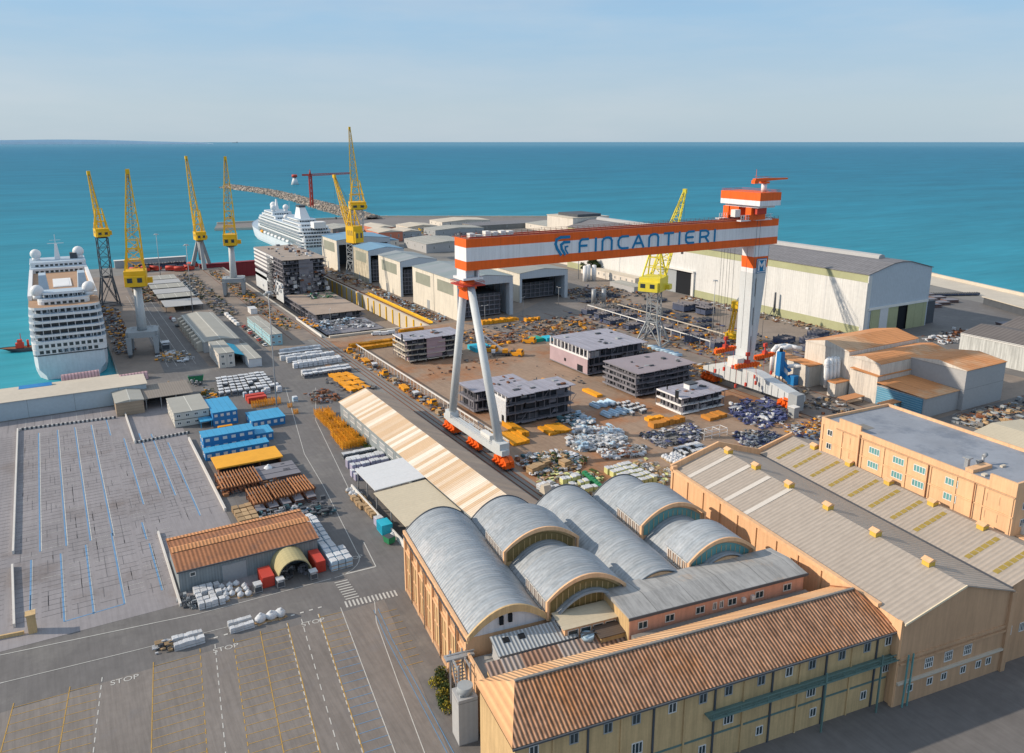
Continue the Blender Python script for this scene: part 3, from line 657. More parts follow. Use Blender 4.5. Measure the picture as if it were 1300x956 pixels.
b.prism([(x0 - .4, ze - .3), (xm, zr - .3), (xm, zr + .12), (x0 - .4, ze + .12)], ya - .75, ya - .5, 'y', 0); b.build('verge', mat('pale_verge', (.72, .62, .45), var=.1), t)
for i in range(4):     # pale translucent strips across the left slope
    y = yb - 7 - i * 8.1; q = MB(); q.poly([(x0 + .8, y, ze + .36), (xm - .5, y, zr - .02), (xm - .5, y + 1.5, zr - .02), (x0 + .8, y + 1.5, ze + .36)]); q.build('skylight', mat('pale_strip', (.56, .53, .49), var=.12), t)
def roof_vent(parent, x, y, z, m=m_skyl):
    q = MB(); q.box(x - .9, x + .9, y - .9, y + .9, z - .3, z + .9, 0); q.prism([(x - 1.2, z + .9), (x + 1.2, z + .9), (x, z + 1.5)], y - 1.1, y + 1.1, 'y', 1); q.build('roof_vent', [mat('vent_yellow', (.62, .42, .08)), m_peach], parent)
for y in (43, 31, 18, 4.5, -10, -25 + 1): roof_vent(t, xm, y, zr + .1)
# gable dressing: cornice band, windows, pipe
b = MB(); b.box(x0, x1 + .3, ya - .25, ya, 10.6, 11.2, 0); b.box(x0, x1 + .3, ya - .45, ya, 9.7, 10.1, 0); b.box(x0, x1 + .3, ya - .5, ya, 5.2, 5.7, 1); b.box(x1 - .9, x1 + .4, ya - .6, ya, 0, ze - .4, 0); b.build('cornice', [m_peachd, m_concl], t)
for x in (87, 92.5, 98): window(t, 'y-', x, 8, 2.3, 2.4, ya, nx=4, nz=2)
for x in (82.5, 88, 92, 97.5, 102, 105): window(t, 'y-', x, 3.4, 1.6, 1.8, ya, nx=2)
b = MB()
for x in (81.5, 80.2): b.beam((x, ya - .7, 0), (x, ya - .7, 12), .25)
b.build('downpipe', m_teal, t)

t = T('skylit_hall', 'grey gable hall with rows of yellow skylight panes under the flat roofed office block', 'hall', CL, CR)
x0b, x1b, zr2 = 109.6, 122.0, 23.0
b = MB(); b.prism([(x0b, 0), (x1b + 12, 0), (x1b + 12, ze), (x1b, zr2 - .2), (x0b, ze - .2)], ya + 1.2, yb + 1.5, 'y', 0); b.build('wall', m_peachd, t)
b = MB(); b.poly([(x0b, ya + .8, ze), (x1b, ya + .8, zr2), (x1b, yb + 1, zr2), (x0b, yb + 1, ze)]); b.poly([(x1b, ya + .8, zr2), (x1b + 12.3, ya + .8, ze), (x1b + 12.3, yb + 1, ze), (x1b, yb + 1, zr2)]); b.build('roof', m_hroof, t)
b = MB(); b.box(x0b - .5, x0b + .5, ya + .5, yb + 1, ze - .1, ze + .12, 0); b.build('gutter', m_dgrey, t)
b = MB(); b.prism([(x0b, ze), (x1b, zr2 + .1), (x1b, zr2 + 1.1), (x0b, ze + 1.4)], yb + 1.05, yb + 1.6, 'y', 0); b.build('parapet', m_peach, t)
for i in range(11):
    y = yb - 6 - i * 6.9; 
    if i == 8: continue
    q = MB()
    for j in range(6):
        xa = x0b + 1.6 + j * 1.62; xb = xa + 1.4; za = ze + (xa - x0b) * (zr2 - ze) / (x1b - x0b) + .05; zb = za + 1.4 * (zr2 - ze) / (x1b - x0b)
        q.poly([(xa, y, za), (xb, y, zb), (xb, y + 1.3, zb), (xa, y + 1.3, za)])
    q.build('skylight', mat('amber_pane', (.30, .225, .055), rough=.5, var=.35, sc=.9), t)
for i in range(6): roof_vent(t, x1b - .6, yb - 9 - i * 13.5, zr2 - .1)
for x in (112, 116, 120): window(t, 'y-', x, 8, 1.6, 2.2, ya + 1.2, nx=3)

# ---- flat roofed office block
t = T('office_block', 'tall peach office block with flat blue grey roof and teal glazed windows', 'office block', (186.4, 143.8, 0), R(-3.5))
L_, Wd, zt = 56.5, 27.5, 32.2
b = MB(); b.box(0, Wd, -L_, 0, 0, zt, 0); b.build('wall', m_peach, t)
b = MB(); b.poly([(.4, -L_ + .4, zt + .01), (Wd - .4, -L_ + .4, zt + .01), (Wd - .4, -.4, zt + .01), (.4, -.4, zt + .01)]); b.build('roof', m_flat, t)
b = MB(); b.box(0, .5, -L_, 0, zt, zt + .8, 0); b.box(Wd - .5, Wd, -L_, 0, zt, zt + .8, 0); b.box(.5, Wd - .5, -.5, 0, zt, zt + .8, 0); b.box(.5, Wd - .5, -L_, -L_ + .5, zt, zt + .8, 0)
b.box(-.03, .52, -L_ - .03, -L_ + 6.5, zt + .8, zt + 2.6, 0); b.box(.52, Wd + .03, -L_ - .03, -L_ + .52, zt + .8, zt + 2.6, 0)
b.box(-.03, .52, -13.5, -6.2, zt + .8, zt + 2.2, 0); b.box(-.35, 0, -L_, -5.6, zt - 1.1, zt - .8, 1); b.box(-.3, 0, -L_, 0, 26.2, 26.5, 0)
b.build('parapet', [m_peach, m_peachd], t)
b = MB()
for i in range(9): y = -.6 - i * 6.9; b.box(-.22, 0, y - .35, y + .35, 0, zt - 1.1, 0)
b.box(-.6, 0, -13.8, -13.2, 0, zt, 0)
b.build('pilaster', m_peach, t)
for y in (-13.9, -34.8, -47): 
    b = MB(); b.beam((-.45, y, 0), (-.45, y, zt - .9), .2); b.build('downpipe', m_rust, t)
for i, y in enumerate((-18.5, -26, -33.2 + 1, -41)):
    for z in (29, 25): window(t, 'x-', y, z, 3.4, 1.9, 0, nx=4, mf=m_frame, mg=m_teal)
for z in (29.2, 25.2): window(t, 'x-', -3.4, z, 1.8, 1.8, 0, nx=2)
for z in (28.6, 24.4): window(t, 'y-', 4.5, z, 3, 1.8, -L_, nx=4); window(t, 'y-', 14, z, 3, 1.8, -L_, nx=4)
for i, y in enumerate((-8, -10.5, -50, -53)):
    for z in (29, 24.6):
        q = MB(); q.box(-.06, .02, y - .08, y + .08, z - 1, z + 1, 0); q.build('slit', m_peachd, t)
b = MB(); b.box(2.2, 9.5, -44.5, -42.5, zt + .01, zt + .9, 0); b.box(4, 4.9, -41.8, -40.9, zt, zt + 2.4, 1); b.box(3.6, 5.3, -42.2, -40.5, zt + 2.4, zt + 2.7, 1); b.cyl((9.5, -42, zt), (9.5, -42, zt + 2.2), .35, n=10, m=1); b.cyl((9.5, -42, zt + 2.2), (10.6, -42, zt + 2.6), .5, n=10, m=1); b.box(7.5, 8.7, -42.3, -41.5, zt, zt + 1.6, 1); b.box(12, 13.5, -45.5, -44.8, zt, zt + .5, 2); b.box(3, 4.2, -47, -46, zt, zt + .5, 2)
b.build('rooftop_unit', [m_peach, m_steel, m_concl], t)
b = MB(); b.box(3.4, 7.5, -12, -8, zt + .02, zt + .06, 0); b.build('roof_hatch', m_concd, t)
t = T('low_annex', 'low white roofed annex beside the near end of the office block', 'annex', (186.4, 143.8, 0), R(-3.5))
b = MB(); b.box(2, 30, -L_ - 20, -L_ - .02, 0, 21.5, 0); b.box(4, 30, -L_ - 14, -L_ - .02, 21.5, 24.5, 1); b.build('wall', [m_peach, m_frame], t)
b = MB(); b.box(3.8, 30.2, -L_ - 14.3, -L_ - .04, 24.5, 24.8, 0); b.build('roof', m_flat, t)
# ================================================================== SHEDS OF THE WEST SIDE
def gable_y(b, x0, x1, y0, y1, ze, zr, ov=.3, m=0):     # ridge along y
    xm = (x0 + x1) / 2
    b.prism([(x0 - ov, ze - .05), (x1 + ov, ze - .05), (x1 + ov, ze + .15), (xm, zr + .2), (x0 - ov, ze + .15)], y0 - ov, y1 + ov, 'y', m)
def gable_x(b, x0, x1, y0, y1, ze, zr, ov=.3, m=0):
    ym = (y0 + y1) / 2
    b.prism([(y0 - ov, ze - .05), (y1 + ov, ze - .05), (y1 + ov, ze + .15), (ym, zr + .2), (y0 - ov, ze + .15)], x0 - ov, x1 + ov, 'x', m)
t = T('long_shed', 'long narrow shed with patched beige and white sheet roof beside the crane rails', 'shed')
x0, x1, y0, y1 = 93.2, 113.6, 173.5, 301
b = MB(); b.box(x0, x1, y0, y1, 0, 7.6, 0); b.prism([(x0, 7.6), (x1, 7.6), ((x0 + x1) / 2 + .8, 11.4)], y0, y1, 'y', 0); b.build('wall', m_whw, t)
b = MB(); xm = (x0 + x1) / 2 + .8
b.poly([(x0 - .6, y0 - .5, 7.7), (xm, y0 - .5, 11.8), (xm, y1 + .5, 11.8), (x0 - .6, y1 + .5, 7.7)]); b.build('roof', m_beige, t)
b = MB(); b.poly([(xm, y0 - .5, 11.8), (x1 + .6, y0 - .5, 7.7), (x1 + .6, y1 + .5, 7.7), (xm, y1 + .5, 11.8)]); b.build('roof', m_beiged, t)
b = MB(); b.prism([(x0 - .6, 7.5), (xm, 11.6), (x1 + .6, 7.5), (x1 + .6, 7.68), (xm, 11.78), (x0 - .6, 7.68)], y0 - .7, y0 - .52, 'y', 0); b.build('verge', m_dark, t)
for i in range(12): window(t, 'x-', 206 + i * 8, 4.6, 5.2, 2.2, x0, nx=5, mg=m_grey)
# canopies left of it
t = T('white_canopy', 'flat white canopy roof beside the long shed', 'canopy')
b = MB(); b.prism([(76, 6.7), (93.5, 7.5), (93.5, 7.75), (76, 6.95)], 215.2, 233.6, 'y', 0); b.build('roof', m_pale, t)
for x in (76.8, 85, 92.6):
    for y in (216, 224.5, 233): b = MB(); b.box(x - .15, x + .15, y - .15, y + .15, 0, 6.8, 0); b.build('post', m_steel, t)
t = T('beige_canopy', 'flat beige canopy roof between the white canopy and the vaults', 'canopy')
b = MB(); b.prism([(75.4, 6.2), (92.6, 6.9), (92.6, 7.1), (75.4, 6.4)], 189.6, 214.8, 'y', 0); b.build('roof', m_cream, t)
for x in (76, 84, 92):
    for y in (190.4, 202, 214): b = MB(); b.box(x - .15, x + .15, y - .15, y + .15, 0, 6.25, 0); b.build('post', m_steel, t)
b = MB(); b.box(74.6, 75, 189, 234, 0, 1.9, 0); b.build('low_wall', m_frame, label='low white wall along the open side of the canopies', cat='low wall')
t = T('lean_to', 'small glazed lean-to in the gap between beige canopy and long shed', 'lean-to')
b = MB(); b.box(92.8, 96, 174, 189, 0, 6, 0, top=1); b.build('wall', [m_teal, m_whw], t)

# rusty roofed warehouse with fabric tunnel
t = T('rusty_warehouse', 'grey metal warehouse with rusty orange sheet roof beside the car park', 'warehouse')
b = MB(); b.box(17.2, 52.4, 196.2, 214.8, 0, 5.9, 0); b.prism([(196.2, 5.9), (205.5, 5.9), (205.5, 6.9), (205.4, 6.9)], 17.2, 52.4, 'x', 0); b.build('wall', m_whw, t)
b = MB(); b.poly([(16.8, 195.9, 6.1), (52.8, 195.9, 6.1), (52.8, 204.2, 7.3), (16.8, 204.2, 7.3)]); b.poly([(16.8, 207, 7.4), (52.8, 207, 7.4), (52.8, 215, 6.3), (16.8, 215, 6.3)][::1])
b.prism([(195.9, 5.9), (215, 6.1), (215, 6.3), (207, 7.4), (204.2, 7.3), (195.9, 6.09)], 16.8, 17.1, 'x', 0); b.build('roof', m_rroof, t)
b = MB(); b.poly([(16.7, 204.2, 7.45), (52.9, 204.2, 7.45), (52.9, 206.0, 7.9), (16.7, 206.0, 7.9)]); b.poly([(16.7, 206, 7.9), (52.9, 206, 7.9), (52.9, 207.2, 7.6), (16.7, 207.2, 7.6)]); b.poly([(16.7, 213.2, 6.75), (52.9, 213.2, 6.75), (52.9, 215.3, 6.45), (16.7, 215.3, 6.45)]); b.build('roof_ridge', m_rroof2, t)
b = MB(); b.box(16.8, 52.8, 195.6, 195.85, 5.8, 6.1, 0); b.build('gutter', m_dgrey, t)
b = MB(); b.box(27.5, 33.5, 196.0, 196.18, 0, 4.8, 0); b.build('door', m_grey, t)
window(t, 'y-', 20.5, 4.5, 1.4, 1.2, 196.2, nx=1)
t = T('fabric_tunnel', 'olive fabric tunnel tent in front of the rusty warehouse', 'tent')
n = 14; P = [(44 - 4.6 * math.cos(math.pi * i / n), 5.9 * math.sin(math.pi * i / n) ** .8) for i in range(n + 1)]; P2 = [(44 + (x - 44) * .95, z * .96) for x, z in P]
b = MB(); b.prism(P + P2[::-1], 187.8, 196.1, 'y', 0); b.build('canopy', m_canv, t)
b = MB(); 
for yy in (188, 192, 195.8):
    for i in range(n): b.beam((P2[i][0], yy, P2[i][1] - .06), (P2[i + 1][0], yy, P2[i + 1][1] - .06), .12)
b.build('frame', m_steel, t)

# brown cabin, prefab, roofs near the quay
def cabin(name, label, cat, x0, x1, y0, y1, h, mw, mr, storeys=1, front=None, left=None, roofm=None, gab=0, wm=None):
    t = T(name, label, cat, ((x0 + x1) / 2, (y0 + y1) / 2, 0)); cx, cy = (x0 + x1) / 2, (y0 + y1) / 2; a, c = (x1 - x0) / 2, (y1 - y0) / 2
    b = MB(); b.box(-a, a, -c, c, 0, h, 0); b.build('wall', mw, t)
    b = MB()
    if gab: gable_y(b, -a, a, -c, c, h, h + gab)
    else: b.box(-a - .2, a + .2, -c - .2, c + .2, h, h + .22, 0)
    b.build('roof', mr, t)
    sh = h / storeys
    for s_ in range(storeys):
        if front:
            for i in range(front): u = -a + (i + .5) * 2 * a / front; window(t, 'y-', u, sh * s_ + sh * .58, min(1.5, a / front), sh * .38, -c, nx=2, mg=wm)
        if left:
            for i in range(left): u = -c + (i + .5) * 2 * c / left; window(t, 'x-', u, sh * s_ + sh * .58, min(1.5, c / left), sh * .38, -a, nx=2, mg=wm)
    return t
t = cabin('brown_cabin', 'brown grey storehouse with gabled pale roof at the end of the quay shed', 'storehouse', 14.5, 25, 350.5, 377, 5.8, mat('block_brown', (.34, .27, .2), var=.2, sc=.2, lines=('z', 1.2, .1, .3)), m_gabr, gab=.7)
t = T('open_shelter', 'low brown roofed open shelter behind the white prefab', 'shelter')
b = MB(); b.prism([(354, 4.7), (373, 5.3), (373, 5.5), (354, 4.9)], 25.6, 45, 'x', 0); b.build('roof', m_brownr, t)
for x in (26.2, 32, 38, 44.4): b = MB(); b.box(x - .15, x + .15, 354.3, 354.6, 0, 4.75, 0); b.box(x - .15, x + .15, 372, 372.3, 0, 5.2, 0); b.build('post', m_steel, t)
b = MB(); b.box(25.9, 44.8, 372.4, 372.6, 0, 5, 0); b.build('back_wall', m_dgrey, t)
cabin('prefab_office', 'white two storey prefab office with grey roof below the open shelter', 'prefab office', 33.3, 46.4, 324, 345.5, 6.1, mat('prefab_panel', (.56, .55, .5), var=.12, sc=.2, lines=('z', 3, .1, .75)), m_gabr, 2, 4, 5)
# quay shed: long pale wall along the water
t = T('quay_shed', 'long low blue grey shed with cream roof along the waterfront', 'shed')
b = MB(); b.box(-260, 28, 368, 382, 0, 7.6, 0); b.build('wall', mat('quay_shed_wall', (.42, .5, .55), rough=.6, var=.1, sc=.06, lines=('x', 17, .012, .4)), t)
b = MB(); b.prism([(367.5, 7.6), (382.6, 8.2), (382.6, 8.4), (367.5, 7.8)], -260.5, 28.5, 'x', 0); b.build('roof', m_concl, t)
b = MB(); b.box(-260, 20, 406, 413.5, 0, 1.6, 0, top=1); b.build('quay_edge', [m_concl, m_concl], label='pale concrete edge block along the harbour basin', cat='quay edge')

# blue cabins
def bluecab(label, x0, x1, y0, y1, h, st, front, left=2):
    return cabin('blue_cabin', label, 'site cabin', x0, x1, y0, y1, h, m_blue, m_bluer, st, front, left, wm=m_frame)
bluecab('blue two storey site cabin nearest the white prefab office', 46.8, 56.2, 318.2, 337.5, 5.6, 2, 4)
bluecab('blue site cabin with one storey and wide pale roof', 59.6, 72.4, 307.6, 319.4, 3.2, 1, 5)
bluecab('long blue two storey site cabin with pale panel in its roof', 38.8, 57, 291.6, 299, 5.6, 2, 6)
bluecab('low blue site cabin joining the long two storey one', 57.3, 64, 292.5, 301, 3.1, 1, 3)
bluecab('long low blue site cabin next to the orange flat deck', 37.8, 60, 282.6, 287.6, 3.0, 1, 8)
b = MB(); b.box(47.6, 53, 312.6, 314.4, 0, 1.4, 0); b.build('orange_tank', m_yor, label='orange tank lying between two blue site cabins', cat='tank')
b = MB(); b.box(42, 46.6, 318.4, 324, 2.6, 2.9, 0); [b.box(x, x + .2, y, y + .2, 0, 2.6, 0) for x in (42.1, 46) for y in (318.6, 323.6)]; b.build('walkway', m_bluer, label='blue raised walkway at the corner of the two storey cabin', cat='walkway')

# grey long warehouse with box annexes
t = T('grey_warehouse', 'long grey gabled warehouse with cream buttresses on the quay', 'warehouse')
b = MB(); b.box(63.5, 82, 440, 519, 0, 5.8, 0); b.prism([(63.5, 5.8), (82, 5.8), (72.7, 7)], 440, 519, 'y', 0); b.build('wall', m_pgrey, t)
b = MB(); gable_y(b, 63.5, 82, 440, 519, 5.8, 7.1); b.build('roof', m_gabr, t)
for i in range(9):
    y = 446 + i * 8.6; b = MB(); b.box(60.8, 63.5, y - 1.6, y + 1.6, 0, 4.6, 0); b.prism([(60.8, 4.6), (63.5, 4.6), (63.5, 5.7)], y - 1.6, y + 1.6, 'y', 0); b.build('buttress', m_concl, t)
cabin('cream_annex', 'cream two storey annex at the near end of the grey warehouse', 'annex', 65, 72.5, 405, 433, 7.4, m_plight, m_gabr, 2, 2, 4)
cabin('low_annex', 'low annex with grey roof right of the cream one', 'annex', 78, 84.4, 399, 434, 4.2, m_pale, m_gabr)
t = T('blue_canopy', 'bright blue awning between the cream annex and the low annex', 'awning')
b = MB(); b.prism([(72.6, 6.2), (77.8, 4.4), (77.8, 4.6), (72.6, 6.4)], 408, 433, 'y', 0); b.build('roof', m_cyan, t); b = MB(); b.box(77.2, 77.5, 408.3, 408.6, 0, 4.4, 0); b.box(77.2, 77.5, 432, 432.3, 0, 4.4, 0); b.build('post', m_steel, t)
# pale blue terrace row
labs = ['pale blue two storey site office nearest the parking lane', 'pale blue two storey site office in the middle of its row', 'pale blue site office at the far end of its row']
for i, (ya, yb, h) in enumerate(((438, 457, 6.2), (458, 476, 6.2), (477, 496, 5.4))):
    cabin('site_office', labs[i], 'site office', 98.2, 104.8, ya, yb, h, mat('pale_blue_panel', (.3, .52, .6), var=.2, sc=.3, lines=('y', 3, .08, -.5)), m_gabr, 2, 2, 5)
cabin('white_hut', 'small white hut on the quay beside the rails', 'hut', 107.4, 111.6, 529, 538, 3.4, m_white, m_pale)
labs = ['nearest of six flat grey shelter roofs on the quay', 'second of six flat grey shelter roofs on the quay', 'third of six flat grey shelter roofs on the quay', 'fourth of six flat grey shelter roofs on the quay', 'fifth of six flat grey shelter roofs on the quay', 'farthest of six flat grey shelter roofs on the quay']
for i, (ya, yb) in enumerate(((562, 584), (597, 610), (616, 632), (640, 655), (662, 676), (683, 700))):
    t = T('quay_shelter', labs[i], 'shelter', (71.5, (ya + yb) / 2, 0), group='flat shelters on the quay'); c = (yb - ya) / 2
    b = MB(); b.prism([(-c, 3.6), (c, 4.3), (c, 4.5), (-c, 3.8)], -12, 12, 'x', 0); b.build('roof', m_gabr if i % 2 else m_pgrey, t)
    b = MB(); [b.box(x - .15, x + .15, y - .15, y + .15, 0, 3.7, 0) for x in (-11.4, 0, 11.4) for y in (-c + .5, c - .5)]; b.box(-11, 11, c - 1.2, c - 1, 0, 3.6, 0); b.build('post_frame', m_dgrey, t)
t = T('sea_store', 'low grey blue store along the outer end of the quay', 'store')
b = MB(); b.box(46, 106, 789, 794.5, 0, 6.5, 0); b.build('wall', m_grey, t); b = MB(); b.box(45.6, 106.4, 788.7, 794.9, 6.5, 6.9, 0); b.build('roof', m_frame, t)

# ---- U shaped building halls
def bighall(label, x0, x1, y0, y1, h, mr, mw=None, bays=1, depth_open=True, scaf=False):
    t = T('building_hall', label, 'hall'); mw = mw or m_hallw; b = MB(); rise = 2.2
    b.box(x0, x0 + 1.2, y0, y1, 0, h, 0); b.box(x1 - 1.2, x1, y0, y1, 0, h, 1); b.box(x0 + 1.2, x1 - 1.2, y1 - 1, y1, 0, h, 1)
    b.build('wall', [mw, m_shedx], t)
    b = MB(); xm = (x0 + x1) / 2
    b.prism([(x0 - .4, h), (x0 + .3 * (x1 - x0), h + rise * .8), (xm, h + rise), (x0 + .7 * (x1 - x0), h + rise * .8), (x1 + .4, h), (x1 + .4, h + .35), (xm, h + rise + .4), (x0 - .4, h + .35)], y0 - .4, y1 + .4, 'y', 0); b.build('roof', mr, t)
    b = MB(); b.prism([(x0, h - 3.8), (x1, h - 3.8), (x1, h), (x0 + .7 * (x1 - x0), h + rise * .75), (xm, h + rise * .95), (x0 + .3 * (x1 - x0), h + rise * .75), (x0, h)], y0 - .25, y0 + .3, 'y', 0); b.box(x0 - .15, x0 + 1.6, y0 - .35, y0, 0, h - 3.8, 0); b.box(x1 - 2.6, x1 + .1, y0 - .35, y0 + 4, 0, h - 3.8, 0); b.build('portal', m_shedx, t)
    n = bays; Lb = (y1 - y0) / n
    for i in range(n):
        ym = y0 + (i + .5) * Lb; q = MB(); q.box(x0 - .12, x0 - .01, ym - Lb * .34, ym + Lb * .34, h * .6, h * .9, 0); q.build('panel', mat('green_grey_panel', (.28, .3, .25), var=.3, sc=.1), t)
        q = MB(); q.box(x0 - .1, x0 - .01, y0 + i * Lb - .15, y0 + i * Lb + .15, 0, h, 0); q.build('downpipe', m_dgrey, t)
    q = MB(); q.box(x0 - .16, x0 - .01, y0 + (y1 - y0) * .6, y0 + (y1 - y0) * .66, 0, 6, 0); q.build('door', m_grey, t)
    q = MB(); q.box(x0 + 1.25, x1 - 1.25, y1 - 1.3, y1 - 1.02, 0, h - 1, 0)
    for k in range(7): xx = x0 + 2 + k * (x1 - x0 - 4) / 6; q.box(xx - .3, xx + .3, y0 + 6, y0 + 6.6, h - 3.5, h, 1)
    for k in range(8):
        yy = y0 + 4 + k * (y1 - y0 - 8) / 7; q.box(x1 - 2, x1 - 1.25, yy, yy + .6, 0, h - 2, 1)
    q.build('inner_frame', [m_dgrey, m_steel], t)
    return t
bighall('cream sided hall with two roof bays nearest the gantry leg', 216, 256, 442.5, 513.5, 25.4, m_hallr, bays=2)
bighall('tall cream hall with blue grey roof second from the gantry leg', 216, 245, 536, 580, 25.6, m_hallr)
bighall('narrow hall with blue roof third along the dry dock', 216, 246, 602, 638, 26, m_hallb, mw=mat('peeling_wall', (.5, .46, .36), var=.5, sc=.25, fine=.4, streak=('z', .5)))
bighall('far cream hall with blue roof beside the yellow cranes', 213, 262, 672, 716, 27, m_hallb)
bighall('low open ended hall with grey green roof right of the gantry leg', 280, 320, 474, 545, 20.5, m_hallc)

# hall contents: dark ship section standing inside each open hall
for x0, x1, y0, y1, h, lb in ((221, 249, 446, 470, 15, 'dark ship section inside the hall nearest the gantry leg'), (220, 240, 540, 560, 19, 'dark ship section inside the second tall hall'), (220, 241, 606, 620, 18, 'dark ship section inside the narrow blue roofed hall'), (285, 314, 482, 500, 12, 'dark ship section inside the low grey green hall')):
    t = T('hull_section', lb, 'ship section'); b = MB(); k = 0; z = 1
    while z < h: b.box(x0, x1, y0, y1, z, z + .4, 0); z += 3
    b.box(x0 + .6, x1 - .6, y0 + 1, y1 - 1, 1, h, 1)
    for i in range(8): xx = x0 + 1 + i * (x1 - x0 - 2) / 7; b.box(xx - .2, xx + .2, y0 + .2, y0 + .7, 1, h, 0)
    b.build('deck_stack', [m_prim, m_dgrey], t)

# ---- great white assembly shed
t = T('assembly_shed', 'huge pale assembly shed with dark grey roof near the sea wall', 'shed')
x0, x1, y0, y1, h, hr = 402, 461, 288, 596, 36, 41.5; d1, d2 = 434, 466
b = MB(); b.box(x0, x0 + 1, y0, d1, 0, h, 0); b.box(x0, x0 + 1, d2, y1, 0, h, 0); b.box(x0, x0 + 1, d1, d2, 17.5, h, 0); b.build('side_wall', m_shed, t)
b = MB(); b.box(x0 - .12, x0, y0 + .2, y1 - .2, h - 4.4, h - .1, 0); b.box(x0 - .14, x0, y0 + .2, d1 - 3, .05, 5.2, 0); b.box(x0 - .14, x0, d2 + 2, y1 - .2, .05, 5.2, 0); b.build('olive_band', m_shgr, t)
b = MB(); b.box(x0 - .9, x0, y0 - .3, y0 + 2.4, 0, h - 4.5, 0); b.box(x0 - .5, x0 + 2.4, y0 - .5, y0 + .1, 0, h - .5, 0); b.build('corner_trim', m_shed, t)
xm = (x0 + x1) / 2
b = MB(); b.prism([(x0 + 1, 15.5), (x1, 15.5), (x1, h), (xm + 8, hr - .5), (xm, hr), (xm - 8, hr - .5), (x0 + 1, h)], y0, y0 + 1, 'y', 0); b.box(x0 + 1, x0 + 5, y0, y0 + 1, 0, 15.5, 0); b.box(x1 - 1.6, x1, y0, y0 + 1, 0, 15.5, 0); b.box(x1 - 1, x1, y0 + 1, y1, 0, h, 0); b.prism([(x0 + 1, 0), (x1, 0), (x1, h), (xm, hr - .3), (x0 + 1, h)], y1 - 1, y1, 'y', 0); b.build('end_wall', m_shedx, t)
b = MB(); b.box(x0 + 1.5, x1 - 1, y0 - .9, y0 - .05, 15.2, 16.6, 0); b.build('door_rail', m_frame, t)
for i, (a, c, m_) in enumerate(((x0 + 5, x0 + 13, m_shgr), (x0 + 13, x0 + 20.5, m_pale), (x0 + 20.5, x0 + 30, m_shgr), (x0 + 39, x1 - 1.6, m_shgr))):
    b = MB(); b.box(a + .05, c - .05, y0 - .35 - .1 * (i % 2), y0 - .1 - .1 * (i % 2), .1, 15.2, 0); b.build('door', m_, t)
b = MB(); b.box(x0 + 28, x0 + 41, y0 + .6, y0 + .9, 0, 15.5, 0); b.build('doorway', m_dark, t)
b = MB(); b.prism([(x0 - .6, h), (xm - 8, hr - .5), (xm, hr), (xm + 8, hr - .5), (x1 + .6, h), (x1 + .6, h + .4), (xm + 8, hr), (xm, hr + .5), (xm - 8, hr), (x0 - .6, h + .4)], y0 - .6, y1 + .6, 'y', 0); b.build('roof', m_shroof, t)
b = MB(); b.prism([(xm - 3, hr + .2), (xm - 2.4, hr + 2.2), (xm, hr + 2.8), (xm + 2.4, hr + 2.2), (xm + 3, hr + .2)], y0 + 14, y1 - 6, 'y', 0); b.build('ridge_vent', m_pgrey, t)
b = MB(); b.box(x0 - .05, x0 + .98, d1 + 16, d2, .1, 17.4, 0); b.build('side_door', m_grey, t); b = MB(); b.box(x0 + .5, x0 + .98, d1, d1 + 16, .1, 17.4, 0); b.build('doorway', m_dark, t)
b = MB(); b.box(x0 - 2, x0, d1 - 4, d2 + 4, 17.5, 18.6, 0); b.box(x0 - 1.4, x0, d1 - 4, d1 - 2.5, 0, 17.5, 0); b.build('door_hood', m_frame, t)
t = T('roof_plant', 'white rooftop plant house with dark roof on the assembly shed', 'plant house'); b = MB(); b.box(408, 448, 597, 640, 0, 43, 0); b.build('wall', m_plight, t); b = MB(); b.box(407.5, 448.5, 596.7, 640.5, 43, 43.6, 0); b.box(415, 441, 600, 632, 43.6, 46, 1); b.build('roof', [m_concl, m_dgrey], t)
cabin('dark_store', 'dark steel lean-to store at the far corner of the assembly shed', 'store', 461.5, 472, 290, 304, 14, m_dgrey, m_dgrey)
t = T('chimney_stack', 'thin smoke stack on legs before the assembly shed wall', 'chimney', (399, 352, 0))
b = MB(); b.cyl((0, 0, 3), (0, 0, 16), .8, .6, 12); b.build('pipe', m_dgrey, t)
for k in range(4): a = k * math.pi / 2 + .7; b = MB(); b.beam((3 * math.cos(a), 3 * math.sin(a), 0), (0, 0, 7), .4); b.build('leg', m_dgrey, t)

# ---- rust stained paint plant (right)
t = T('paint_plant', 'cluster of pale plant halls under rust stained roofs with big white ducts', 'plant')
b = MB(); b.box(302, 352, 222, 246, 0, 19, 0); b.box(302, 350, 206.02, 222, 0, 17, 0); b.box(323, 352, 181, 206, 0, 17.4, 1); b.box(300, 323, 205.5, 219, 0, 12, 0); b.box(294, 302, 236, 258, 0, 10, 0)
b.box(300, 331, 183, 205.5, 0, 8.4, 1); b.build('wall', [m_plight, m_pgrey], t)
def mono(x0, x1, y0, y1, z0, z1, name='roof', m=m_proof):
    b = MB(); b.prism([(y0 - .4, z0), (y1 + .2, z1), (y1 + .2, z1 + .25), (y0 - .4, z0 + .25)], x0 - .4, x1 + .4, 'x', 0); b.build(name, m, t)
def gabx(x0, x1, y0, y1, z, zr, m=m_proof):
    b = MB(); ym = (y0 + y1) / 2; b.prism([(y0 - .3, z), (y1 + .3, z), (y1 + .3, z + .25), (ym, zr + .3), (y0 - .3, z + .25)], x0 - .3, x1 + .3, 'x', 0, mcap=1); b.build('roof', [m, m_plight], t)
gabx(302, 352, 222.3, 246, 19, 21.6); gabx(302, 350, 206.3, 221.7, 17, 18.8); gabx(323, 352, 181, 205.7, 17.4, 19.2); mono(300, 322.6, 205.6, 219, 12, 12.8); mono(294, 301.6, 236, 258, 10, 10.6); mono(300, 322.6, 183, 205.2, 8.5, 9.6); 
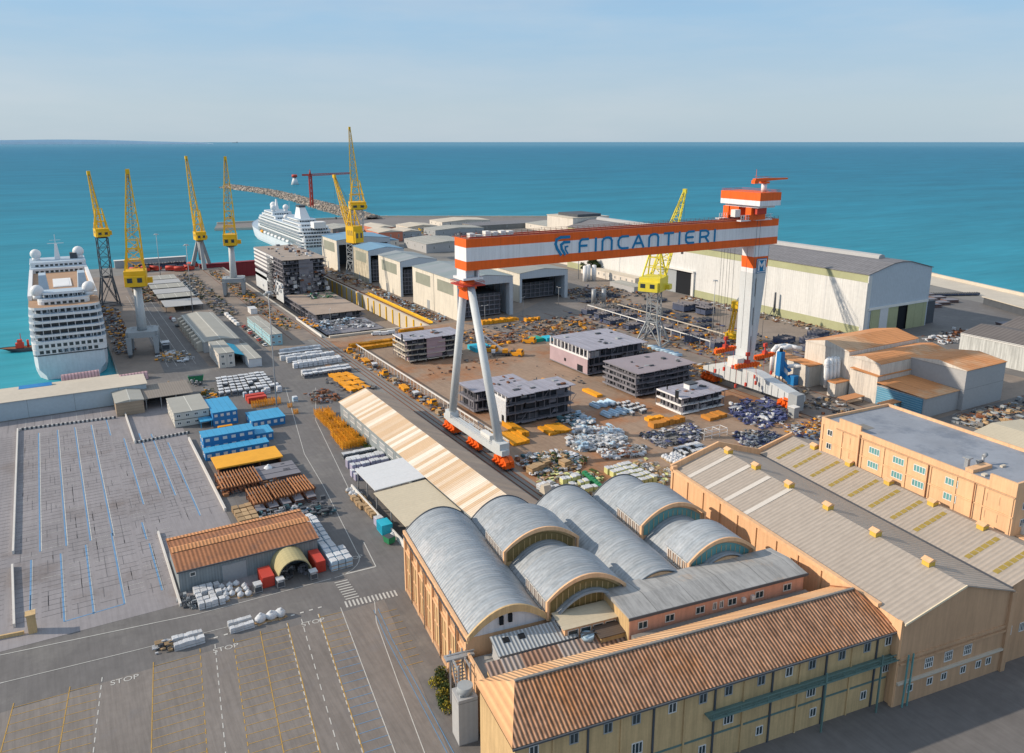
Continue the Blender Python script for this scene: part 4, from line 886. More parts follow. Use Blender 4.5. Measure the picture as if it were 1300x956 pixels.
b = MB(); b.box(299.7, 300, 184, 205, .2, 8, 0)
for i in range(8): b.box(299.5, 299.72, 184, 205, .8 + i * .95, .95 + i * .95, 1)
b.build('louvred_wall', [mat('blue_louvre', (.1, .27, .4), var=.2), mat('blue_louvre_light', (.25, .45, .55), var=.2)], t)
def duct(pts, r):
    b = MB()
    for a, c in zip(pts[:-1], pts[1:]): b.cyl(a, c, r, n=12)
    for a in pts[1:-1]: b.ball(a, r * 1.02, 12)
    b.build('duct', m_white, t)
for k in range(4): x = 292.5 + k * 2.6; duct([(x + 1, 226, 3), (x, 226, 12.5), (x + 1.2, 227, 14.6), (x + 5, 229, 14.8), (304 + k, 231, 13)], 1.05)
for k in range(2): y = 252 + k * 3.4; duct([(291, y, 3), (291, y, 13.5), (293, y, 15.2), (299, y, 15), (304, y - 2, 14)], 1.1)
duct([(290, 246, 2), (290, 246, 8), (292, 243, 9), (298, 240, 8.5)], 1.0)
b = MB(); b.box(292, 300.8, 220, 224, 0, 6.4, 0); b.box(291.6, 301, 219.6, 224.4, 6.4, 6.8, 1); b.build('lean_to', [m_plight, m_proof], t)
b = MB(); b.box(289, 299.8, 193, 197, 4.4, 4.7, 0); [b.box(x, x + .25, y, y + .25, 0, 4.4, 1) for x in (289.2, 299.2) for y in (193.2, 196.5)]; b.box(286, 297.8, 209, 214, 2.6, 2.9, 0); [b.box(x, x + .2, y, y + .2, 0, 2.6, 1) for x in (286.2, 297) for y in (209.2, 213.5)]; b.build('awning', [m_rroof2, m_dgrey], t)
t = T('dust_filter', 'bright blue folded dust filter tower beside the white ducts', 'filter tower', (287, 247, 0))
bl = mat('bright_blue', (.02, .2, .5), rough=.5, var=.15); b = MB(); b.box(-1.4, 1.2, -1.3, 1.3, 4, 15.5, 0); b.beam((0, 0, 6), (4.5, -4, .5), 2.4, 2.2); b.beam((0, 0, 12), (4.5, -2, 6), 1.6, 1.6); b.box(3, 6, -6, -2.5, 0, 4.5, 0); b.build('housing', bl, t)
b = MB(); [b.beam((x, y, 0), (x, y, 4), .35) for x in (-1.2, 1) for y in (-1.1, 1.1)]; b.build('leg', m_dgrey, t); b = MB(); b.cyl((-.1, 0, 15.5), (-.1, 0, 17), .8, n=10); b.build('outlet', m_dark, t)
# dark roofed grey shed at the right edge
t = T('grey_shed', 'pale grey shed with dark ribbed roof at the right edge', 'shed')
b = MB(); b.box(407, 480, 140, 234, 0, 12.5, 0); b.build('wall', mat('streaked_wall', (.52, .54, .53), var=.15, streak=('z', .35), lines=('y', 6, .03, .3)), t)
b = MB(); gable_y(b, 407, 443, 140, 234, 12.5, 15.5); gable_y(b, 444, 480, 140, 234, 12.5, 15.5); b.build('roof', mat('dark_ribbed_roof', (.16, .145, .14), var=.25, sc=.1, rib=('y', 2.2, .15, 0)), t)
b = MB(); b.box(406.7, 407, 140, 234, 11.9, 12.9, 0); b.build('gutter', m_frame, t)
t = T('tin_shed', 'low brown tin roofed shed behind the office block', 'shed')
b = MB(); b.box(232, 262, 60, 150, 0, 13, 0); b.build('wall', m_concd, t); b = MB(); gable_y(b, 232, 262, 60, 150, 13, 15.5); b.build('roof', m_brownr, t)
t = T('cream_shed', 'low cream roofed shed behind the brown tin roofed one', 'shed')
b = MB(); b.box(263, 300, 50, 146, 0, 11, 0); b.build('wall', m_concd, t); b = MB(); gable_y(b, 263, 300, 50, 146, 11, 13); b.build('roof', m_cream, t)
t = T('promenade_store', 'long low pale roofed store on the sea promenade', 'store', (548, 268, 0), R(-24))
b = MB(); b.box(-8, 8, -45, 40, 0, 5, 0); b.build('wall', m_dgrey, t); b = MB(); b.box(-9, 9, -46, 41, 5, 5.5, 0); b.build('roof', m_concl, t)
# small buildings in front of the shed
cabin('wall_store', 'cream store row along the assembly shed wall', 'store', 392, 400.5, 486, 560, 6, m_plight, m_concl, 1, 1, 10, wm=m_dgrey)
cabin('grey_hut', 'low grey flat roofed hut in front of the assembly shed', 'hut', 372, 383, 462, 492, 4.6, m_pgrey, m_gabr)

# ---- far buildings beyond the halls
far = [((318, 347, 850, 890), 11, m_brick, m_concl, 'terracotta walled workshop behind the yellow crane'),
       ((352, 378, 868, 905), 8, m_grey, m_concl, 'white roofed gabled hut right of the terracotta workshop'), ((395, 460, 866, 900), 8, m_grey, m_gabr, 'long low grey green roofed store near the sea wall road'),
       ((385, 425, 925, 965), 7, m_plight, m_concl, 'cream store with pale roof near the sea wall road'), ((448, 520, 960, 1000), 7, m_plight, m_concl, 'pale flat store beyond the yellow scrap heap'),
       ((470, 560, 905, 945), 6, m_concd, m_shroof, 'dark roofed long store close to the gantry top'), ((345, 372, 935, 985), 7, m_brick, m_concl, 'terracotta store behind the white gabled hut'),
       ((328, 380, 742, 800), 9, m_pgrey, m_gabr, 'broad flat grey store behind the halls'), ((300, 322, 800, 830), 8, m_plight, m_hallb, 'small blue roofed store behind the halls'),
       ((540, 600, 820, 900), 7, m_plight, m_gabr, 'pale store behind the gantry girder'), ((300, 335, 960, 1010), 6, m_concd, m_gabr, 'grey store near the second cruise ship')]
for (a, c, d, e), h, mw, mr, lb in far:
    cabin('distant_store', lb, 'store', a, c, d, e, h, mw, mr, gab=2 if mr is not m_shroof else 0, front=3, left=3)
# ================================================================== GANTRY CRANE
t = T('gantry_crane', 'giant orange and white gantry crane spanning the yard with blue lettering', 'gantry crane')
GX0, GX1, GY0, GY1, Z0, Z1 = 123.2, 276, 245, 254, 66.5, 77.5
b = MB(); b.box(GX0, GX1, GY0, GY1, Z0, 69.7, 0); b.box(GX0, GX1, GY0 - .001, GY1, 69.7, 74.5, 1); b.box(GX0, GX1, GY0, GY1, 74.5, Z1, 0, top=2)
gird = b.build('girder', [m_orange, m_orw, mat('walkway_red', (.32, .12, .08), var=.3, sc=.2, lines=('x', 6, .05, -.5))], t)
b = MB()
for yy in (GY0 + .1, GY1 - .1, GY0 + 4.5):
    for z in (78.1, 78.7): b.beam((GX0, yy, z), (GX1, yy, z), .08)
    for i in range(int((GX1 - GX0) / 2.5) + 1): b.box(GX0 + i * 2.5, GX0 + i * 2.5 + .09, yy - .04, yy + .05, Z1, 78.75, 0)
b.build('railing', m_rust, t)
for yy in (GY0 + 1.6, GY1 - 1.6):
    b = MB(); b.box(GX0 + 2, GX1 - 2, yy - .2, yy + .2, Z1, Z1 + .35, 0); b.build('rail', m_red, t)
b = MB(); b.beam((GX0, GY0 - 1.1, 75.3), (GX1, GY0 - 1.1, 75.3), .06) if 0 else None
for i in range(6): b.box(126 + i * 3.1, 128 + i * 3.1, 247.5, 250, Z1, Z1 + rnd.uniform(.8, 2), 0)
b.build('winch', m_frame, t)
# lettering, drawn as strokes on the front face
b = MB(); yl = GY0 - .06; SK = [0]
def stroke(pts, w=.85, m=0):
    for a, c in zip(pts[:-1], pts[1:]):
        SK[0] = (SK[0] + 1) % 9
        dx, dz = c[0] - a[0], c[1] - a[1]; l = math.hypot(dx, dz); ux, uz = dx / l, dz / l; e = w * .42
        p = [(a[0] - ux * e - uz * w / 2, a[1] - uz * e + ux * w / 2), (a[0] - ux * e + uz * w / 2, a[1] - uz * e - ux * w / 2), (c[0] + ux * e + uz * w / 2, c[1] + uz * e - ux * w / 2), (c[0] + ux * e - uz * w / 2, c[1] + uz * e + ux * w / 2)]
        i = len(b.v)
        for yy in (yl - .12 - SK[0] * .006, yl + .03): b.v += [(x, yy, z) for x, z in p]
        for q in ((0, 1, 2, 3), (7, 6, 5, 4), (0, 4, 5, 1), (1, 5, 6, 2), (2, 6, 7, 3), (3, 7, 4, 0)): b.f.append(tuple(i + k for k in q)); b.mi.append(m); b.sm.append(False)
def letter(ch, x, w=3.6, h=4.6, z=70.0):
    T_ = lambda u, v: (x + u * w, z + v * h)
    A = {'F': [[(.0, 0), (.0, .72), (.12, .92), (.3, 1), (1, 1)], [(0, .48), (.85, .48)]],
         'I': [[(.5, 0), (.5, 1)]],
         'N': [[(0, 0), (0, .72), (.15, .93), (.4, 1), (.65, 1), (.88, .93), (1, .72), (1, 0)]],
         'C': [[(1, 1), (.4, 1), (.14, .9), (0, .66), (0, .34), (.14, .1), (.4, 0), (1, 0)]],
         'A': [[(0, 0), (.42, .9), (.5, 1), (.58, .9), (1, 0)], [(.24, .34), (.76, .34)]],
         'T': [[(0, 1), (1, 1)], [(.5, 1), (.5, 0)]],
         'E': [[(1, 1), (.35, 1), (.1, .9), (0, .7), (0, .3), (.1, .1), (.35, 0), (1, 0)], [(0, .5), (.9, .5)]],
         'R': [[(0, 0), (0, 1), (.65, 1), (.92, .9), (1, .72), (.92, .54), (.65, .45), (0, .45)], [(.6, .45), (1, 0)]]}[ch]
    for s_ in A: stroke([T_(*p) for p in s_])
x = 170.6
for ch, w_, adv in (('F', 3.7, 6.9), ('I', 1, 3.6), ('N', 4.4, 7.6), ('C', 4.6, 7.1), ('A', 5.2, 8.0), ('N', 4.6, 7.8), ('T', 4.4, 7.3), ('I', 1, 4.0), ('E', 4.1, 7.6), ('R', 4.6, 7.6), ('I', 1, 2)):
    letter(ch, x, w_); x += adv
# emblem: two nested hooked strokes
stroke([(165.8, 75.9), (162, 75.9), (160.3, 75.2), (159.9, 73.6), (160.6, 71.8), (162.2, 69.6)], 1.05)
stroke([(165.9, 74.0), (163.6, 74.0), (162.3, 73.2), (162.6, 71.6), (164.0, 69.6)], .95); stroke([(165.2, 72.4), (164.2, 72.3), (164.3, 71.2), (165.3, 69.8)], .6)
b.build('lettering', m_logo, t)
# pivot leg (A frame)
XL = 126
for s_, y in ((-1, 226.5), (1, 264.5)):
    b = MB(); b.cyl((XL, y, 7), (XL, 250 + s_ * 2.6, 60.5), 1.55, 1.4, 18); b.build('leg', m_lgrey, t)
b = MB(); b.box(XL - 1.5, XL + 1.5, 222.5, 269, 5.3, 7.2, 0); b.prism([(222.5, 5.3), (227, 4.7), (264, 4.7), (269, 5.3)], XL - 1.45, XL + 1.45, 'x', 0); b.box(XL - 1.8, XL + 1.8, 223.5, 229, 7.2, 9.4, 0); b.box(XL - 1.8, XL + 1.8, 262.5, 267, 7.2, 9.4, 0); sill = b.build('sill_beam', m_lgrey, t)
b = MB()
for xx in (XL - 1.6, XL + 1.6):
    for z in (7.8, 8.4): b.beam((xx, 229, z), (xx, 262.5, z), .09)
    for i in range(15): b.box(xx - .05, xx + .05, 229 + i * 2.35, 229.1 + i * 2.35, 7.2, 8.4, 0)
b.box(XL - .6, XL + 1.5, 233, 240, 7.2, 9.2, 0); b.build('walkway', m_frame, t)
def bogies(x, ys, m=m_orange, h=3.4, parent=t):
    for y in ys:
        b = MB(); b.box(x - .9, x + .9, y - 1.2, y + 1.2, 4.2, 5.2, 0); [b.prism([(y + k_ * 2.4 - 2, 3.2), (y + k_ * 2.4 + 2, 3.2), (y + k_ * 2.4, 4.6)], x - .8, x + .8, 'x', 0) for k_ in (-1, 1)]
        for k in (-3.5, -1.2, 1.2, 3.5): b.box(x - .9, x + .9, y + k - .8, y + k + .8, .9, 2.2, 0); b.beam((x, y + k, 2.0), (x - 1.7, y + k, 1.6), .9); b.box(x - .7, x + .7, y + k - .9, y + k + .9, 2.3, 3.4, 0)
        o = b.build('bogie', m, parent)
        for k in (-4, -2.6, -1.3, 1.3, 2.6, 4):
            q = MB(); q.cyl((x - .45, y + k, .65), (x + .45, y + k, .65), .5, n=12); q.build('wheel', m_dgrey, o)
bogies(XL, (225.5, 245.5, 266)); bogies(XL + 1.8, (225.5, 266))
b = MB(); b.cyl((XL, 250, 59.5), (XL, 250, 63), 3.4, 2.4, 20); b.prism([(246.2, 56), (253.8, 56), (252.4, 61), (247.6, 61)], XL - 1.7, XL + 1.7, 'x', 0); b.build('pivot_cone', m_orange, t)
b = MB(); b.box(XL - 4.2, XL + 4.6, 245, 255, 60.8, 61.2, 0); [b.beam((XL + sx * 4.3, 245, z), (XL + sx * 4.3, 255, z), .12) for sx in (-1, 1) for z in (61.9, 62.4)]; [b.beam((XL - 4.2, yy, 62.2), (XL + 4.5, yy, 62.2), .12) for yy in (245, 255)]; b.build('platform', m_red, t)
b = MB(); b.box(XL - 3.6, XL + 4.2, 245.8, 254, 63, 63.8, 0); b.box(XL - 1.6, XL + 1.6, 247.5, 252, 63.8, 66.5, 0); b.box(XL - 2.6, XL - 2.1, 246, 253, 63.8, 66.5, 0); b.box(XL + 2.2, XL + 2.8, 246, 253, 63.8, 66.5, 0); b.build('bearing', m_orw, t)
# fixed leg
b = MB(); i0 = len(b.v)
def frus(b, xa, xb, ya, yb, za, xc, xd, yc, yd, zb, m=0):
    i = len(b.v); b.v += [(xa, ya, za), (xb, ya, za), (xb, yb, za), (xa, yb, za), (xc, yc, zb), (xd, yc, zb), (xd, yd, zb), (xc, yd, zb)]
    for q in ((0, 3, 2, 1), (4, 5, 6, 7), (0, 1, 5, 4), (1, 2, 6, 5), (2, 3, 7, 6), (3, 0, 4, 7)): b.f.append(tuple(i + a for a in q)); b.mi.append(m); b.sm.append(False)
lx = lambda z: (262.8 + (262.6 - 262.8) * (z - 6) / 60.5, 266.4 + (272.0 - 266.4) * (z - 6) / 60.5)
for za, zb, m_ in ((6, 54.5, 0), (54.5, 56.5, 1), (56.5, 61.5, 2), (61.5, 66.5, 1)):
    a, c = lx(za), lx(zb); frus(b, a[0], a[1], 245.2, 252.0, za, c[0], c[1], 245.2, 252.4, zb, m_)
b.build('leg', [m_lgrey, m_orw, m_orange], t)
b = MB(); b.poly([(264.4, 245.05, 54.2), (270.1, 245.05, 54.2), (270.6, 245.05, 60.6), (264.4, 245.05, 60.6)]); yl_ = yl; yl = 244.98
for P_ in ([(265.8, 55.6), (265.8, 59.2), (267.4, 57.2), (269.0, 59.2), (269.0, 55.6)],): stroke(P_, .8, 1)
stroke([(264.8, 54.7), (269.8, 54.7), (270.1, 60.1), (264.8, 60.1), (264.8, 54.7)], .35, 1); yl = yl_
b.build('emblem_panel', [m_logo, m_orw], t)
for xx, z in ((264.4, 18), (264.6, 31), (264.8, 44)): b = MB(); b.box(xx, xx + .1, 244.95, 245.18, z, z + 8, 0); b.build('ladder', m_dgrey, t)
b = MB(); b.prism([(214.5, 4), (214.5, 6.4), (238, 11.5), (257, 11.5), (269.5, 7), (269.5, 4)], 260.4, 266.2, 'x', 0); b.build('sill_beam', m_lgrey, t)
for i in range(15):
    y = 217 + i * 3.5; b = MB(); b.box(260.22, 260.38, y, y + .18, 4, 6 + (min(y - 214, 24) * .2 if y < 256 else 2.2), 0); b.build('rib', m_grey, t)
b = MB(); b.box(258, 262.5, 212, 216.5, 1.5, 8.5, 0); b.box(258, 262, 246, 252, 11.5, 16, 1); b.build('switch_house', [m_grey, m_frame], t)
bogies(261, (219.5, 266)); bogies(263.2, (219.5, 266))
# trolleys and machinery house
th = MB(); th.box(254, 266.2, 236, 258.5, 86.3, 89.6, 0); th.box(254, 266.2, 236.01, 258.49, 84.2, 86.3, 1); th.box(255.5, 265, 238, 257, 83.2, 84.2, 1); mh = th.build('machinery_house', [m_orange, m_orw], t)
b = MB()
for xx in (254.2, 266):
    for z in (90, 90.5): b.beam((xx, 236.2, z), (xx, 258.3, z), .1)
for yy in (236.2, 258.3):
    for z in (90, 90.5): b.beam((254.2, yy, z), (266, yy, z), .1)
b.build('railing', m_red, mh)
b = MB()
for yy in (243, 256): b.box(255, 263.5, yy - 1.6, yy + 1.6, 78, 83.2, 0)
b.box(255.5, 264, 249, 256.5, 79.2, 83.2, 0); b.box(256.5, 262, 239.5, 242, 80.5, 83.2, 1); b.build('trolley_frame', [m_orange, m_red], t)
b = MB()
for yy, x0_, x1_ in ((243.2, 250, 256), (243.2, 259, 268.5), (255.8, 250, 268.5)):
    b.box(x0_, x1_, yy - 1.2, yy + 1.2, 77.6, 78.1, 0)
    for z in (79, 80.2): b.beam((x0_, yy - 1.2, z), (x1_, yy - 1.2, z), .14)
    k = x0_
    while k <= x1_: b.box(k, k + .15, yy - 1.25, yy - 1.1, 78, 80.3, 0); k += 1.4
b.build('trolley_platform', m_orw, t)
b = MB(); b.cyl((260, 240, 89.6), (260, 240, 93.2), 1.15, n=14); jb = b.build('jib_post', m_orw, t)
b = MB(); b.box(258.5, 261.5, 238.5, 241.5, 93.2, 94, 0); b.beam((254, 240, 94.6), (262, 240, 94.8), 1.6, 1.3); b.beam((262, 240, 94.8), (273.5, 240, 94.9), 1.2, 1.1, w2=.7, h2=.6); b.box(253.4, 255.6, 239, 241, 93.2, 94.6, 0); b.beam((255, 239.2, 96.2), (263, 239.2, 95.8), .12); b.beam((255, 240.8, 96.2), (263, 240.8, 95.8), .12); b.beam((255, 240, 94), (255, 240, 99), .12); b.build('service_jib', m_orange, jb)
b = MB(); b.box(248, 251, 243.5, 246, 79.5, 82.5, 0); b.build('lower_trolley', m_frame, t)
# ropes and spreader beams
def rope(x, y, z0, z1, parent=t): b = MB(); b.cyl((x, y, z0), (x, y, z1), .07, n=5, cap=False); b.build('rope', m_dgrey, parent)
for x in (241.5, 243, 245, 246.5, 249): rope(x, 243.2, 29, 66.4)
for x in (260.2, 262.2): rope(x, 242.4, 20, 84)
for x in (256.5, 269.2): rope(x, 243.2, 22, 66.4)
def spreader(x, y, z, L_, ang, lab):
    s_ = T('spreader_beam', lab, 'spreader beam', (x, y, z), ang)
    b = MB(); b.box(-L_ / 2, L_ / 2, -.6, .6, -.6, .6, 0)
    for k in range(int(L_ / 1.5)): u = -L_ / 2 + .8 + k * 1.5; b.box(u - .35, u + .35, -.85, .85, -1.1, .9, 0)
    b.build('beam', m_orange, s_)
    b = MB(); b.box(-1, 1, -.8, .8, .6, 2.2, 0); b.beam((0, 0, 2), (0, 0, 4), .5); b.box(-.9, .9, -.5, .5, 4, 5.6, 0); b.build('hook_block', m_red, s_)
    for u in (-L_ / 2 + 1, 0, L_ / 2 - 1): b = MB(); b.cyl((u, 0, -1), (u, 0, -8), .06, n=5, cap=False); b.box(u - .4, u + .4, -.4, .4, -9.6, -8, 0); b.build('sling', m_red, s_)
spreader(245, 241, 23.5, 13, R(4), 'left hanging orange spreader beam in front of the right gantry leg')
spreader(253.5, 236, 16.5, 13, R(-6), 'lowest orange spreader beam hanging by the white block')
spreader(266, 238, 18.6, 13, R(4), 'right hanging orange spreader beam crossing the gantry leg')

# ================================================================== SLEWING JIB CRANES
def jib_crane(label, x, y, kind, zc, ch, cw, az, r, zt, jw=6., low=.42, my=None, group='yellow slewing cranes', mt=None, backleg=True, portal_h=13., wide=None):
    my = my or m_yel; mt = mt or m_grey
    t = T('jib_crane', label, 'crane', (x, y, 0), -R(az), group)     # local +y is the jib direction
    if kind == 'portal':
        b = MB(); s = 6.5; h = portal_h
        for sx in (-1, 1):
            for sy in (-1, 1): frus(b, sx * s - 1, sx * s + 1, sy * s - 1.2, sy * s + 1.2, 1, sx * s - 1.4, sx * s + 1.4, sy * s - 1.6, sy * s + 1.6, h - 2.5)
            b.box(sx * s - 1.3, sx * s + 1.3, -s, s, h - 3, h - .01, 0)
        b.box(-s, s, -s - 1.3, -s + 1.3, h - 3, h, 0); b.box(-s, s, s - 1.3, s + 1.3, h - 3, h, 0); b.box(-s + .5, s - .5, -s + .5, s - .5, h - 1.2, h - .2, 0); b.build('portal', mt, t)
        b = MB(); b.cyl((0, 0, h), (0, 0, zc), 2.5, 1.9, 18); b.build('column', m_lgrey, t)
        for sx in (-1, 1): b = MB(); b.box(sx * s - .7, sx * s + .7, -s - 3.4, s + 3.4, .3, 1.2, 0); b.build('bogie', m_dgrey, t)
    elif kind == 'tripod':
        b = MB()
        for k in range(3): a = k * 2.094 + .5; b.beam((9 * math.cos(a), 9 * math.sin(a), 0), (1.5 * math.cos(a), 1.5 * math.sin(a), zc), 3.2, 3.2, w2=2.4)
        b.cyl((0, 0, 8), (0, 0, zc), 2.2, 2.6, 16); b.build('tripod', mt, t)
    else:
        wb, wt = (13, 7) if wide is None else wide
        if wide is not None or portal_h:
            b = MB(); h1 = zc * .42
            for sx in (-1, 1):
                for sy in (-1, 1): b.beam((sx * wb / 2, sy * wb / 2, 0), (sx * wt / 2, sy * wt / 2, h1), .8)
                b.beam((sx * wb / 2, -wb / 2, .4), (sx * wt / 2, wt / 2, h1), .45); b.beam((sx * wb / 2, wb / 2, .4), (sx * wt / 2, -wt / 2, h1), .45)
            for z in (.28, h1):
                w_ = wb + (wt - wb) * z / h1 if z > 1 else wb
                for k in range(2): b.beam((-w_ / 2, (k * 2 - 1) * w_ / 2, z if z > 1 else 1), (w_ / 2, (k * 2 - 1) * w_ / 2, z if z > 1 else 1), .6); b.beam(((k * 2 - 1) * w_ / 2, -w_ / 2, z if z > 1 else 1), ((k * 2 - 1) * w_ / 2, w_ / 2, z if z > 1 else 1), .6)
                b.beam((-wt / 2, -wt / 2, h1), (wt / 2, wt / 2, h1), .4)
            for k in (-1, 1): b.beam((-wb / 2, k * wb / 2, .4), (wt / 2, k * wt / 2, h1), .45); b.beam((wb / 2, k * wb / 2, .4), (-wt / 2, k * wt / 2, h1), .45)
            b.build('portal', mt, t)
            b = MB(); b.lattice((0, 0, h1), (0, 0, zc - 1), wt, wt * 1.0, 4, .55, br=.32); b.build('tower', mt, t)
    b = MB(); b.cyl((0, 0, zc - 1.2), (0, 0, zc), cw * .36, n=20); b.build('slewing_ring', m_dgrey, t)
    hb = ch
    b = MB(); b.box(-cw / 2, cw / 2, -cw * .75, cw * .35, zc, zc + hb, 0); b.box(-cw / 2 + .5, cw / 2 - .5, -cw * .95, -cw * .75, zc + .3, zc + hb * .7, 0); hs = b.build('machinery_house', my, t)
    b = MB(); b.box(-cw * .35, -cw * .12, -cw * .96, -cw * .955, zc + hb * .3, zc + hb * .6, 0); b.box(cw * .1, cw * .32, -cw * .96, -cw * .955, zc + hb * .3, zc + hb * .6, 0)
    for k in range(3): b.box(-cw / 2 - .03, -cw / 2, -cw * .6 + k * cw * .28, -cw * .5 + k * cw * .28, zc + hb * .45, zc + hb * .75, 0)
    b.build('window', m_glass, hs)
    b = MB(); b.box(cw / 2, cw / 2 + 2.4, cw * .0, cw * .35, zc + .4, zc + 3.2, 0); b.box(cw / 2 + .2, cw / 2 + 2.2, cw * .35, cw * .36, zc + 1.2, zc + 2.9, 1); b.build('cab', [my, m_glass], t)
    # upper frame
    zf = zc + hb + (zt - zc - hb) * .2
    b = MB(); w_ = cw * .44
    for sx in (-1, 1):
        b.beam((sx * w_, -cw * .5, zc + hb), (sx * w_ * .5, -cw * .1, zf + 6), .7); b.beam((sx * w_, cw * .25, zc + hb), (sx * w_ * .5, -cw * .1, zf + 6), .7); b.beam((sx * w_, -cw * .3, zc + hb + (zf - zc - hb) * .5), (sx * w_, cw * .15, zc + hb + (zf - zc - hb) * .5), .35)
    for z in (.35, .7, 1): q = zc + hb + (zf + 6 - zc - hb) * z; ww = w_ * (1 - .5 * z); b.beam((-ww, -cw * (.5 - .4 * z), q), (ww, -cw * (.5 - .4 * z), q), .45); b.beam((-ww, cw * (.25 - .35 * z), q), (ww, cw * (.25 - .35 * z), q), .4)
    b.build('a_frame', my, t)
    p0 = Vector((0, cw * .3, zc + hb * .8)); p1 = Vector((0, r, zt)); pm = p0.lerp(p1, low)
    b = MB(); b.lattice(p0, pm, jw, jw * .78, 4, .62, br=.32, d0=2.6, d1=3.4); b.lattice(pm, p1, jw * .78, 1.4, 7, .5, br=.26, d0=3.4, d1=1.2); b.box(-1, 1, r - 1.2, r + 1.4, zt - 1, zt + 1.6, 0); jo = b.build('jib', my, t)
    b = MB(); b.cyl((0, r + .8, zt), (0, r + .8, zt - .45 * (zt - 5)), .09, n=5, cap=False); b.box(-.6, .6, r + .2, r + 1.4, zt - .45 * (zt - 5) - 2, zt - .45 * (zt - 5), 0); b.build('hook_rope', m_dgrey, jo)
    b = MB()
    for sx in (-.8, .8): b.cyl((sx, -cw * .1, zf + 6), (sx * .5, r - .5, zt), .1, n=5, cap=False)
    b.build('stay', m_dgrey, t)
    return t
jib_crane('yellow jib crane on a dark lattice tower right beside the moored cruise ship', 29.5, 607, 'lattice', 48, 5.4, 8.5, -6, 21, 89, jw=3.2, mt=m_dgrey, wide=(12, 6.5))
jib_crane('large yellow jib crane with orange house on a pale column and grey portal', 36, 457, 'portal', 37.2, 8, 10.5, 9, 21, 94.3, jw=8.4)
jib_crane('yellow jib crane standing on a splayed grey tripod at the quay end', 113.5, 750, 'tripod', 26, 7.2, 9, -4, 22, 96.2, jw=6)
jib_crane('yellow jib crane on a white column over a grey portal left of the dry dock', 113, 607, 'portal', 37, 8, 9.5, 14, 20, 98, jw=7.6)
jib_crane('tallest yellow jib crane behind the cream halls with a grey lattice tower', 258, 745, 'lattice', 47.5, 7, 15, 12, 30, 122.5, jw=8, mt=m_grey, wide=(13, 10))
jib_crane('shorter yellow jib crane with a tall yellow frame house beside the tallest one', 222, 655, 'lattice', 27, 14, 9.5, -18, 22, 81.2, jw=5, wide=(10, 8))
jib_crane('lime yellow jib crane on a slender grey lattice tower under the gantry girder', 285, 336, 'lattice', 31, 7.6, 12, 60, 44, 81.8, jw=8, my=m_yel2, wide=(15, 6))
# red tower crane by the breakwater
t = T('tower_crane', 'thin red tower crane standing at the root of the breakwater', 'crane', (402.7, 1399.8, 0))
b = MB(); b.lattice((0, 0, 0), (0, 0, 54), 4, 4, 12, 1.3, br=.6); b.build('mast', m_red, t)
b = MB(); b.lattice((0, 0, 54), (62, -33, 57), 3, 2, 10, .9, br=.4); b.build('jib', m_red, t)
b = MB(); b.beam((0, 0, 54), (-12, 7, 54), 3, 3); b.cyl((0, 0, 54), (0, 0, 63), 2.2, .6); b.build('cabin', m_red, t)
t = T('sailing_buoy', 'white tapered sea beacon with a red top beyond the breakwater', 'sea beacon', (590, 2200, -3))
b = MB(); b.cyl((0, 0, 0), (0, 0, 20), 11, 4, 12); b.build('tower', m_white, t); b = MB(); b.cyl((0, 0, 20), (0, 0, 27), 8, 7, 12); b.build('lantern', m_red, t)
# crawler crane by the right gantry leg
t = T('crawler_crane', 'yellow crawler crane with grey folded jib beside the right gantry leg', 'crane', (329, 318, 0), R(20))
b = MB(); b.box(-3, 3, -3, 4, 1.6, 5, 0); b.build('house', m_yel, t)
for s_ in (-1, 1): b = MB(); b.box(s_ * 3 - .7, s_ * 3 + .7, -4.5, 4.5, 0, 1.5, 0); b.build('track', m_dgrey, t)
b = MB(); b.lattice((0, 2, 4), (-4, -2, 22), 2, 1.6, 6, .4); b.build('boom', m_yel, t); b = MB(); b.lattice((-4, -2, 22), (10, -3, 31), 1.6, 1, 6, .35); b.build('jib', m_grey, t)
b = MB(); b.box(-6, -2.4, -4, 0, 20, 24, 0); b.build('boom_head', m_yel, t)

# ================================================================== SHIPS
def rrect(hw, y0, y1, r, n=5, bow=0, nb=6):
    """outline with rounded stern corners and a tapering bow of length bow"""
    p = []
    for k in range(n + 1): a = math.pi + math.pi / 2 * k / n; p.append((-hw + r + r * math.cos(a), y0 + r + r * math.sin(a)))
    for k in range(n + 1): a = 1.5 * math.pi + math.pi / 2 * k / n; p.append((hw - r + r * math.cos(a), y0 + r + r * math.sin(a)))
    if bow:
        for k in range(nb + 1): u = k / nb; p.append((hw * math.sqrt(max(0, 1 - u ** 2)) if u < 1 else 0, y1 - bow + bow * u))
        for k in range(nb - 1, -1, -1): u = k / nb; p.append((-hw * math.sqrt(max(0, 1 - u ** 2)), y1 - bow + bow * u))
    else: p += [(hw, y1), (-hw, y1)]
    return p
def slab(b, poly, z0, z1, m=0, top=None):
    n = len(poly); i = len(b.v)
    for z in (z0, z1): b.v += [(x, y, z) for x, y in poly]
    for k in range(n): j = (k + 1) % n; b.f.append((i + k, i + j, i + n + j, i + n + k)); b.mi.append(m); b.sm.append(False)
    b.f.append(tuple(i + n + k for k in range(n))); b.mi.append(m if top is None else top); b.sm.append(False)
    b.f.append(tuple(i + k for k in range(n - 1, -1, -1))); b.mi.append(m); b.sm.append(False)
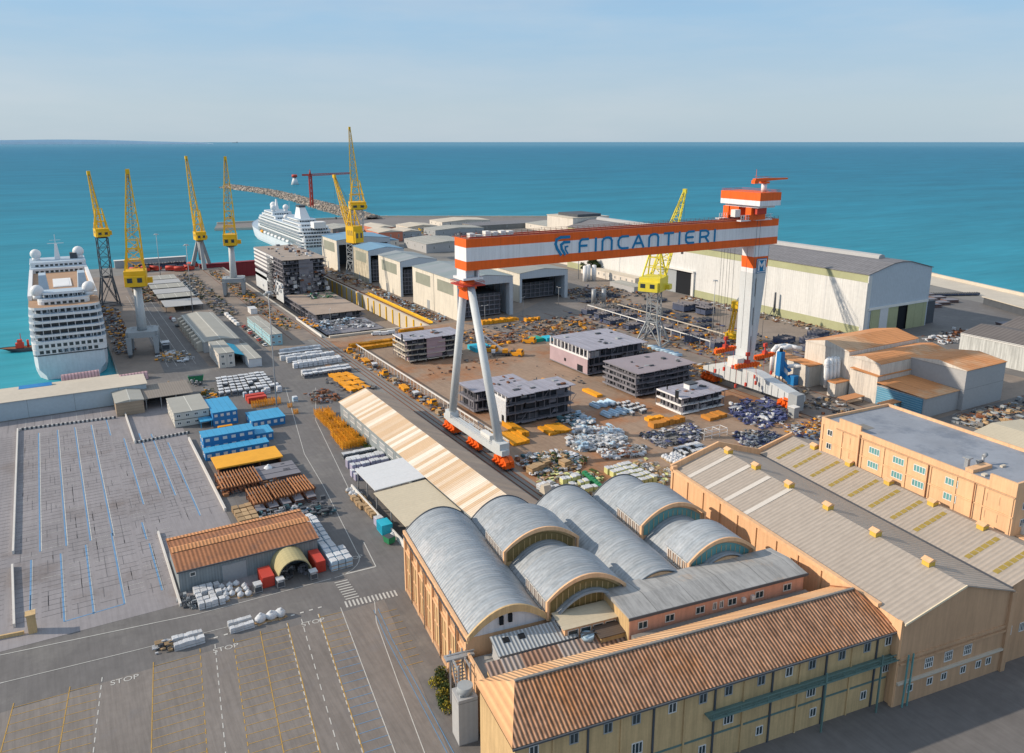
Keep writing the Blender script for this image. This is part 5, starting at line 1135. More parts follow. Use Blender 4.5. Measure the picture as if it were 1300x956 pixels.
def hull(t, L_, hw, zd, bow=50, flare=.55, mats=None, zb=-6, sheer=4):
    st = 26; lv = [(-1., zb), (-.9, zb + 2), (0, 0), (.5, zd * .5), (1, zd)]; b = MB(); nlev = 6; rows = []
    for s_ in range(st + 1):
        u = s_ / st; y = L_ * u; row = []
        for k in range(nlev):
            v = k / (nlev - 1); z = zb + (zd - zb) * v
            if y > L_ - bow: q = (y - (L_ - bow)) / bow; f = max(0, 1 - q ** (1.5 + 1.6 * v)) if v > .35 else max(0, 1 - q ** 1.35)
            else: f = 1
            sf = 1 - .12 * max(0, (1 - u * 14)) ** 2 * (1 if v > .5 else 2.2)
            w_ = hw * f * sf * (1 if v > .45 else .86 + .3 * v); zz = z + (sheer * max(0, (y - (L_ - bow * 1.2)) / (bow * 1.2)) ** 1.5 if v > .5 else 0) * v
            yy = y + (v - .5) * 9 * max(0, (y - L_ + bow) / bow) - (1 - v) * -3 * max(0, 1 - u * 12)
            row.append((w_, yy, zz))
        rows.append(row)
    for side in (-1, 1):
        i = len(b.v)
        for row in rows: b.v += [(side * w_, y, z) for w_, y, z in row]
        for s_ in range(st):
            for k in range(nlev - 1):
                a = i + s_ * nlev + k; q = (a, a + 1, a + nlev + 1, a + nlev); b.f.append(q if side < 0 else q[::-1]); b.mi.append(0 if k > 0 else 1); b.sm.append(False)
    r0 = rows[0]
    for k in range(nlev - 1):
        (w0, y0, z0), (w1, y1, z1) = r0[k], r0[k + 1]; b.poly([(-w0, y0, z0), (w0, y0, z0), (w1, y1, z1), (-w1, y1, z1)], 0 if k > 0 else 1)
    top = [(-r[-1][0], r[-1][1], r[-1][2] - .05) for r in rows]; 
    for s_ in range(st): a, c = rows[s_][-1], rows[s_ + 1][-1]; b.poly([(-a[0], a[1], a[2] - .3), (a[0], a[1], a[2] - .3), (c[0], c[1], c[2] - .3), (-c[0], c[1], c[2] - .3)], 2)
    return b.build('hull', mats or [m_hull, m_gatered, m_deckb], t)
def dome(t, x, y, z, r): b = MB(); b.cyl((x, y, z), (x, y, z + r * .6), r * .7, n=12); b.ball((x, y, z + r * 1.3), r, 14); b.build('radar_dome', m_white, t)
def deckset(t, levels, dh=3.0, wallm=None):
    for (z, hw, y0, y1, r, bow, style) in levels:
        b = MB(); slab(b, rrect(hw, y0, y1, r, bow=bow), z + dh - .9, z + dh + .25, 0, 1)
        b.build('deck', [m_white, m_deckb if style != 'teak' else m_deck], t)
        b = MB(); slab(b, rrect(hw - (1.7 if style != 'wall' else .15), y0 + (2.4 if style != 'wall' else .2), y1 - .3, max(.5, r - 1.5), bow=bow), z, z + dh - .9, 0); o = b.build('cabin_wall', [m_dgrey if style == 'dark' else m_white], t)
        b = MB(); yy = y0 + 5
        while yy < y1 - bow - 2:
            for sx in (-1, 1): xx = sx * (hw - (1.7 if style != 'wall' else .15)); b.box(xx - .06, xx + .06, yy, yy + 1.9, z + .5, z + dh - 1.1, 0)
            if style == 'balcony':
                for sx in (-1, 1): b.box(sx * hw - (.05 if sx > 0 else 1.6), sx * hw + (1.6 if sx < 0 else .05), yy + 2.15, yy + 2.3, z, z + dh - .9, 1)
            yy += 2.7
        n = int(2 * (hw - 2) / 2.6); yb_ = y0 + (2.4 if style != 'wall' else .2)
        for k in range(n): xx = -hw + 3 + k * 2.6; b.box(xx, xx + 1.7, yb_ - .06, yb_ + .05, z + .4, z + dh - 1.2, 0)
        b.build('window_row', [m_glass, m_white], t)
        if style != 'wall':
            b = MB(); n = 9
            for k in range(n): xx = -hw + 2.2 + k * (2 * hw - 4.4) / (n - 1); b.box(xx - .12, xx + .12, y0 + .25, y0 + 1.0, z, z + dh - .9, 0)
            b.build('deck_post', m_white, t)
t = T('cruise_ship', 'white cruise ship moored stern first with tiered stern decks and white radar domes', 'cruise ship', (1.6, 434.5, -3))
hull(t, 205, 16.4, 13, bow=42, zb=-5)
b = MB(); slab(b, rrect(16.0, -.25, 150, 3), 12.6, 13.2, 0); b.build('rubbing_strake', m_dgrey, t)
lv = [(13.2, 16.2, -.4, 160, 4, 0, 'wall'), (16.2, 16.3, -.8, 160, 5, 0, 'wall'), (19.2, 16.3, .4, 158, 5, 0, 'open'), (22.6, 16.2, .2, 156, 5, 0, 'dark'), (25.8, 16, .8, 154, 5, 0, 'dark'), (29, 15.8, 1.6, 152, 5, 0, 'dark'), (32.2, 15.4, 2.8, 150, 6, 0, 'teak')]
deckset(t, lv, 3.2)
lv2 = [(35.4, 11.5, 9, 26, 5, 0, 'wall'), (38.2, 10.5, 12, 22, 5, 0, 'open'), (35.4, 15.4, 122, 152, 1, 0, 'wall'), (38.4, 15.2, 128, 152, 1, 0, 'wall')]
deckset(t, lv2, 2.8)
b = MB(); b.box(-15.6, -13.8, 26, 122, 35.4, 38, 0); b.box(13.8, 15.6, 26, 122, 35.4, 38, 0); b.box(-13.8, 13.8, 30, 118, 35.42, 35.6, 1); b.build('sun_deck', [m_white, m_deck], t)
b = MB(); b.box(-4, 5, 62, 92, 35.6, 36.2, 0); b.box(-3, 4, 64, 90, 36.2, 36.3, 0); b.build('pool', [m_white, m_cyan], t)
for x in (-8.2, 9.6):
    b = MB(); frus(b, x - 2.6, x + 2.6, 30, 44, 35.5, x - 1.6, x + 1.6, 33, 43, 47); b.build('funnel', m_deckb, t)
b = MB(); [b.box(-9 + i * 2.2, -7.9 + i * 2.2, 27, 28.4, 38.4, 40.2, 0) for i in range(8)]; b.build('deck_locker', m_grey, t)
for x, y, z, r in ((-11, 15, 38.2, 3.0), (11.5, 15, 38.2, 3.0), (-11.5, 141, 41.2, 3.1), (12, 141, 41.2, 3.3)): dome(t, x, y, z, r)
b = MB(); frus(b, -1.6, 1.8, 137, 141, 41.2, -.6, .8, 138, 140, 51); b.beam((0, 139, 51), (0, 139, 57), .35); b.beam((-4.5, 139, 51.5), (4.5, 139, 51.5), .3); b.beam((-3, 139, 53.5), (3, 139, 53.5), .2); b.build('mast', m_white, t)
b = MB(); b.box(7, 11, 138, 143, 41.2, 45, 0); b.build('mast_house', m_dgrey, t)
for i in range(9): b = MB(); b.cyl((15.2, 20 + i * 13, 15.5), (15.2, 29 + i * 13, 15.5), 1.5, n=10); b.build('lifeboat', m_yor, t)
text_mesh('name_lettering', 'SEABOURN', 2.3, mat('grey_letters', (.22, .3, .38)), t, (1.4, -1.0, 13.6), (R(90), 0, 0))

t = T('cruise_ship', 'long white cruise ship with one broad funnel moored beyond the dry dock', 'cruise ship', (229, 776, -3))
hull(t, 262, 16.3, 12, bow=62, zb=-4, sheer=6)
lv = [(12, 16.1, 0, 222, 4, 38, 'balcony'), (15, 16.1, 0, 222, 4, 38, 'balcony'), (18, 16, 1, 218, 5, 34, 'wall'), (21, 16, 3, 214, 5, 30, 'balcony'), (24, 15.8, 8, 208, 6, 24, 'balcony'), (27, 15.4, 14, 200, 6, 18, 'wall')]
deckset(t, lv, 3.0)
deckset(t, [(30, 12.5, 26, 92, 6, 0, 'wall'), (33, 10, 40, 80, 5, 0, 'open'), (30, 13, 120, 192, 2, 12, 'wall'), (33, 11, 140, 186, 2, 8, 'wall')], 2.8)
b = MB(); frus(b, -5, 5, 46, 70, 36, -3, 3, 56, 68, 47); b.build('funnel', m_white, t); b = MB(); b.box(-3.4, 3.4, 55.6, 68.4, 47, 49, 0); b.build('funnel_cap', m_dgrey, t)
b = MB(); frus(b, -2, 2, 160, 166, 36, -.6, .6, 163, 165, 49); b.build('mast', m_white, t); dome(t, -7, 150, 36, 3.4); dome(t, 7, 150, 36, 3.4); dome(t, 0, 178, 36, 4); dome(t, -6, 100, 30, 3)
b = MB(); b.box(-4, 8, 3, 15, 30, 36, 0); b.build('stern_house', m_white, t)
b = MB(); b.box(-17.2, -16.4, 30, 190, 14.8, 15.2, 0); b.build('promenade', m_teal, t)
for i in range(8): b = MB(); b.cyl((-16.9, 50 + i * 16, 12.6), (-16.9, 60 + i * 16, 12.6), 1.7, n=10); b.build('lifeboat', m_yor if i == 7 else m_white, t)

# tug and distant ship
t = T('tug_boat', 'rusty red work boat lying beside the moored cruise ship', 'boat', (-12.5, 508, -3), R(88))
hull(t, 16, 3.4, 2, bow=7, zb=-1, sheer=.8, mats=[m_dgrey, m_dgrey, m_rust]); b = MB(); b.box(-1.8, 1.8, 8, 12, 2, 4.6, 0); b.box(-1.3, 1.3, 8.6, 11, 4.6, 6.4, 0); b.build('wheelhouse', m_red, t); b = MB(); b.cyl((0, 6, 2), (0, 6, 6), .6, n=8); b.box(-.15, .15, 9, 9.3, 6.4, 10, 0); b.build('mast', m_red, t)
t = T('cargo_ship', 'tiny dark cargo ship on the horizon', 'ship', (17047, 83576, -3), R(60))
hull(t, 600, 40, 40, bow=80, zb=-1, mats=[m_grey, m_grey, m_grey]); b = MB(); b.box(-30, 30, 40, 120, 40, 120, 0); b.build('bridge', m_grey, t)

# ================================================================== SHIP SECTIONS
def block(label, x0, x1, y0, y1, z0, z1, n, roof=None, left=None, under=0, pink=None, inset=1.6, body=None, slabm=None, hole=True, cat='ship section'):
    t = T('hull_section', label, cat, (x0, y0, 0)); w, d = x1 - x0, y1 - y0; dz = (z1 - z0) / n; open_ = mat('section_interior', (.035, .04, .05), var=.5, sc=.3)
    for k in range(n + 1):
        z = z0 + k * dz; u = under if k == 0 else 0; sx = rnd.uniform(-.9, .3) if 0 < k < n else 0; sy = rnd.uniform(-.2, .9) if 0 < k < n else 0; ex = rnd.uniform(-1.8, .6) if k < n else 0
        b = MB(); b.box(u + max(0, sx), w + ex, sy, d, z - .22, z, 0); b.box(u + max(0, sx) - .12, u + max(0, sx), sy, d, z - .5, z + (.35 if k < n else .05), 1)
        q = 0                                   # ragged front lip of the deck
        while q < w - 4:
            l = rnd.uniform(2.5, 7); b.box(u + q, min(u + q + l, w + ex), sy - rnd.uniform(.15, 1.3), sy, z - .2, z - .02, 0); q += l + rnd.uniform(0, 1.2)
        for i in range(int(w / 1.8)): b.box(u + .6 + i * 1.75, u + .75 + i * 1.75, sy - .05, sy + 1.6, z - .8, z - .22, 2)
        b.build('deck_plate', [(roof or m_lilac) if k == n else (slabm or m_prim), slabm or m_prim, m_dgrey], t)
    for k in range(n):
        z = z0 + k * dz; a0 = inset + rnd.uniform(-.6, 1.4); b = MB(); f = inset + rnd.uniform(-.3, 1.8)
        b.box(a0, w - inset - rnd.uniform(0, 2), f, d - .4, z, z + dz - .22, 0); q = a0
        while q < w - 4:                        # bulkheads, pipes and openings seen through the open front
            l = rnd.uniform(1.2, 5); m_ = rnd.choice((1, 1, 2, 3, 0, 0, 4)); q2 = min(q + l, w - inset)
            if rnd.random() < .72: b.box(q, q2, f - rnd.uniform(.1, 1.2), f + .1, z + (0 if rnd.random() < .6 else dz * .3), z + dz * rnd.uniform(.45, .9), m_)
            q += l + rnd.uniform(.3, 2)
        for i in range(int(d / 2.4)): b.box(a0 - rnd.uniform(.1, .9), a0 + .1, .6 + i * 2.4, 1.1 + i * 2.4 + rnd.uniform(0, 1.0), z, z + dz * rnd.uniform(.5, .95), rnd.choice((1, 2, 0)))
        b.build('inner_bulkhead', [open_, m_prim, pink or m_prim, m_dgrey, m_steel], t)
        b = MB(); i = 0
        while i * 3.4 < w - 1:
            xx = .3 + i * 3.4 + rnd.uniform(-.5, .5); i += 1
            if rnd.random() < .8: b.box(xx, xx + .18, .25, .43, z, z + dz - .22, 0)
            if rnd.random() < .2: b.beam((xx, .3, z), (xx + 3, .3, z + dz - .3), .14)
        for i in range(int(d / 3.2) + 1): b.box(.08, .3, .3 + i * 3.2, .5 + i * 3.2, z, z + dz - .22, 0)
        if rnd.random() < .7: b.beam((.1, -.15, z + 1.0), (w * rnd.uniform(.5, 1), -.15, z + 1.0), .07)
        b.build('frame_post', [m_prim], t)
    if left is not None:
        za, zb, m_ = left; b = MB(); b.box(-.15, -.0 - .001, .3, d - .3, za, zb, 0); b.build('side_plate', m_, t)
        nn = int(d / 3.4); q = MB()
        if zb < z1 - 1:
            for i in range(nn + 1): yy = .4 + i * (d - 1) / nn; q.box(-.2, .3, yy - .3, yy + .3, zb, z1, 0)
            q.box(-.25, .3, 0, d, zb - .2, zb + .7, 0); q.build('window_frame', m_white, t)
        q = MB(); q.box(-.2, -.14, d * .12, d * .26, za, za + 3.2, 0); q.box(-.2, -.14, d * .55, d * .6, za + 2, za + 3.6, 0); q.build('opening', m_dark, t)
    if pink:
        b = MB(); b.box(w * .36, w * .62, -.12, .05, z0 + .4, z1 - .3, 0); b.box(w * .62, w * .68, -.1, .05, z0 + dz, z1 - dz * .6, 0); b.build('end_plate', pink, t)
    if hole:
        b = MB()
        for i in range(9): xx = rnd.uniform(w * .12, w * .88); yy = rnd.uniform(d * .15, d * .8); b.box(xx, xx + rnd.uniform(.6, 3), yy, yy + rnd.uniform(.5, 2.2), z1 + .003, z1 + rnd.uniform(.03, .7), rnd.choice((0, 1, 2)))
        b.build('roof_fitting', [m_dgrey, m_rust, m_grey], t)
    if z0 > .8:
        for xx in (under + 1, w * .35, w * .65, w - 2):
            for yy in (1, d - 2): b = MB(); b.box(xx, xx + .8, yy, yy + .8, 0, z0 - .2, 0); b.build('stand', m_concd, t)
    return t
block('four deck ship section with pink plate and pale edge bands beside the gantry leg', 148, 181, 364.5, 381, 1.8, 12.8, 4, under=2, pink=m_pink, left=(12.2, 12.8, m_white), slabm=m_concl)
block('ship section with violet roof and white side standing behind the gantry leg', 147, 180, 259, 272.8, 1.4, 12.9, 3, left=(1.4, 11, m_wrap), pink=None)
block('low ship section with violet roof just behind the white sided one', 143.5, 171, 280, 295.5, 1.2, 9.6, 2)
block('tall ship section with pink side and row of white window frames', 216, 252, 301, 335, 1.2, 13, 3, left=(1.2, 8.6, m_pink))
block('grey open ship section with four overhanging decks', 214.5, 249.5, 262.5, 287, 1.6, 11.6, 4, slabm=m_prim, roof=mat('mauve_grey_plate', (.3, .27, .3), var=.2, sc=.1))
block('low ship section with white edges and white hut on its violet roof', 217.3, 243, 236, 252, .6, 7.2, 2, left=(6.6, 7.2, m_white), slabm=m_white, body=m_prim)
t = T('roof_hut', 'small white hut with dark roof standing on the low violet roofed section', 'hut', (228, 243.5, 7.2)); b = MB(); b.box(0, 4.6, 0, 3.6, 0, 1.9, 0); b.build('wall', m_white, t); b = MB(); b.box(-.2, 4.8, -.2, 3.8, 2.2, 2.6, 0); b.box(.2, 4.4, .2, 3.4, 1.9, 2.2, 0); b.build('roof', m_dgrey, t)
# ship under construction in the dock
t = block('huge unfinished ship hull of open grey decks standing in the dry dock', 147, 181, 598, 690, -7, 24, 10, roof=mat('raw_deck', (.34, .29, .25), var=.3, sc=.12), inset=1.4, slabm=m_prim, pink=m_prim, cat='ship hull')
b = MB(); b.box(-.3, -.02, 40, 92, 1, 3.6, 0); b.box(-.3, -.02, 2, 24, -9, 6, 0); b.box(-.3, -.02, 52, 92, -9.5, 6, 0); b.build('shell_plating', m_hull, t)
for k in range(5): b = MB(); b.box(-.45, -.02, 26 if k > 2 else 40, 92, 9.4 + k * 3.1, 11.0 + k * 3.1, 0); b.build('balcony_band', m_white, t)
b = MB()
for yy in (30, 36): b.box(-2.2, -1.9, yy, yy + .3, -9, 24, 0); b.box(-2.2, -1.9, yy + 3, yy + 3.3, -9, 24, 0)
for k in range(16): b.box(-2.3, -.5, 29, 40, -8 + k * 2, -7.85 + k * 2, 0)
b.build('scaffold', m_steel, t)
b = MB()
for i in range(70): xx, zz = rnd.uniform(1, 33), rnd.uniform(-8, 14); s_ = rnd.uniform(.6, 2.8); b.box(xx, min(34.5, xx + s_), -1.2 - rnd.random(), 1, zz, zz + s_ * rnd.uniform(.4, 1), rnd.choice((0, 0, 1, 2, 3)))
for i in range(40): yy, zz = rnd.uniform(2, 30), rnd.uniform(-6, 12); s_ = rnd.uniform(.6, 2.4); b.box(-1.2, 1, yy, yy + s_, zz, zz + s_, rnd.choice((0, 1, 2, 3)))
for i in range(26): xx, yy = rnd.uniform(2, 31), rnd.uniform(10, 88); s_ = rnd.uniform(.8, 3); b.box(xx, xx + s_, yy, yy + s_, 24.01, 24.3 + rnd.random() * 1.6, rnd.choice((0, 1, 3, 0)))
b.build('outfitting', [m_prim, m_wrap, m_steel, m_rust], t)
t = block('flat ship deck platform in the dock in front of the tall hull', 146.5, 181.5, 517, 597, -9, -2.2, 2, roof=mat('tan_deck', (.36, .29, .24), var=.25, sc=.12), hole=False, body=mat('dark_hull_side', (.02, .03, .06), var=.3))
t = block('dark low ship bottom section at the head of the dry dock', 141, 179, 476, 516, -9.8, -6.6, 1, roof=m_prim, hole=True, body=m_dark, slabm=mat('dark_hull_side', (.02, .03, .06), var=.3))
# ================================================================== YARD CLUTTER
PROTO = {}
def pk(name, cat):
    def deco(fn): PROTO[name] = [fn, cat, None]; return fn
    return deco
def put(kind, x, y, rot=0, label=None, group=None, z=0., sc=None, name=None):
    fn, cat, o = PROTO[kind]
    if o is None:
        o = fn(); o.location = (x, y, z); o.rotation_euler = (0, 0, rot); tag(o, label, cat, group)
        if sc: o.scale = sc
        PROTO[kind][2] = o; return o
    return dup(o, (x, y, z), rot, label, group, sc)
def one(name, mats, fn, cat=None):
    b = MB(); fn(b); return b.build(name, mats)
@pk('wrapped_pack', 'wrapped pack')
def _(): 
    def f(b):
        b.obox(0, 0, 1.25, 2.2, 2.6, 2.3, 0, 0); b.obox(.05, 0, 2.5, 2.0, 2.3, .3, .03, 0); b.obox(0, 0, .1, 2, 2.4, .2, 0, 1); b.box(-1.12, 1.12, -1.31, -1.3, .8, 1.1, 2); b.box(-1.12, -1.105, -1.3, 1.3, .8, 1.1, 2)
    return one('wrapped_pack', [m_wrap, m_wood, m_grey], f)
@pk('blue_pack', 'wrapped pack')
def _():
    def f(b): b.obox(0, 0, 1.2, 1.7, 2.2, 2.3, 0, 0); b.obox(0, 0, 2.45, 1.5, 2.0, .2, .05, 1); b.box(-.87, .87, -1.12, -1.1, .3, .5, 2); b.box(-.87, .87, -1.12, -1.1, 1.3, 1.5, 2)
    return one('wrapped_pack', [m_wrapb, m_wrap, m_wood], f)
@pk('lilac_pack', 'wrapped pack')
def _():
    def f(b): b.obox(0, 0, 1.5, 1.5, 2.6, 2.8, 0, 0); b.obox(0, 0, 3, 1.4, 2.4, .3, .04, 1)
    return one('wrapped_pack', [mat('lilac_wrap', (.38, .37, .5), rough=.5, var=.2, sc=.8, perobj=.2), m_wrap], f)
@pk('lime_pack', 'wrapped pack')
def _():
    def f(b): b.obox(0, 0, 1.1, 1.5, 2.6, 2.1, 0, 0); b.obox(0, 0, 2.25, 1.5, 2.5, .3, .04, 1); b.box(-.77, -.75, -1.3, 1.3, .3, 1.9, 0)
    return one('wrapped_pack', [m_lime, m_wrap], f)
@pk('container', 'container')
def _():
    b = MB(); t = T('container', None, 'container'); b.box(-1.2, 1.2, -3, 3, .1, 2.6, 0)
    for i in range(14): y = -2.8 + i * .42; b.box(-1.24, 1.24, y, y + .2, .3, 2.45, 0)
    b.build('shell', m_red, t); b = MB(); b.box(-1.1, -.02, -3.06, -3, .25, 2.45, 0); b.box(.02, 1.1, -3.06, -3, .25, 2.45, 0); [b.box(x, x + .06, -3.12, -3.06, .3, 2.4, 0) for x in (-.8, -.3, .25, .75)]; b.build('door', m_red, t); return t
@pk('bin', 'waste container')
def _():
    b = MB(); t = T('waste_container', None, 'waste container'); frus(b, -1.1, 1.1, -2.4, 2.4, .3, -1.3, 1.3, -2.9, 2.9, 1.9); b.build('body', m_green, t)
    b = MB(); b.box(-1.15, 1.15, -2.6, 2.6, 1.901, 2.0, 0); b.build('load', m_dgrey, t); return t
@pk('beam_bundle', 'beam bundle')
def _():
    def f(b):
        for k in range(5):
            for j in range(3): b.box(-1.2 + k * .5, -.85 + k * .5, -3, 3 + .3 * ((k * 7 + j) % 3), .2 + j * .42, .52 + j * .42, 0)
        for y in (-2.2, 0, 2.2): b.box(-1.4, 1.4, y, y + .2, 0, .2, 1)
    return one('beam_bundle', [m_yor, m_wood], f)
@pk('frame_stack', 'frame stack')
def _():
    def f(b):
        for z in range(5):
            zz = .15 + z * .62
            for x in (-1.3, 0, 1.3): b.box(x - .06, x + .06, -1.5, 1.5, zz, zz + .12, 0)
            for y in (-1.5, -.5, .5, 1.5): b.box(-1.4, 1.4, y - .06, y + .06, zz + .12, zz + .24, 0)
        for x in (-1.4, 1.4):
            for y in (-1.5, 1.5): b.box(x - .08, x + .08, y - .08, y + .08, 0, 3.5, 0)
            b.beam((x, -1.5, .2), (x, 1.5, 3.2), .1)
    return one('frame_stack', [m_yor], f)
@pk('rust_rack', 'steel rack')
def _():
    def f(b):
        for k in range(7): b.box(-3 + k * .9, -2.75 + k * .9, -4.5, 4.5, 2.0, 2.35, 0)
        for y in (-4, -1.3, 1.3, 4): b.box(-3.2, 2.9, y - .12, y + .12, 1.7, 2.0, 1); [b.box(x - .12, x + .12, y - .12, y + .12, 0, 1.7, 1) for x in (-3, 0, 2.7)]
        for k in range(5): b.box(-2.8 + k * 1.2, -2.2 + k * 1.2, -4.3, 4.3, .3, .7 + .2 * (k % 3), 1)
    return one('steel_rack', [mat('rust_orange', (.36, .17, .08), var=.4, sc=.6, perobj=.2), m_rust], f)
@pk('plate_stack', 'plate stack')
def _():
    def f(b):
        for k in range(6): b.obox(rnd.uniform(-.1, .1), rnd.uniform(-.1, .1), .2 + k * .26, 6, 3, .16, rnd.uniform(-.03, .03), k % 2)
    return one('plate_stack', [m_rust, m_prim], f)
@pk('dark_panel', 'steel panel')
def _():
    def f(b):
        b.box(-6, 6, -4, 4, .8, 1.1, 0)
        for k in range(7): b.box(-6, 6, -3.9 + k * 1.25, -3.75 + k * 1.25, 1.1, 1.9, 0)
        for k in range(4): b.box(-5.8 + k * 3.8, -5.6 + k * 3.8, -4, 4, 1.1, 2.5, 1)
        for x in (-5, 4.5):
            for y in (-3, 2.5): b.box(x, x + .6, y, y + .6, 0, .8, 2)
    return one('deck_module', [mat('navy_primer', (.07, .09, .15), rough=.6, var=.35, sc=.3, perobj=.3), m_dgrey, m_concd], f)
@pk('dark_block', 'steel block')
def _():
    def f(b):
        b.box(-7, 7, -4.5, 4.5, .8, 1.2, 0)
        for k in range(5): b.box(-6.8 + k * 3.3, -6.5 + k * 3.3, -4.3, 4.3, 1.2, 4.6, 0)
        for y in (-4.3, 0, 4.1): b.box(-6.8, 6.7, y, y + .2, 1.2, 3.4 + .4 * (y == 0), 0)
        for k in range(9): b.box(-6.8 + k * 1.65, -6.65 + k * 1.65, -4.4, 4.4, 3.6, 4.7 + .5 * (k % 3 == 0), 1)
        b.box(1, 5.5, -4.5, -1, 1.2, 2.2, 1); b.box(-5, -4.4, 1, 1.6, 4.6, 7, 1)
        for x in (-6, 5.5):
            for y in (-3.5, 3): b.box(x, x + .7, y, y + .7, 0, .8, 2)
    return one('steel_block', [mat('navy_primer', (.07, .09, .15)), m_prim, m_concd], f)
@pk('crate', 'crate')
def _():
    def f(b):
        b.box(-.8, .8, -1.1, 1.1, .15, 1.6, 0)
        for z in (.2, .85, 1.45): b.box(-.84, .84, -1.14, 1.14, z, z + .12, 1)
        for x in (-.6, .4): b.box(x, x + .2, -1.1, 1.1, 0, .15, 1)
    return one('crate', [m_wood, mat('timber_dark', (.25, .17, .1), var=.3)], f)
@pk('pipe_bundle', 'pipe bundle')
def _():
    def f(b):
        for j in range(3):
            for k in range(5 - j): b.cyl((-.9 + k * .45 + j * .22, -2.8, .45 + j * .38), (-.9 + k * .45 + j * .22, 2.8 + .4 * ((k + j) % 2), .45 + j * .38), .21, n=8)
        for y in (-2, 2): b.box(-1.3, 1.3, y, y + .2, 0, .22, 1)
    return one('pipe_bundle', [m_wrapb, m_wood], f)
@pk('bag', 'bulk bag')
def _():
    def f(b):
        b.ball((0, 0, .75), 1.0, 10, 0, .8); b.ball((.1, .1, 1.5), .35, 8, 0, .8); b.box(-.9, .9, -.9, .9, 0, .2, 1)
    return one('bulk_bag', [m_wrap, m_wood], f)
@pk('grey_rack', 'equipment rack')
def _():
    def f(b):
        for x in (-1, 1):
            for y in (-1.2, 1.2): b.box(x - .07, x + .07, y - .07, y + .07, 0, 2.3, 1)
        b.box(-1.05, 1.05, -1.25, 1.25, .2, .35, 1); b.box(-.9, .9, -1.1, 1.1, .35, 1.5, 2); b.box(-1.1, 1.1, -1.3, 1.3, 2.2, 2.35, 0); b.box(-.7, .8, -.9, .8, 1.5, 1.9, 0)
    return one('equipment_rack', [m_wrap, m_steel, m_dgrey], f)
@pk('machine', 'yard machine')
def _():
    def f(b):
        b.box(-1.3, 1.3, -1.9, 1.9, .3, 1.5, 0); b.box(-1.0, 1.0, -1.7, -.3, 1.5, 2.5, 0); b.box(-.9, .9, -1.72, -1.7, 1.6, 2.3, 1); b.box(-.6, .6, .3, 1.6, 1.5, 1.9, 1); b.cyl((.7, 1, 1.5), (.7, 1, 2.6), .12, n=6, m=1)
        for s_ in (-1, 1):
            for y in (-1.3, 1.3): b.cyl((s_ * 1.35 - .15, y, .45), (s_ * 1.35 + .15, y, .45), .45, n=10, m=1)
    return one('yard_machine', [m_yor, m_dgrey], f)
@pk('red_machine', 'yard machine')
def _():
    def f(b): b.box(-1.6, 1.6, -2.6, 2.6, .5, 2.2, 0); b.cyl((-1.2, -2.4, 2.2), (-1.2, 2.4, 2.2), .9, n=10); b.box(.2, 1.4, -2, 2, 2.2, 3.2, 1); [b.box(x, x + .3, y, y + .3, 0, .5, 1) for x in (-1.4, 1.1) for y in (-2.2, 1.9)]
    return one('yard_machine', [m_red, m_dgrey], f)
def vehicle(name, bodym, L_=4.3, W_=1.8, h1=.85, h2=1.45, van=False):
    t = T(name, None, 'car'); b = MB(); hw = W_ / 2
    prof = [(-L_ / 2, .35), (L_ / 2, .35), (L_ / 2, .75), (L_ * .22, h1 + .05), (-L_ / 2, h1)] if not van else [(-L_ / 2, .35), (L_ / 2, .35), (L_ / 2, 1.0), (L_ * .42, 1.15), (-L_ / 2, 1.2)]
    b.prism(prof, -hw, hw, 'x', 0); b.build('body', bodym, t)
    b = MB(); pr = [(-L_ * .46, h1), (L_ * .2, h1 + .02), (L_ * .05, h2), (-L_ * .36, h2)] if not van else [(-L_ * .5, 1.2), (L_ * .42, 1.15), (L_ * .28, 2.1), (-L_ * .5, 2.15)]
    b.prism(pr, -hw + .1, hw - .1, 'x', 0); c = b.build('cabin', m_glass if not van else bodym, t)
    b = MB(); (b.box(-hw + .12, hw - .12, -L_ * .35, L_ * .05, h2, h2 + .05, 0) if not van else b.prism([(L_ * .29, 2.0), (L_ * .41, 1.2), (L_ * .425, 1.2), (L_ * .305, 2.0)], -hw + .15, hw - .15, 'x', 0)); b.build('roof_panel' if not van else 'windscreen', bodym if not van else m_glass, t)
    for sx in (-1, 1):
        for y in (-L_ * .31, L_ * .31): b = MB(); b.cyl((sx * hw - .12, y, .33), (sx * hw + .04, y, .33), .33, n=12); b.build('wheel', m_tyre, t)
    return t
@pk('white_car', 'car')
def _(): return vehicle('parked_car', m_white)
@pk('dark_car', 'car')
def _(): return vehicle('parked_car', m_dgrey)
@pk('red_car', 'car')
def _(): return vehicle('parked_car', m_red)
@pk('van', 'van')
def _():
    t = vehicle('parked_van', m_white, L_=5.4, W_=2.0, van=True); return t
@pk('mast', 'light mast')
def _():
    t = T('light_mast', None, 'light mast'); b = MB(); b.cyl((0, 0, 0), (0, 0, 30), .35, .16, 8); b.build('pole', m_steel, t)
    b = MB(); b.cyl((0, 0, 29.4), (0, 0, 29.8), 1.3, n=8); b.build('gantry_ring', m_steel, t)
    for k in range(4): a = k * 1.571; b = MB(); b.obox(1.5 * math.cos(a), 1.5 * math.sin(a), 29.3, .7, .6, .3, a); b.build('floodlight', m_frame, t)
    return t
@pk('lamp', 'street lamp')
def _():
    t = T('street_lamp', None, 'street lamp'); b = MB(); b.cyl((0, 0, 0), (0, 0, 12), .16, .09, 8); b.build('pole', m_steel, t); b = MB(); b.beam((0, 0, 12), (1.6, 0, 12.3), .1); b.obox(1.9, 0, 12.3, .9, .35, .15); b.beam((0, 0, 12), (-1.6, 0, 12.3), .1); b.obox(-1.9, 0, 12.3, .9, .35, .15); b.build('lamp_head', m_frame, t); return t

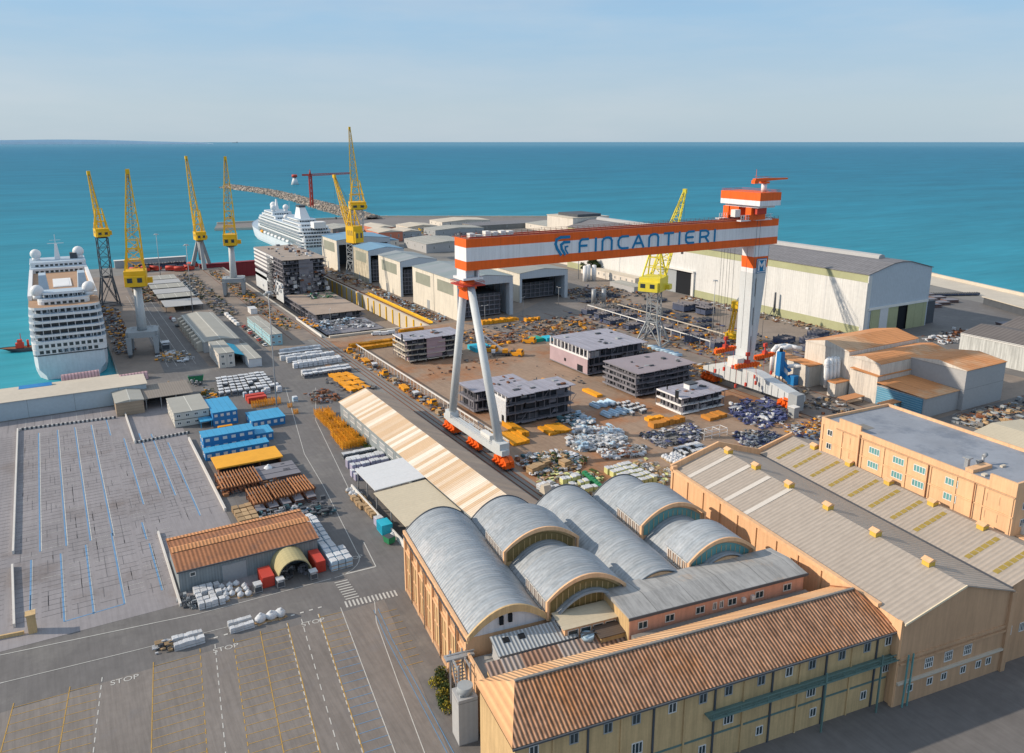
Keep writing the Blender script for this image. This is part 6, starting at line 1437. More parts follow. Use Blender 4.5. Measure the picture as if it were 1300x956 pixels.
def grid(kind, x0, x1, y0, y1, nx, ny, label, group, rot=0, jit=.15, drop=0., sc=1., stack=0, hh=2.4):
    for i in range(nx):
        for j in range(ny):
            if rnd.random() < drop: continue
            x = x0 + (x1 - x0) * (i / (nx - 1) if nx > 1 else .5) + rnd.uniform(-jit, jit); y = y0 + (y1 - y0) * (j / (ny - 1) if ny > 1 else .5) + rnd.uniform(-jit, jit)
            s_ = sc * rnd.uniform(.93, 1.07); put(kind, x, y, rot + rnd.uniform(-.05, .05), label, group, sc=(s_, s_, s_))
def heap(name, label, poly, n, mats, smin, smax, h=1.2, cat='heap', pz=.5):
    """uncountable small scrap: one object"""
    b = MB(); xs = [p[0] for p in poly]; ys = [p[1] for p in poly]; k = 0; cx, cy = sum(xs) / len(xs), sum(ys) / len(ys); R_ = max(max(xs) - min(xs), max(ys) - min(ys)) / 2
    def inside(x, y):
        c = False; j = len(poly) - 1
        for i in range(len(poly)):
            xi, yi = poly[i]; xj, yj = poly[j]
            if ((yi > y) != (yj > y)) and (x < (xj - xi) * (y - yi) / (yj - yi) + xi): c = not c
            j = i
        return c
    n = int(n * 1.15); smin *= .8; smax *= .75
    # clusters make the heap lumpy
    cl = [(rnd.uniform(min(xs), max(xs)), rnd.uniform(min(ys), max(ys)), rnd.uniform(.5, 1.5), rnd.randrange(len(mats)), rnd.choice((0, 1.571, .05, 1.5)) + rnd.uniform(-.12, .12)) for _ in range(max(3, n // 14))]
    while k < n:
        c = rnd.choice(cl); x = rnd.gauss(c[0], R_ * .16); y = rnd.gauss(c[1], R_ * .16)
        if not inside(x, y): x, y = rnd.uniform(min(xs), max(xs)), rnd.uniform(min(ys), max(ys)); 
        if not inside(x, y): continue
        s_ = rnd.uniform(smin, smax); z = rnd.random() ** 1.8 * h * c[2]; m_ = c[3] if rnd.random() < .6 else rnd.randrange(len(mats)); kind = rnd.random()
        a = c[4] + rnd.uniform(-.1, .1); ca_, sa_ = math.cos(a), math.sin(a)
        if kind < .34: b.obox(x, y, z + s_ * .25, s_, s_ * rnd.uniform(.4, 1), s_ * rnd.uniform(.25, .8), a, m_)
        elif kind < .66:                                  # parallel lengths
            l = s_ * rnd.uniform(1.2, 2.6); w_ = rnd.uniform(.12, .26); q = rnd.randint(2, 5)
            for e in range(q): xx, yy = x - sa_ * e * w_ * 1.6, y + ca_ * e * w_ * 1.6; b.beam((xx - ca_ * l / 2, yy - sa_ * l / 2, z + .2), (xx + ca_ * l / 2, yy + sa_ * l / 2, z + .2), w_, m=m_)
        elif kind < .86:                                  # stacked sheets
            for e in range(rnd.randint(1, 4)): b.obox(x + rnd.uniform(-.15, .15), y + rnd.uniform(-.15, .15), z + .1 + e * .17, s_ * 1.6, s_ * rnd.uniform(.7, 1.1), .1, a + rnd.uniform(-.05, .05), m_)
        elif kind < .94:                                  # open frame
            for e in (-.5, .5):
                b.beam((x - ca_ * s_ - sa_ * e * s_, y - sa_ * s_ + ca_ * e * s_, z + .8), (x + ca_ * s_ - sa_ * e * s_, y + sa_ * s_ + ca_ * e * s_, z + .8), .12, m=m_)
                for g in (-1, 0, 1): b.beam((x + ca_ * s_ * g - sa_ * e * s_, y + sa_ * s_ * g + ca_ * e * s_, 0), (x + ca_ * s_ * g - sa_ * e * s_, y + sa_ * s_ * g + ca_ * e * s_, z + .8), .1, m=m_)
        else: b.cyl((x - ca_ * s_ * .6, y - sa_ * s_ * .6, z + .4), (x + ca_ * s_ * .6, y + sa_ * s_ * .6, z + .4), s_ * .3, n=9, m=m_)
        k += 1
    return b.build(name, mats, label=label, cat=cat, kind='stuff')
bx4 = lambda x0, x1, y0, y1: [(x0, y0), (x1, y0), (x1, y1), (x0, y1)]

# rows of white packs beside the road
for k, (y, x0, x1) in enumerate(((367, 97.5, 119), (371.5, 98, 119.5), (387, 98, 120.5), (391, 99, 121), (399, 98, 120.5), (404.5, 96, 116), (411, 97, 117), (417, 99, 119))):
    grid('wrapped_pack' if k % 3 else 'grey_rack', x0, x1, y, y, 10, 1, ('white wrapped pack beside the yard road' if k % 3 else 'dark topped rack in the white pack rows'), 'packs in rows beside the yard road' if k % 3 else 'racks among the rows of packs', 0, .06)
grid('beam_bundle', 109.5, 116.5, 337, 360, 3, 4, 'orange beam bundle near the far end of the long shed', 'orange beam bundles by the long shed', R(12), .1, sc=1.05)
heap('scrap_metal', 'dark scrap and fittings strewn around the orange beam bundles', [(105, 333), (121, 333), (121, 346), (105, 366), (103, 350)], 90, [m_dgrey, m_concd, m_prim], .5, 1.8, .8)
heap('scrap_metal', 'heap of dark scrap frames beside the yard road bend', bx4(90, 101, 323, 342), 150, [m_dgrey, m_prim, m_concd, m_rust], .6, 2.4, 1.2)
for j in range(6): grid('grey_rack', 57 + j * .6, 79 + j * .2, 357 + j * 4.6, 357 + j * 4.6, 9, 1, 'dark white-topped rack behind the red containers', 'equipment racks behind the red containers', 0, .1, .08, 1.0)
grid('wrapped_pack', 76, 81, 352, 357, 2, 2, 'white wrapped pack at the corner of the dark equipment racks', 'white packs at the rack corner', 0, .1)
grid('blue_pack', 66, 74, 351.5, 351.5, 4, 1, 'pale blue pack before the equipment racks', 'pale blue packs before the racks', 0, .1, sc=.8)
heap('scrap_metal', 'yellow and dark pipe scrap left of the equipment racks', bx4(50, 56, 352, 372), 60, [m_dgrey, m_yor, m_steel, m_veg], .6, 1.8, .9)
for k, (y, lb) in enumerate(((345.5, 'farther red container behind the orange scaffold frames'), (341.5, 'nearer red container behind the orange scaffold frames'))): put('container', 69, y, R(90), lb, sc=(1.1, 1.3, 1.0))
grid('frame_stack', 66.5, 76, 335, 335, 4, 1, 'orange scaffold frame stack in front of the red containers', 'scaffold frames by the red containers', 0, .1, sc=.85)
grid('frame_stack', 78, 81, 318, 327, 1, 2, 'small orange frame stack behind the one storey blue cabin', 'small frames behind the blue cabin', 0, .3, sc=.6)
put('blue_pack', 83.5, 334, 0, 'single blue box standing by the road near the tall light mast', sc=(1.2, 1, .9))
# orange flat deck and rusty stock
t = T('storage_deck', 'big flat orange deck on short legs beside the long blue cabins', 'storage deck'); b = MB(); b.box(38.8, 61, 266.3, 277.6, 2.6, 3.1, 0); b.build('deck_plate', mat('orange_deck', (.78, .38, .04), var=.25, sc=.15, rust=((.2, .12, .05), .66, .3)), t)
for x in (39.5, 46, 53, 60): b = MB(); b.box(x, x + .4, 266.8, 277, 0, 2.59, 0); b.build('leg_frame', m_rust, t)
for x in (40.6, 47.2): put('rust_rack', x, 256, 0, 'rusty steel rack with pale beams beside the orange deck', 'rusty racks beside the orange deck', sc=(1.05, 1.5, 1.3))
for k in range(3): put('plate_stack', 56.5, 253.5 + k * 4.2, 0, 'long stack of brown steel plates beside the orange deck', 'brown plate stacks', sc=(2.3, 1.25, 1.3))
for x, y in ((46.5, 238), (53.3, 239), (60, 240)): put('rust_rack', x, y, 0, 'rusty steel rack in the nearer row beside the road', 'rusty racks in the nearer row', sc=(1.0, 1.35, 1.5))
for k in range(5): put('plate_stack', 45 + k * 4, 232 + .4 * k, R(90), 'short stack of rusty plates at the foot of the racks', 'short rusty plate stacks', sc=(.8, .9, 1.2))
heap('scrap_metal', 'blue black tangle of fittings in front of the rusty racks', [(44, 219), (64, 220), (64, 229), (44, 230)], 260, [m_dgrey, mat('dark_teal', (.05, .13, .16), var=.3), m_prim, m_grey], .5, 2.0, 1.5)
heap('scrap_metal', 'rusty offcuts between the steel racks', bx4(37, 64, 233, 263), 170, [m_rust, mat('rust_orange', (.36, .17, .08)), m_dgrey], .6, 2.6, 1.6)
grid('crate', 38.6, 42.5, 227, 236, 3, 4, 'timber crate stacked beside the white car park wall', 'timber crates by the wall', 0, .1, sc=1.1)
for k in range(15): put('wrapped_pack', 29 + k * 1.5, 219.5, 0, 'low red and white block behind the rusty warehouse', 'red and white blocks behind the warehouse', sc=(.5, .4, .4))
b = MB(); b.box(29, 49, 216, 218.6, 0, 2.4, 0); b.build('flat_store', m_pale, label='low white flat roofed store behind the rusty warehouse', cat='store')
for k, (x, y) in enumerate(((25.6, 217.8), (28.4, 221))): put('white_car', x, y, R(80 + k * 8), ('white car parked behind the rusty warehouse', 'second white car near the tyres behind the warehouse')[k])
heap('tyres', 'old tyres and drums beside the car park wall end', bx4(19, 26, 219, 225), 40, [m_tyre, m_dgrey, m_grey], .7, 1.5, .6)
put('bag', 54.5, 261, 0, 'big white bag at the end of the brown plates', sc=(1.8, 1.8, 1.8)); put('white_car', 51.5, 222, R(30), 'white car parked between the rusty racks and the warehouse')
# stacks around the warehouse
for j in range(11):
    for i in range(3):
        if j < 3 or i < 2: put('blue_pack', 54.2 + i * 2.0 + j * .08, 188.5 + j * 2.75, R(1), 'pale blue pack right of the rusty warehouse', 'pale blue packs beside the warehouse', sc=(1.05, 1.05, 1.1 if j < 4 else .95))
for j in range(5): put('blue_pack', 54.5 + (j % 2) * 2.2, 217 + j * 2.6, R(15 * j), 'pale blue pack at the loose stack end', 'loose pale blue packs', sc=(1, .9, .7))
put('container', 37.2, 190.8, 0, 'red container left of the fabric tunnel', sc=(1.25, .95, 1.15)); put('container', 50.8, 192, 0, 'red container right of the fabric tunnel', sc=(1.1, 1.2, 1.25))
for x, y, lb in ((34.3, 187.5, 'small white pack left of the red container'), (48.2, 186.6, 'grey cabinet right of the tunnel mouth'), (39.8, 187, 'grey cabinet left of the tunnel mouth')): put('grey_rack', x, y, 0, lb, sc=(.9, .8, 1))
heap('tunnel_store', 'dark stores kept inside the fabric tunnel', bx4(40.5, 47.5, 189.5, 195), 60, [m_dgrey, m_grey, m_prim], .5, 1.5, 1.4, cat='stores')
grid('wrapped_pack', 20.6, 25.4, 186.6, 194, 4, 5, 'white pack before the rusty warehouse', 'white packs before the warehouse', 0, .12, .15, .66)
grid('bag', 26.8, 31.5, 187, 193, 4, 4, 'white bulk bag before the rusty warehouse', 'bulk bags before the warehouse', 0, .3, .12, .85)
heap('scrap_metal', 'grey tangle of cans left of the white packs', bx4(16.8, 20, 187.5, 194), 70, [m_grey, m_dgrey, m_wrap], .4, 1.1, .9)
grid('wrapped_pack', 25.2, 29.4, 172.8, 175.2, 5, 2, 'white block in the small stack at the road edge', 'white blocks at the road edge', 0, .05, 0, .52)
for x in (31.8, 34.4, 36.4): put('bag', x, 173.6, x, 'white tarpaulin covered mound at the road edge', 'tarpaulin mounds at the road edge', sc=(1.5, 1.2, 1.35))
grid('wrapped_pack', 13.2, 18.4, 172.4, 175, 6, 2, 'white block in the left stack along the road', 'white blocks of the left stack', 0, .05, 0, .58)
heap('scrap_metal', 'brown and white heap left of the white road edge blocks', bx4(8.8, 12.4, 172, 175.4), 60, [m_wood, m_wrap, m_dgrey], .4, 1.2, .9)
# orange scaffold frames and lilac racks left of the long shed
for j in range(5): grid('frame_stack', 84.6 + j * .2, 91 - j * .2, 270 + j * 3.5, 270 + j * 3.5, 3, 1, 'orange scaffold frame stack along the long shed', 'orange scaffold frames along the long shed', 0, .1, .04, .95)
for j in range(7): grid('frame_stack', 86.6, 90.4, 291 + j * 3.3, 291 + j * 3.3, 2, 1, 'loosely stacked orange frame by the road', 'loose orange frames by the road', R(8), .3, .1, .85)
grid('grey_rack', 81.5, 92, 256, 261, 8, 2, 'grey crate rack next to the orange frames', 'grey racks next to the orange frames', 0, .05, 0, .8)
grid('lilac_pack', 80, 92, 247.5, 252, 8, 2, 'lilac wrapped pack behind the white canopy', 'lilac packs behind the canopy', 0, .08, 0, .95)
grid('lilac_pack', 78.6, 82, 240.5, 244, 3, 2, 'violet wrapped pack nearest the white canopy', 'violet packs by the canopy', 0, .08, 0, .8)
b = MB(); b.box(84, 91, 238, 244.5, 0, 2.4, 0); b.build('dark_store', m_dgrey, label='dark low store between lilac packs and white canopy', cat='store')
heap('hedge', 'green weeds growing along the foot of the long shed', bx4(91.5, 93, 234, 292), 260, [m_veg, m_vegd], .4, 1.1, .6, cat='weeds')
# along the canopy
grid('crate', 72.8, 75, 219, 226, 2, 4, 'timber crate at the open side of the white canopy', 'crates along the canopy', 0, .15, sc=.9)
for k in range(4): put('crate', 74.2, 211.5 + k * 2.2, 0, 'long timber crate at the open side of the beige canopy', 'long crates along the canopy', sc=(1.5, .8, 1.0))
grid('bag', 73, 75.6, 228, 233, 3, 3, 'pale bag heap at the corner of the white canopy', 'bags at the canopy corner', 0, .3, sc=.8)
put('lilac_pack', 73.7, 206.5, 0, 'lilac pack between the crates and the turquoise box', sc=(1.6, .9, .8))
t = put('container', 73.6, 201.5, 0, 'turquoise box container near the vaulted workshop corner', sc=(1.35, .75, 1.2))
for c in [o for o in bpy.data.objects if o.parent is t]: c.data = c.data.copy(); c.data.materials.clear(); c.data.materials.append(m_cyan)
put('bag', 74.2, 196.8, 0, 'pink bag left of the green waste container', sc=(1.2, 1.2, 1)).data = (lambda o: (o.data.copy()))(PROTO['bag'][2])
put('bin', 72.2, 194.4, R(15), 'small green waste container by the vaulted workshop corner', sc=(.9, .5, 1.1))
put('bin', 51, 386.8, R(82), 'green waste container near the low annex', sc=(1, 1.2, 1.6))
heap('scrap_metal', 'dark scrap pile beside the green waste container', bx4(47.5, 53, 378, 384), 50, [m_dgrey, m_steel], .5, 1.4, 1.6)
heap('scrap_metal', 'brown rubbish heap left of the green waste container', bx4(38, 46, 382, 389), 60, [m_wood, m_wrap, m_rust], .5, 1.5, .8)
# shrubs at the bottom
t = T('flowering_shrub', 'yellow flowering shrub row at the foot of the peach facade', 'shrub', (58.6, 131, 0), CR)
def leafball(b, c, r, n, s_, m=0):
    for _ in range(n):
        a, p, q = rnd.random() * 6.283, math.acos(rnd.uniform(-.6, 1)), r * rnd.random() ** .4
        x, y, z = c[0] + q * math.sin(p) * math.cos(a), c[1] + q * math.sin(p) * math.sin(a), c[2] + q * math.cos(p) * .85
        d = Vector((rnd.gauss(0, 1), rnd.gauss(0, 1), rnd.gauss(0, 1))).normalized(); u = d.orthogonal().normalized() * s_; v = d.cross(u.normalized()) * s_ * .7; P0 = Vector((x, y, z))
        b.poly([P0 - u, P0 - v, P0 + u, P0 + v], m if rnd.random() < .75 else (m + 1) % 3)
b = MB(); [leafball(b, (rnd.uniform(-1.1, 1.3), -7 + k * 1.35, .9), 1.5, 260, .22, k % 3) for k in range(9)]; b.build('foliage', [m_vegy, m_veg, m_vegd], t); b = MB(); [b.beam((0, -7 + k * 1.35, 0), (0, -7 + k * 1.35, .9), .1) for k in range(9)]; b.build('stem', m_bark, t)
t = T('round_tree', 'single dark green tree in front of the assembly shed', 'tree', (399, 549, 0))
b = MB(); b.cyl((0, 0, 0), (0, 0, 6), .5, .3, 8); [b.beam((0, 0, 4 + k * .4), (3 * math.cos(k * 1.3), 3 * math.sin(k * 1.3), 8 + k * .6), .3, w2=.1) for k in range(6)]; b.build('trunk', m_bark, t)
b = MB(); [leafball(b, (rnd.uniform(-3.6, 3.6), rnd.uniform(-3.6, 3.6), rnd.uniform(5.5, 13)), rnd.uniform(2, 3.2), 260, .42, k % 3) for k in range(17)]; b.build('crown', [m_vegd, m_veg, m_vegd], t)
for k, (x, y, lb) in enumerate(((393, 556, 'smaller dark tree left of the round tree'), (340, 752, 'small dark tree beside the broad flat grey store'), (334, 762, 'second small dark tree beside the broad flat grey store'))):
    q = T('small_tree', lb, 'tree', (x, y, 0)); b = MB(); b.cyl((0, 0, 0), (0, 0, 4), .35, .2, 7); b.build('trunk', m_bark, q); b = MB(); [leafball(b, (rnd.uniform(-2.4, 2.4), rnd.uniform(-2.4, 2.4), rnd.uniform(3.5, 8)), rnd.uniform(1.4, 2.2), 200, .4, j % 3) for j in range(8)]; b.build('crown', [m_vegd, m_veg, m_vegd], q)

# strip between rails and the yard
b = MB()
for yy in range(238, 405, 4): b.box(136.05, 136.3, yy, yy + .25, 0, 3.4, 0)
b.box(136, 136.35, 238, 405, 3.2, 3.7, 0); b.build('pipe_fence', m_frame, label='long pale pipe rail on posts dividing the crane rails from the yard', cat='pipe rail')
for k in range(13):
    y = 404 - k * 13.0 + rnd.uniform(-2, 2); x = 131.8 + rnd.uniform(-1.4, 1.6); kd = ('machine', 'crate', 'beam_bundle', 'grey_rack')[k % 4]
    put(kd, x, y, R(rnd.uniform(-8, 8)), {'machine': 'orange wheeled machine between crane rails and the pipe rail', 'crate': 'timber crate between crane rails and the pipe rail', 'beam_bundle': 'orange beam bundle between crane rails and the pipe rail', 'grey_rack': 'grey rack between crane rails and the pipe rail'}[kd], 'things between rails and pipe rail ' + kd.replace('_', ' '), sc=(1.2, 1.2, 1.2))
heap('scrap_metal', 'mixed dark gear lying along the inner side of the crane rails', bx4(129.6, 135.4, 238, 410), 420, [m_dgrey, m_steel, m_yor, m_rust, m_grey], .5, 1.9, .8)
for k in range(9): put('beam_bundle', 137.5 + k * 2.9, 411.5 + rnd.uniform(-.5, .5), R(90 + rnd.uniform(-8, 8)), 'orange beam bundle at the dry dock head', 'orange beams at the dock head', sc=(1.3, .9, 1.7))
for k in range(8): put('beam_bundle', 139.5 + k * 2.8, 405 + rnd.uniform(-.6, .6), R(90 + rnd.uniform(-8, 8)), 'orange beam bundle nearer the camera at the dock head', 'orange beams of the second row', sc=(1.2, .8, 1.4))
for k in range(4): put('beam_bundle', 175 + k * 3, 431, R(90), 'orange steel pile at the right end of the dry dock head', 'orange steel at the dock end', sc=(1.2, 1, 1.5))
for x, y, lb in ((162, 431, 'white van parked at the head of the dry dock'), (166.5, 432, 'second white van parked at the head of the dry dock'), (158, 433, 'third white van parked at the head of the dry dock')): put('van', x, y, R(80), lb)
t = T('dock_walkway', 'yellow railed walkway along the right edge of the dry dock', 'walkway'); b = MB(); b.box(196.8, 199.4, 444, 560, .1, .5, 0); b.box(199.3, 199.45, 444, 560, .5, 1.5, 0); b.build('deck', mat('walkway_yellow', (.7, .42, .03), var=.4, sc=.4), t)
b = MB(); b.box(196.1, 196.5, 443, 700, .1, .8, 0); b.build('dock_edge_beam', m_rust, label='rusty edge beam along the right wall of the dry dock', cat='edge beam')
b = MB(); b.box(132, 175, 438.5, 440.3, .05, 1.3, 0); b.build('dock_edge_wall', m_concl, label='pale low wall closing the head of the dry dock', cat='edge wall')
b = MB(); b.beam((128.6, 498, 1), (128.2, 442, 1), .3, 1.4); b.build('dock_rail', m_frame, label='white railing along the left head of the dry dock', cat='railing')
heap('scrap_metal', 'orange gear and hoses by the left head of the dry dock', bx4(128.8, 138, 470, 500), 110, [m_yor, m_yor, m_lilac, m_dgrey], .6, 2.6, .9)
heap('scrap_metal', 'colourful building material heaped on the hall apron', [(202, 446), (212, 446), (212, 560), (203, 560)], 330, [m_rust, m_rust, m_dgrey, m_wrapb, m_concd, m_wood], .7, 2.6, 1.2)
heap('scrap_metal', 'site gear piled on the quay between dock and halls', bx4(200, 214, 565, 700), 200, [m_rust, m_dgrey, m_wrap, m_wood], .8, 3, 1.5)
heap('dock_debris', 'white wrapped pieces lying on the dark low ship bottom', bx4(142, 178, 480, 514), 230, [m_wrap, m_wrapb, m_steel, m_dgrey], .6, 2.2, .9).location.z = -6.6
heap('deck_load', 'white packs and gear on the flat ship deck platform', bx4(160, 180, 570, 592), 70, [m_wrap, m_dgrey, m_green, m_wrap], .8, 2.4, 1.4).location.z = -2.2
# quay left side
heap('scrap_metal', 'orange and dark gear along the ship side of the quay', bx4(22.5, 32, 460, 600), 520, [m_dgrey, m_yor, m_rust, m_steel, m_grey, m_prim], .7, 2.8, 1.5)
heap('scrap_metal', 'timber, plates and yellow parts at the root of the quay', bx4(40, 56, 426, 450), 150, [m_wood, m_yor, m_concd, m_wrap], .6, 2.2, .9)
heap('scrap_metal', 'brown gear around the shelters of the quay', bx4(48, 60, 606, 700), 260, [m_dgrey, m_rust, m_vegd, m_wood], .7, 2.8, 1.8)
heap('scrap_metal', 'green brown and white gear between shelters and dock rails', bx4(88, 101, 530, 720), 460, [m_dgrey, m_concd, m_vegd, m_wood, m_prim, m_grey], .7, 2.8, 1.5)
heap('scrap_metal', 'yellow and dark gear along the dock side rails', bx4(113.5, 125, 470, 730), 420, [m_yor, m_dgrey, m_rust, m_concd, m_veg], .6, 2.4, .9)
for k, (x, y) in enumerate(((60, 757), (68, 758), (76, 759), (88, 752), (94, 745), (102, 748), (108, 765))): put('red_machine', x, y, R(rnd.uniform(0, 90)), 'red tank machine standing at the outer end of the quay', 'red machines at the quay end', sc=(1.8, 1.6, 1.5))
for k in range(6): put('dark_block', 62 + k * 7.5, 772, R(4), 'dark steel block at the outer quay wall', 'steel blocks at the outer quay wall', sc=(.5, .6, 1))
for k in range(9): put(('white_car', 'dark_car', 'red_car')[k % 3], 95 + rnd.uniform(-.5, .5), 440 + k * 6.5, R(4), {0: 'white car parked along the pale blue offices', 1: 'dark car parked along the pale blue offices', 2: 'red car parked along the pale blue offices'}[k % 3], 'cars along the pale blue offices ' + ('white', 'dark', 'red')[k % 3])
for k in range(5): put('van', 92.5, 500 + k * 8, R(6), 'white van parked beyond the pale blue offices', 'vans beyond the pale blue offices')
for k in range(14): put(('dark_car', 'white_car')[k % 2], 87.5 + (k % 2) * .5, 612 + k * 5.2, R(88), {0: 'dark car parked beside the quay shelters', 1: 'white car parked beside the quay shelters'}[k % 2], 'parking row beside the quay shelters ' + ('dark', 'white')[k % 2])
put('van', 60.5, 532, R(0), 'white van parked left of the grey warehouse'); put('red_car', 60, 540, 0, 'red car parked left of the grey warehouse'); put('dark_car', 60.2, 515, 0, 'dark car parked left of the grey warehouse')
put('crate', 44, 470, R(10), 'orange brown crate right of the big portal crane', sc=(2, 2, 1.6)); put('grey_rack', 46.5, 458, 0, 'grey cabinet right of the big portal crane', sc=(2, 2, 2))
for k, (x, y) in enumerate(((4, 417), (14, 417))): q = T('pink_tent', ('long pink striped tarpaulin tunnel on the quay edge behind the shed', 'shorter pink striped tarpaulin tunnel on the quay edge')[k], 'tarpaulin tunnel', (x + k * 12, 418 - 14 * k + 1, 0), R(4)); b = MB(); n = 10; b.prism([(0 + 2.4 * math.cos(math.pi * i / n), 3.4 * math.sin(math.pi * i / n)) for i in range(n + 1)], -8 + k * 2, 8 - k * 2, 'x', 0); b.build('cover', mat('pink_stripe', (.62, .4, .42), var=.4, sc=.5, lines=('x', 1.4, .4, .4)), q)
b = MB(); b.box(-21, -8, 405, 411, 1.6, 2.6, 0); b.build('blue_cover', mat('bright_blue', (.02, .2, .5)), label='bright blue tarpaulin on the basin edge block', cat='tarpaulin')
heap('scrap_metal', 'brown gear along the basin edge behind the long shed', bx4(-8, 22, 400, 406), 110, [m_rust, m_wood, m_dgrey, m_wrapb], .7, 2.4, 1.5)

# inner yard
b = MB()
def deckpile(lb, x0, x1, y0, y1, h, m_=None):
    b = MB(); n = max(2, int((x1 - x0) / 1.6)); 
    for k in range(n): 
        hh = h * rnd.uniform(.7, 1.05); xx = x0 + k * (x1 - x0) / n; b.box(xx, xx + (x1 - x0) / n - .15, y0 + rnd.uniform(0, .5), y1 - rnd.uniform(0, .5), .1, hh, 0)
    b.build('steel_pile', m_ or m_yor, label=lb, cat='steel pile')
deckpile('yellow ribbed steel pile in front of the violet roofed section', 157, 167, 242.5, 252, 1.2)
deckpile('yellow steel wall pile at the left of the central yard', 146.5, 150, 246, 262, 2.6)
deckpile('broad yellow pile right behind the near gantry leg', 139.5, 146.5, 240, 254, 1.5)
deckpile('narrow yellow pile nearest the near gantry leg', 134.5, 139, 243, 256, 1.1)
deckpile('yellow pallets behind the pink sided section', 200.5, 204, 272, 284, 1.2)
deckpile('long brown orange girder pile in the central yard', 196.5, 213, 228.5, 232.5, 2.4, mat('burnt_orange', (.52, .22, .04), var=.3, sc=.5))
deckpile('small orange girder pile left of the long brown one', 200, 208, 235.5, 239, 1.6)
deckpile('orange pile at the foot of the low white edged section', 222, 232, 224, 230, 1.6, mat('burnt_orange', (.52, .22, .04)))
deckpile('yellow box pile right of the overhanging section', 262.5, 266, 262, 268, 4.2)
deckpile('yellow steel pile in front of the double bay hall', 224, 250, 424, 429, 2.6)
deckpile('second yellow steel pile right of the double bay hall mouth', 252, 262, 418, 422, 2.2)
for k in range(7): put('pipe_bundle', 189 + k * 1.9, 250 + (k % 2) * 1.5, R(4), 'pale blue pipe bundle before the overhanging section', 'pale blue pipes in the near row', sc=(.8, 1, 1))
for k in range(6): put('pipe_bundle', 192 + k * 1.9, 262 + (k % 2), R(4), 'pale blue pipe bundle in the row behind', 'pale blue pipes in the far row', sc=(.8, 1, 1))
for k in range(7): put('pipe_bundle', 279 + rnd.uniform(-.6, .6), 308 + k * 3.4, R(70), 'blue pipe bundle under the lime yellow crane', 'blue pipes under the lime crane', sc=(1.1, .9, 1.1))
grid('grey_rack', 199, 209, 246, 258, 5, 4, 'white frame rack right of the pale blue pipes', 'white racks right of the pipes', 0, .4, .2, .7)
heap('wrapped_bundles', 'big heap of white and grey wrapped bundles in the central yard', [(158, 222), (177, 219), (184, 232), (178, 243), (165, 240), (157, 231)], 420, [m_wrap, m_wrap, m_wrapb, m_steel], .8, 2.4, 1.8)
heap('wrapped_bundles', 'pale scrap in front of the white bundle heap', [(160, 212), (176, 208), (182, 216), (163, 221)], 200, [m_steel, m_wrap, m_rust, m_concd], .5, 1.9, .8)
heap('scrap_metal', 'pale blue sheets and bundles beside the yellow ribbed pile', [(169, 243), (182, 246), (180, 258), (168, 255)], 150, [m_wrapb, mat('dark_teal', (.05, .13, .16)), m_wrap], .7, 2.6, 1.2)
heap('scrap_metal', 'dark and navy parts laid out in the middle of the yard', [(186, 211), (203, 210), (213, 219), (212, 226), (187, 226)], 480, [m_dgrey, m_nblue, m_prim, m_wrap, m_concd], .5, 1.9, .9)
b = MB()
for x in (205, 209, 213, 217):
    for y in (209.5, 213.5): b.box(x, x + .15, y, y + .15, 0, 2.8, 0)
    b.box(x, x + .15, 209.5, 213.65, 2.7, 2.85, 0)
for y in (209.5, 213.5): [b.box(205, 217.1, y, y + .15, z, z + .15, 0) for z in (1.3, 2.7)]
b.build('cage_frame', m_white, label='white open cage frame at the edge of the dark parts', cat='cage')
grid('bag', 180, 186, 197.5, 204, 5, 5, 'white roll left of the big gable hall', 'white rolls left of the gable hall', 0, .3, .1, .9)
grid('grey_rack', 188, 198, 201, 206, 6, 3, 'small white rack behind the gable hall parapet', 'small racks behind the gable hall', 0, .2, .1, .75)
heap('indigo_bags', 'heap of indigo plastic wrapped parts right of the low section', [(233, 206), (247, 208), (258, 216), (262, 232), (250, 234), (238, 230), (232, 219)], 620, [m_nblue, m_nblue, m_nblue, m_wrap, m_dgrey], .7, 2.2, 2.0)
heap('indigo_bags', 'flat spread of blue grey parts behind the gable hall parapet', [(216, 188), (231, 190), (235, 203), (220, 210), (214, 200)], 520, [m_nblue, m_wrap, m_steel, m_dgrey, m_concd], .5, 1.6, .8)
heap('scrap_metal', 'mixed light scrap between indigo heap and office block', [(236, 180), (262, 188), (264, 205), (240, 204)], 420, [m_wrap, m_rust, m_nblue, m_wood, m_steel, m_yor], .5, 1.9, .9)
for x, y, k in ((238, 233.5, 0), (262, 206, 1)): q = T('control_cabin', ('pale grey cabin at the near end of the right sill beam', 'small grey cabin beside the right sill beam')[k], 'cabin', (x + 16 * (1 - k), y - 24, 0)); b = MB(); b.box(0, 3, 0, 3, 0, 4.4, 0); b.build('wall', m_grey, q); b = MB(); b.box(-.2, 3.2, -.2, 3.2, 4.4, 4.7, 0); b.build('roof', m_frame, q)
# behind the vaults
grid('lime_pack', 137, 142.5, 193.5, 203, 4, 3, 'lime and white pack left behind the vaults', 'lime packs of the left group', R(-10), .2, .1, .95)
grid('lime_pack', 155, 164, 190, 203, 6, 5, 'lime and white pack behind the fourth vault', 'lime packs of the big block', R(-6), .1, .05, .9)
grid('wrapped_pack', 128, 132, 194, 204, 3, 4, 'white board pack nearest the vault roofs', 'white board packs near the vaults', R(10), .4, .2, .7)
for k in range(8): put('blue_pack', 144.4 + .3 * k, 191.5 + k * 1.85, R(6), 'green cask in the diagonal behind the vaults', 'green casks behind the vaults', sc=(.8, .7, .8))
g0 = [o for o in bpy.data.objects if o.get('group') == 'green casks behind the vaults']; gm = None
for o in g0:
    if gm is None: gm = o.data.copy(); gm.materials.clear(); [gm.materials.append(mm) for mm in (m_green, m_wrapb, m_green)]
    o.data = gm
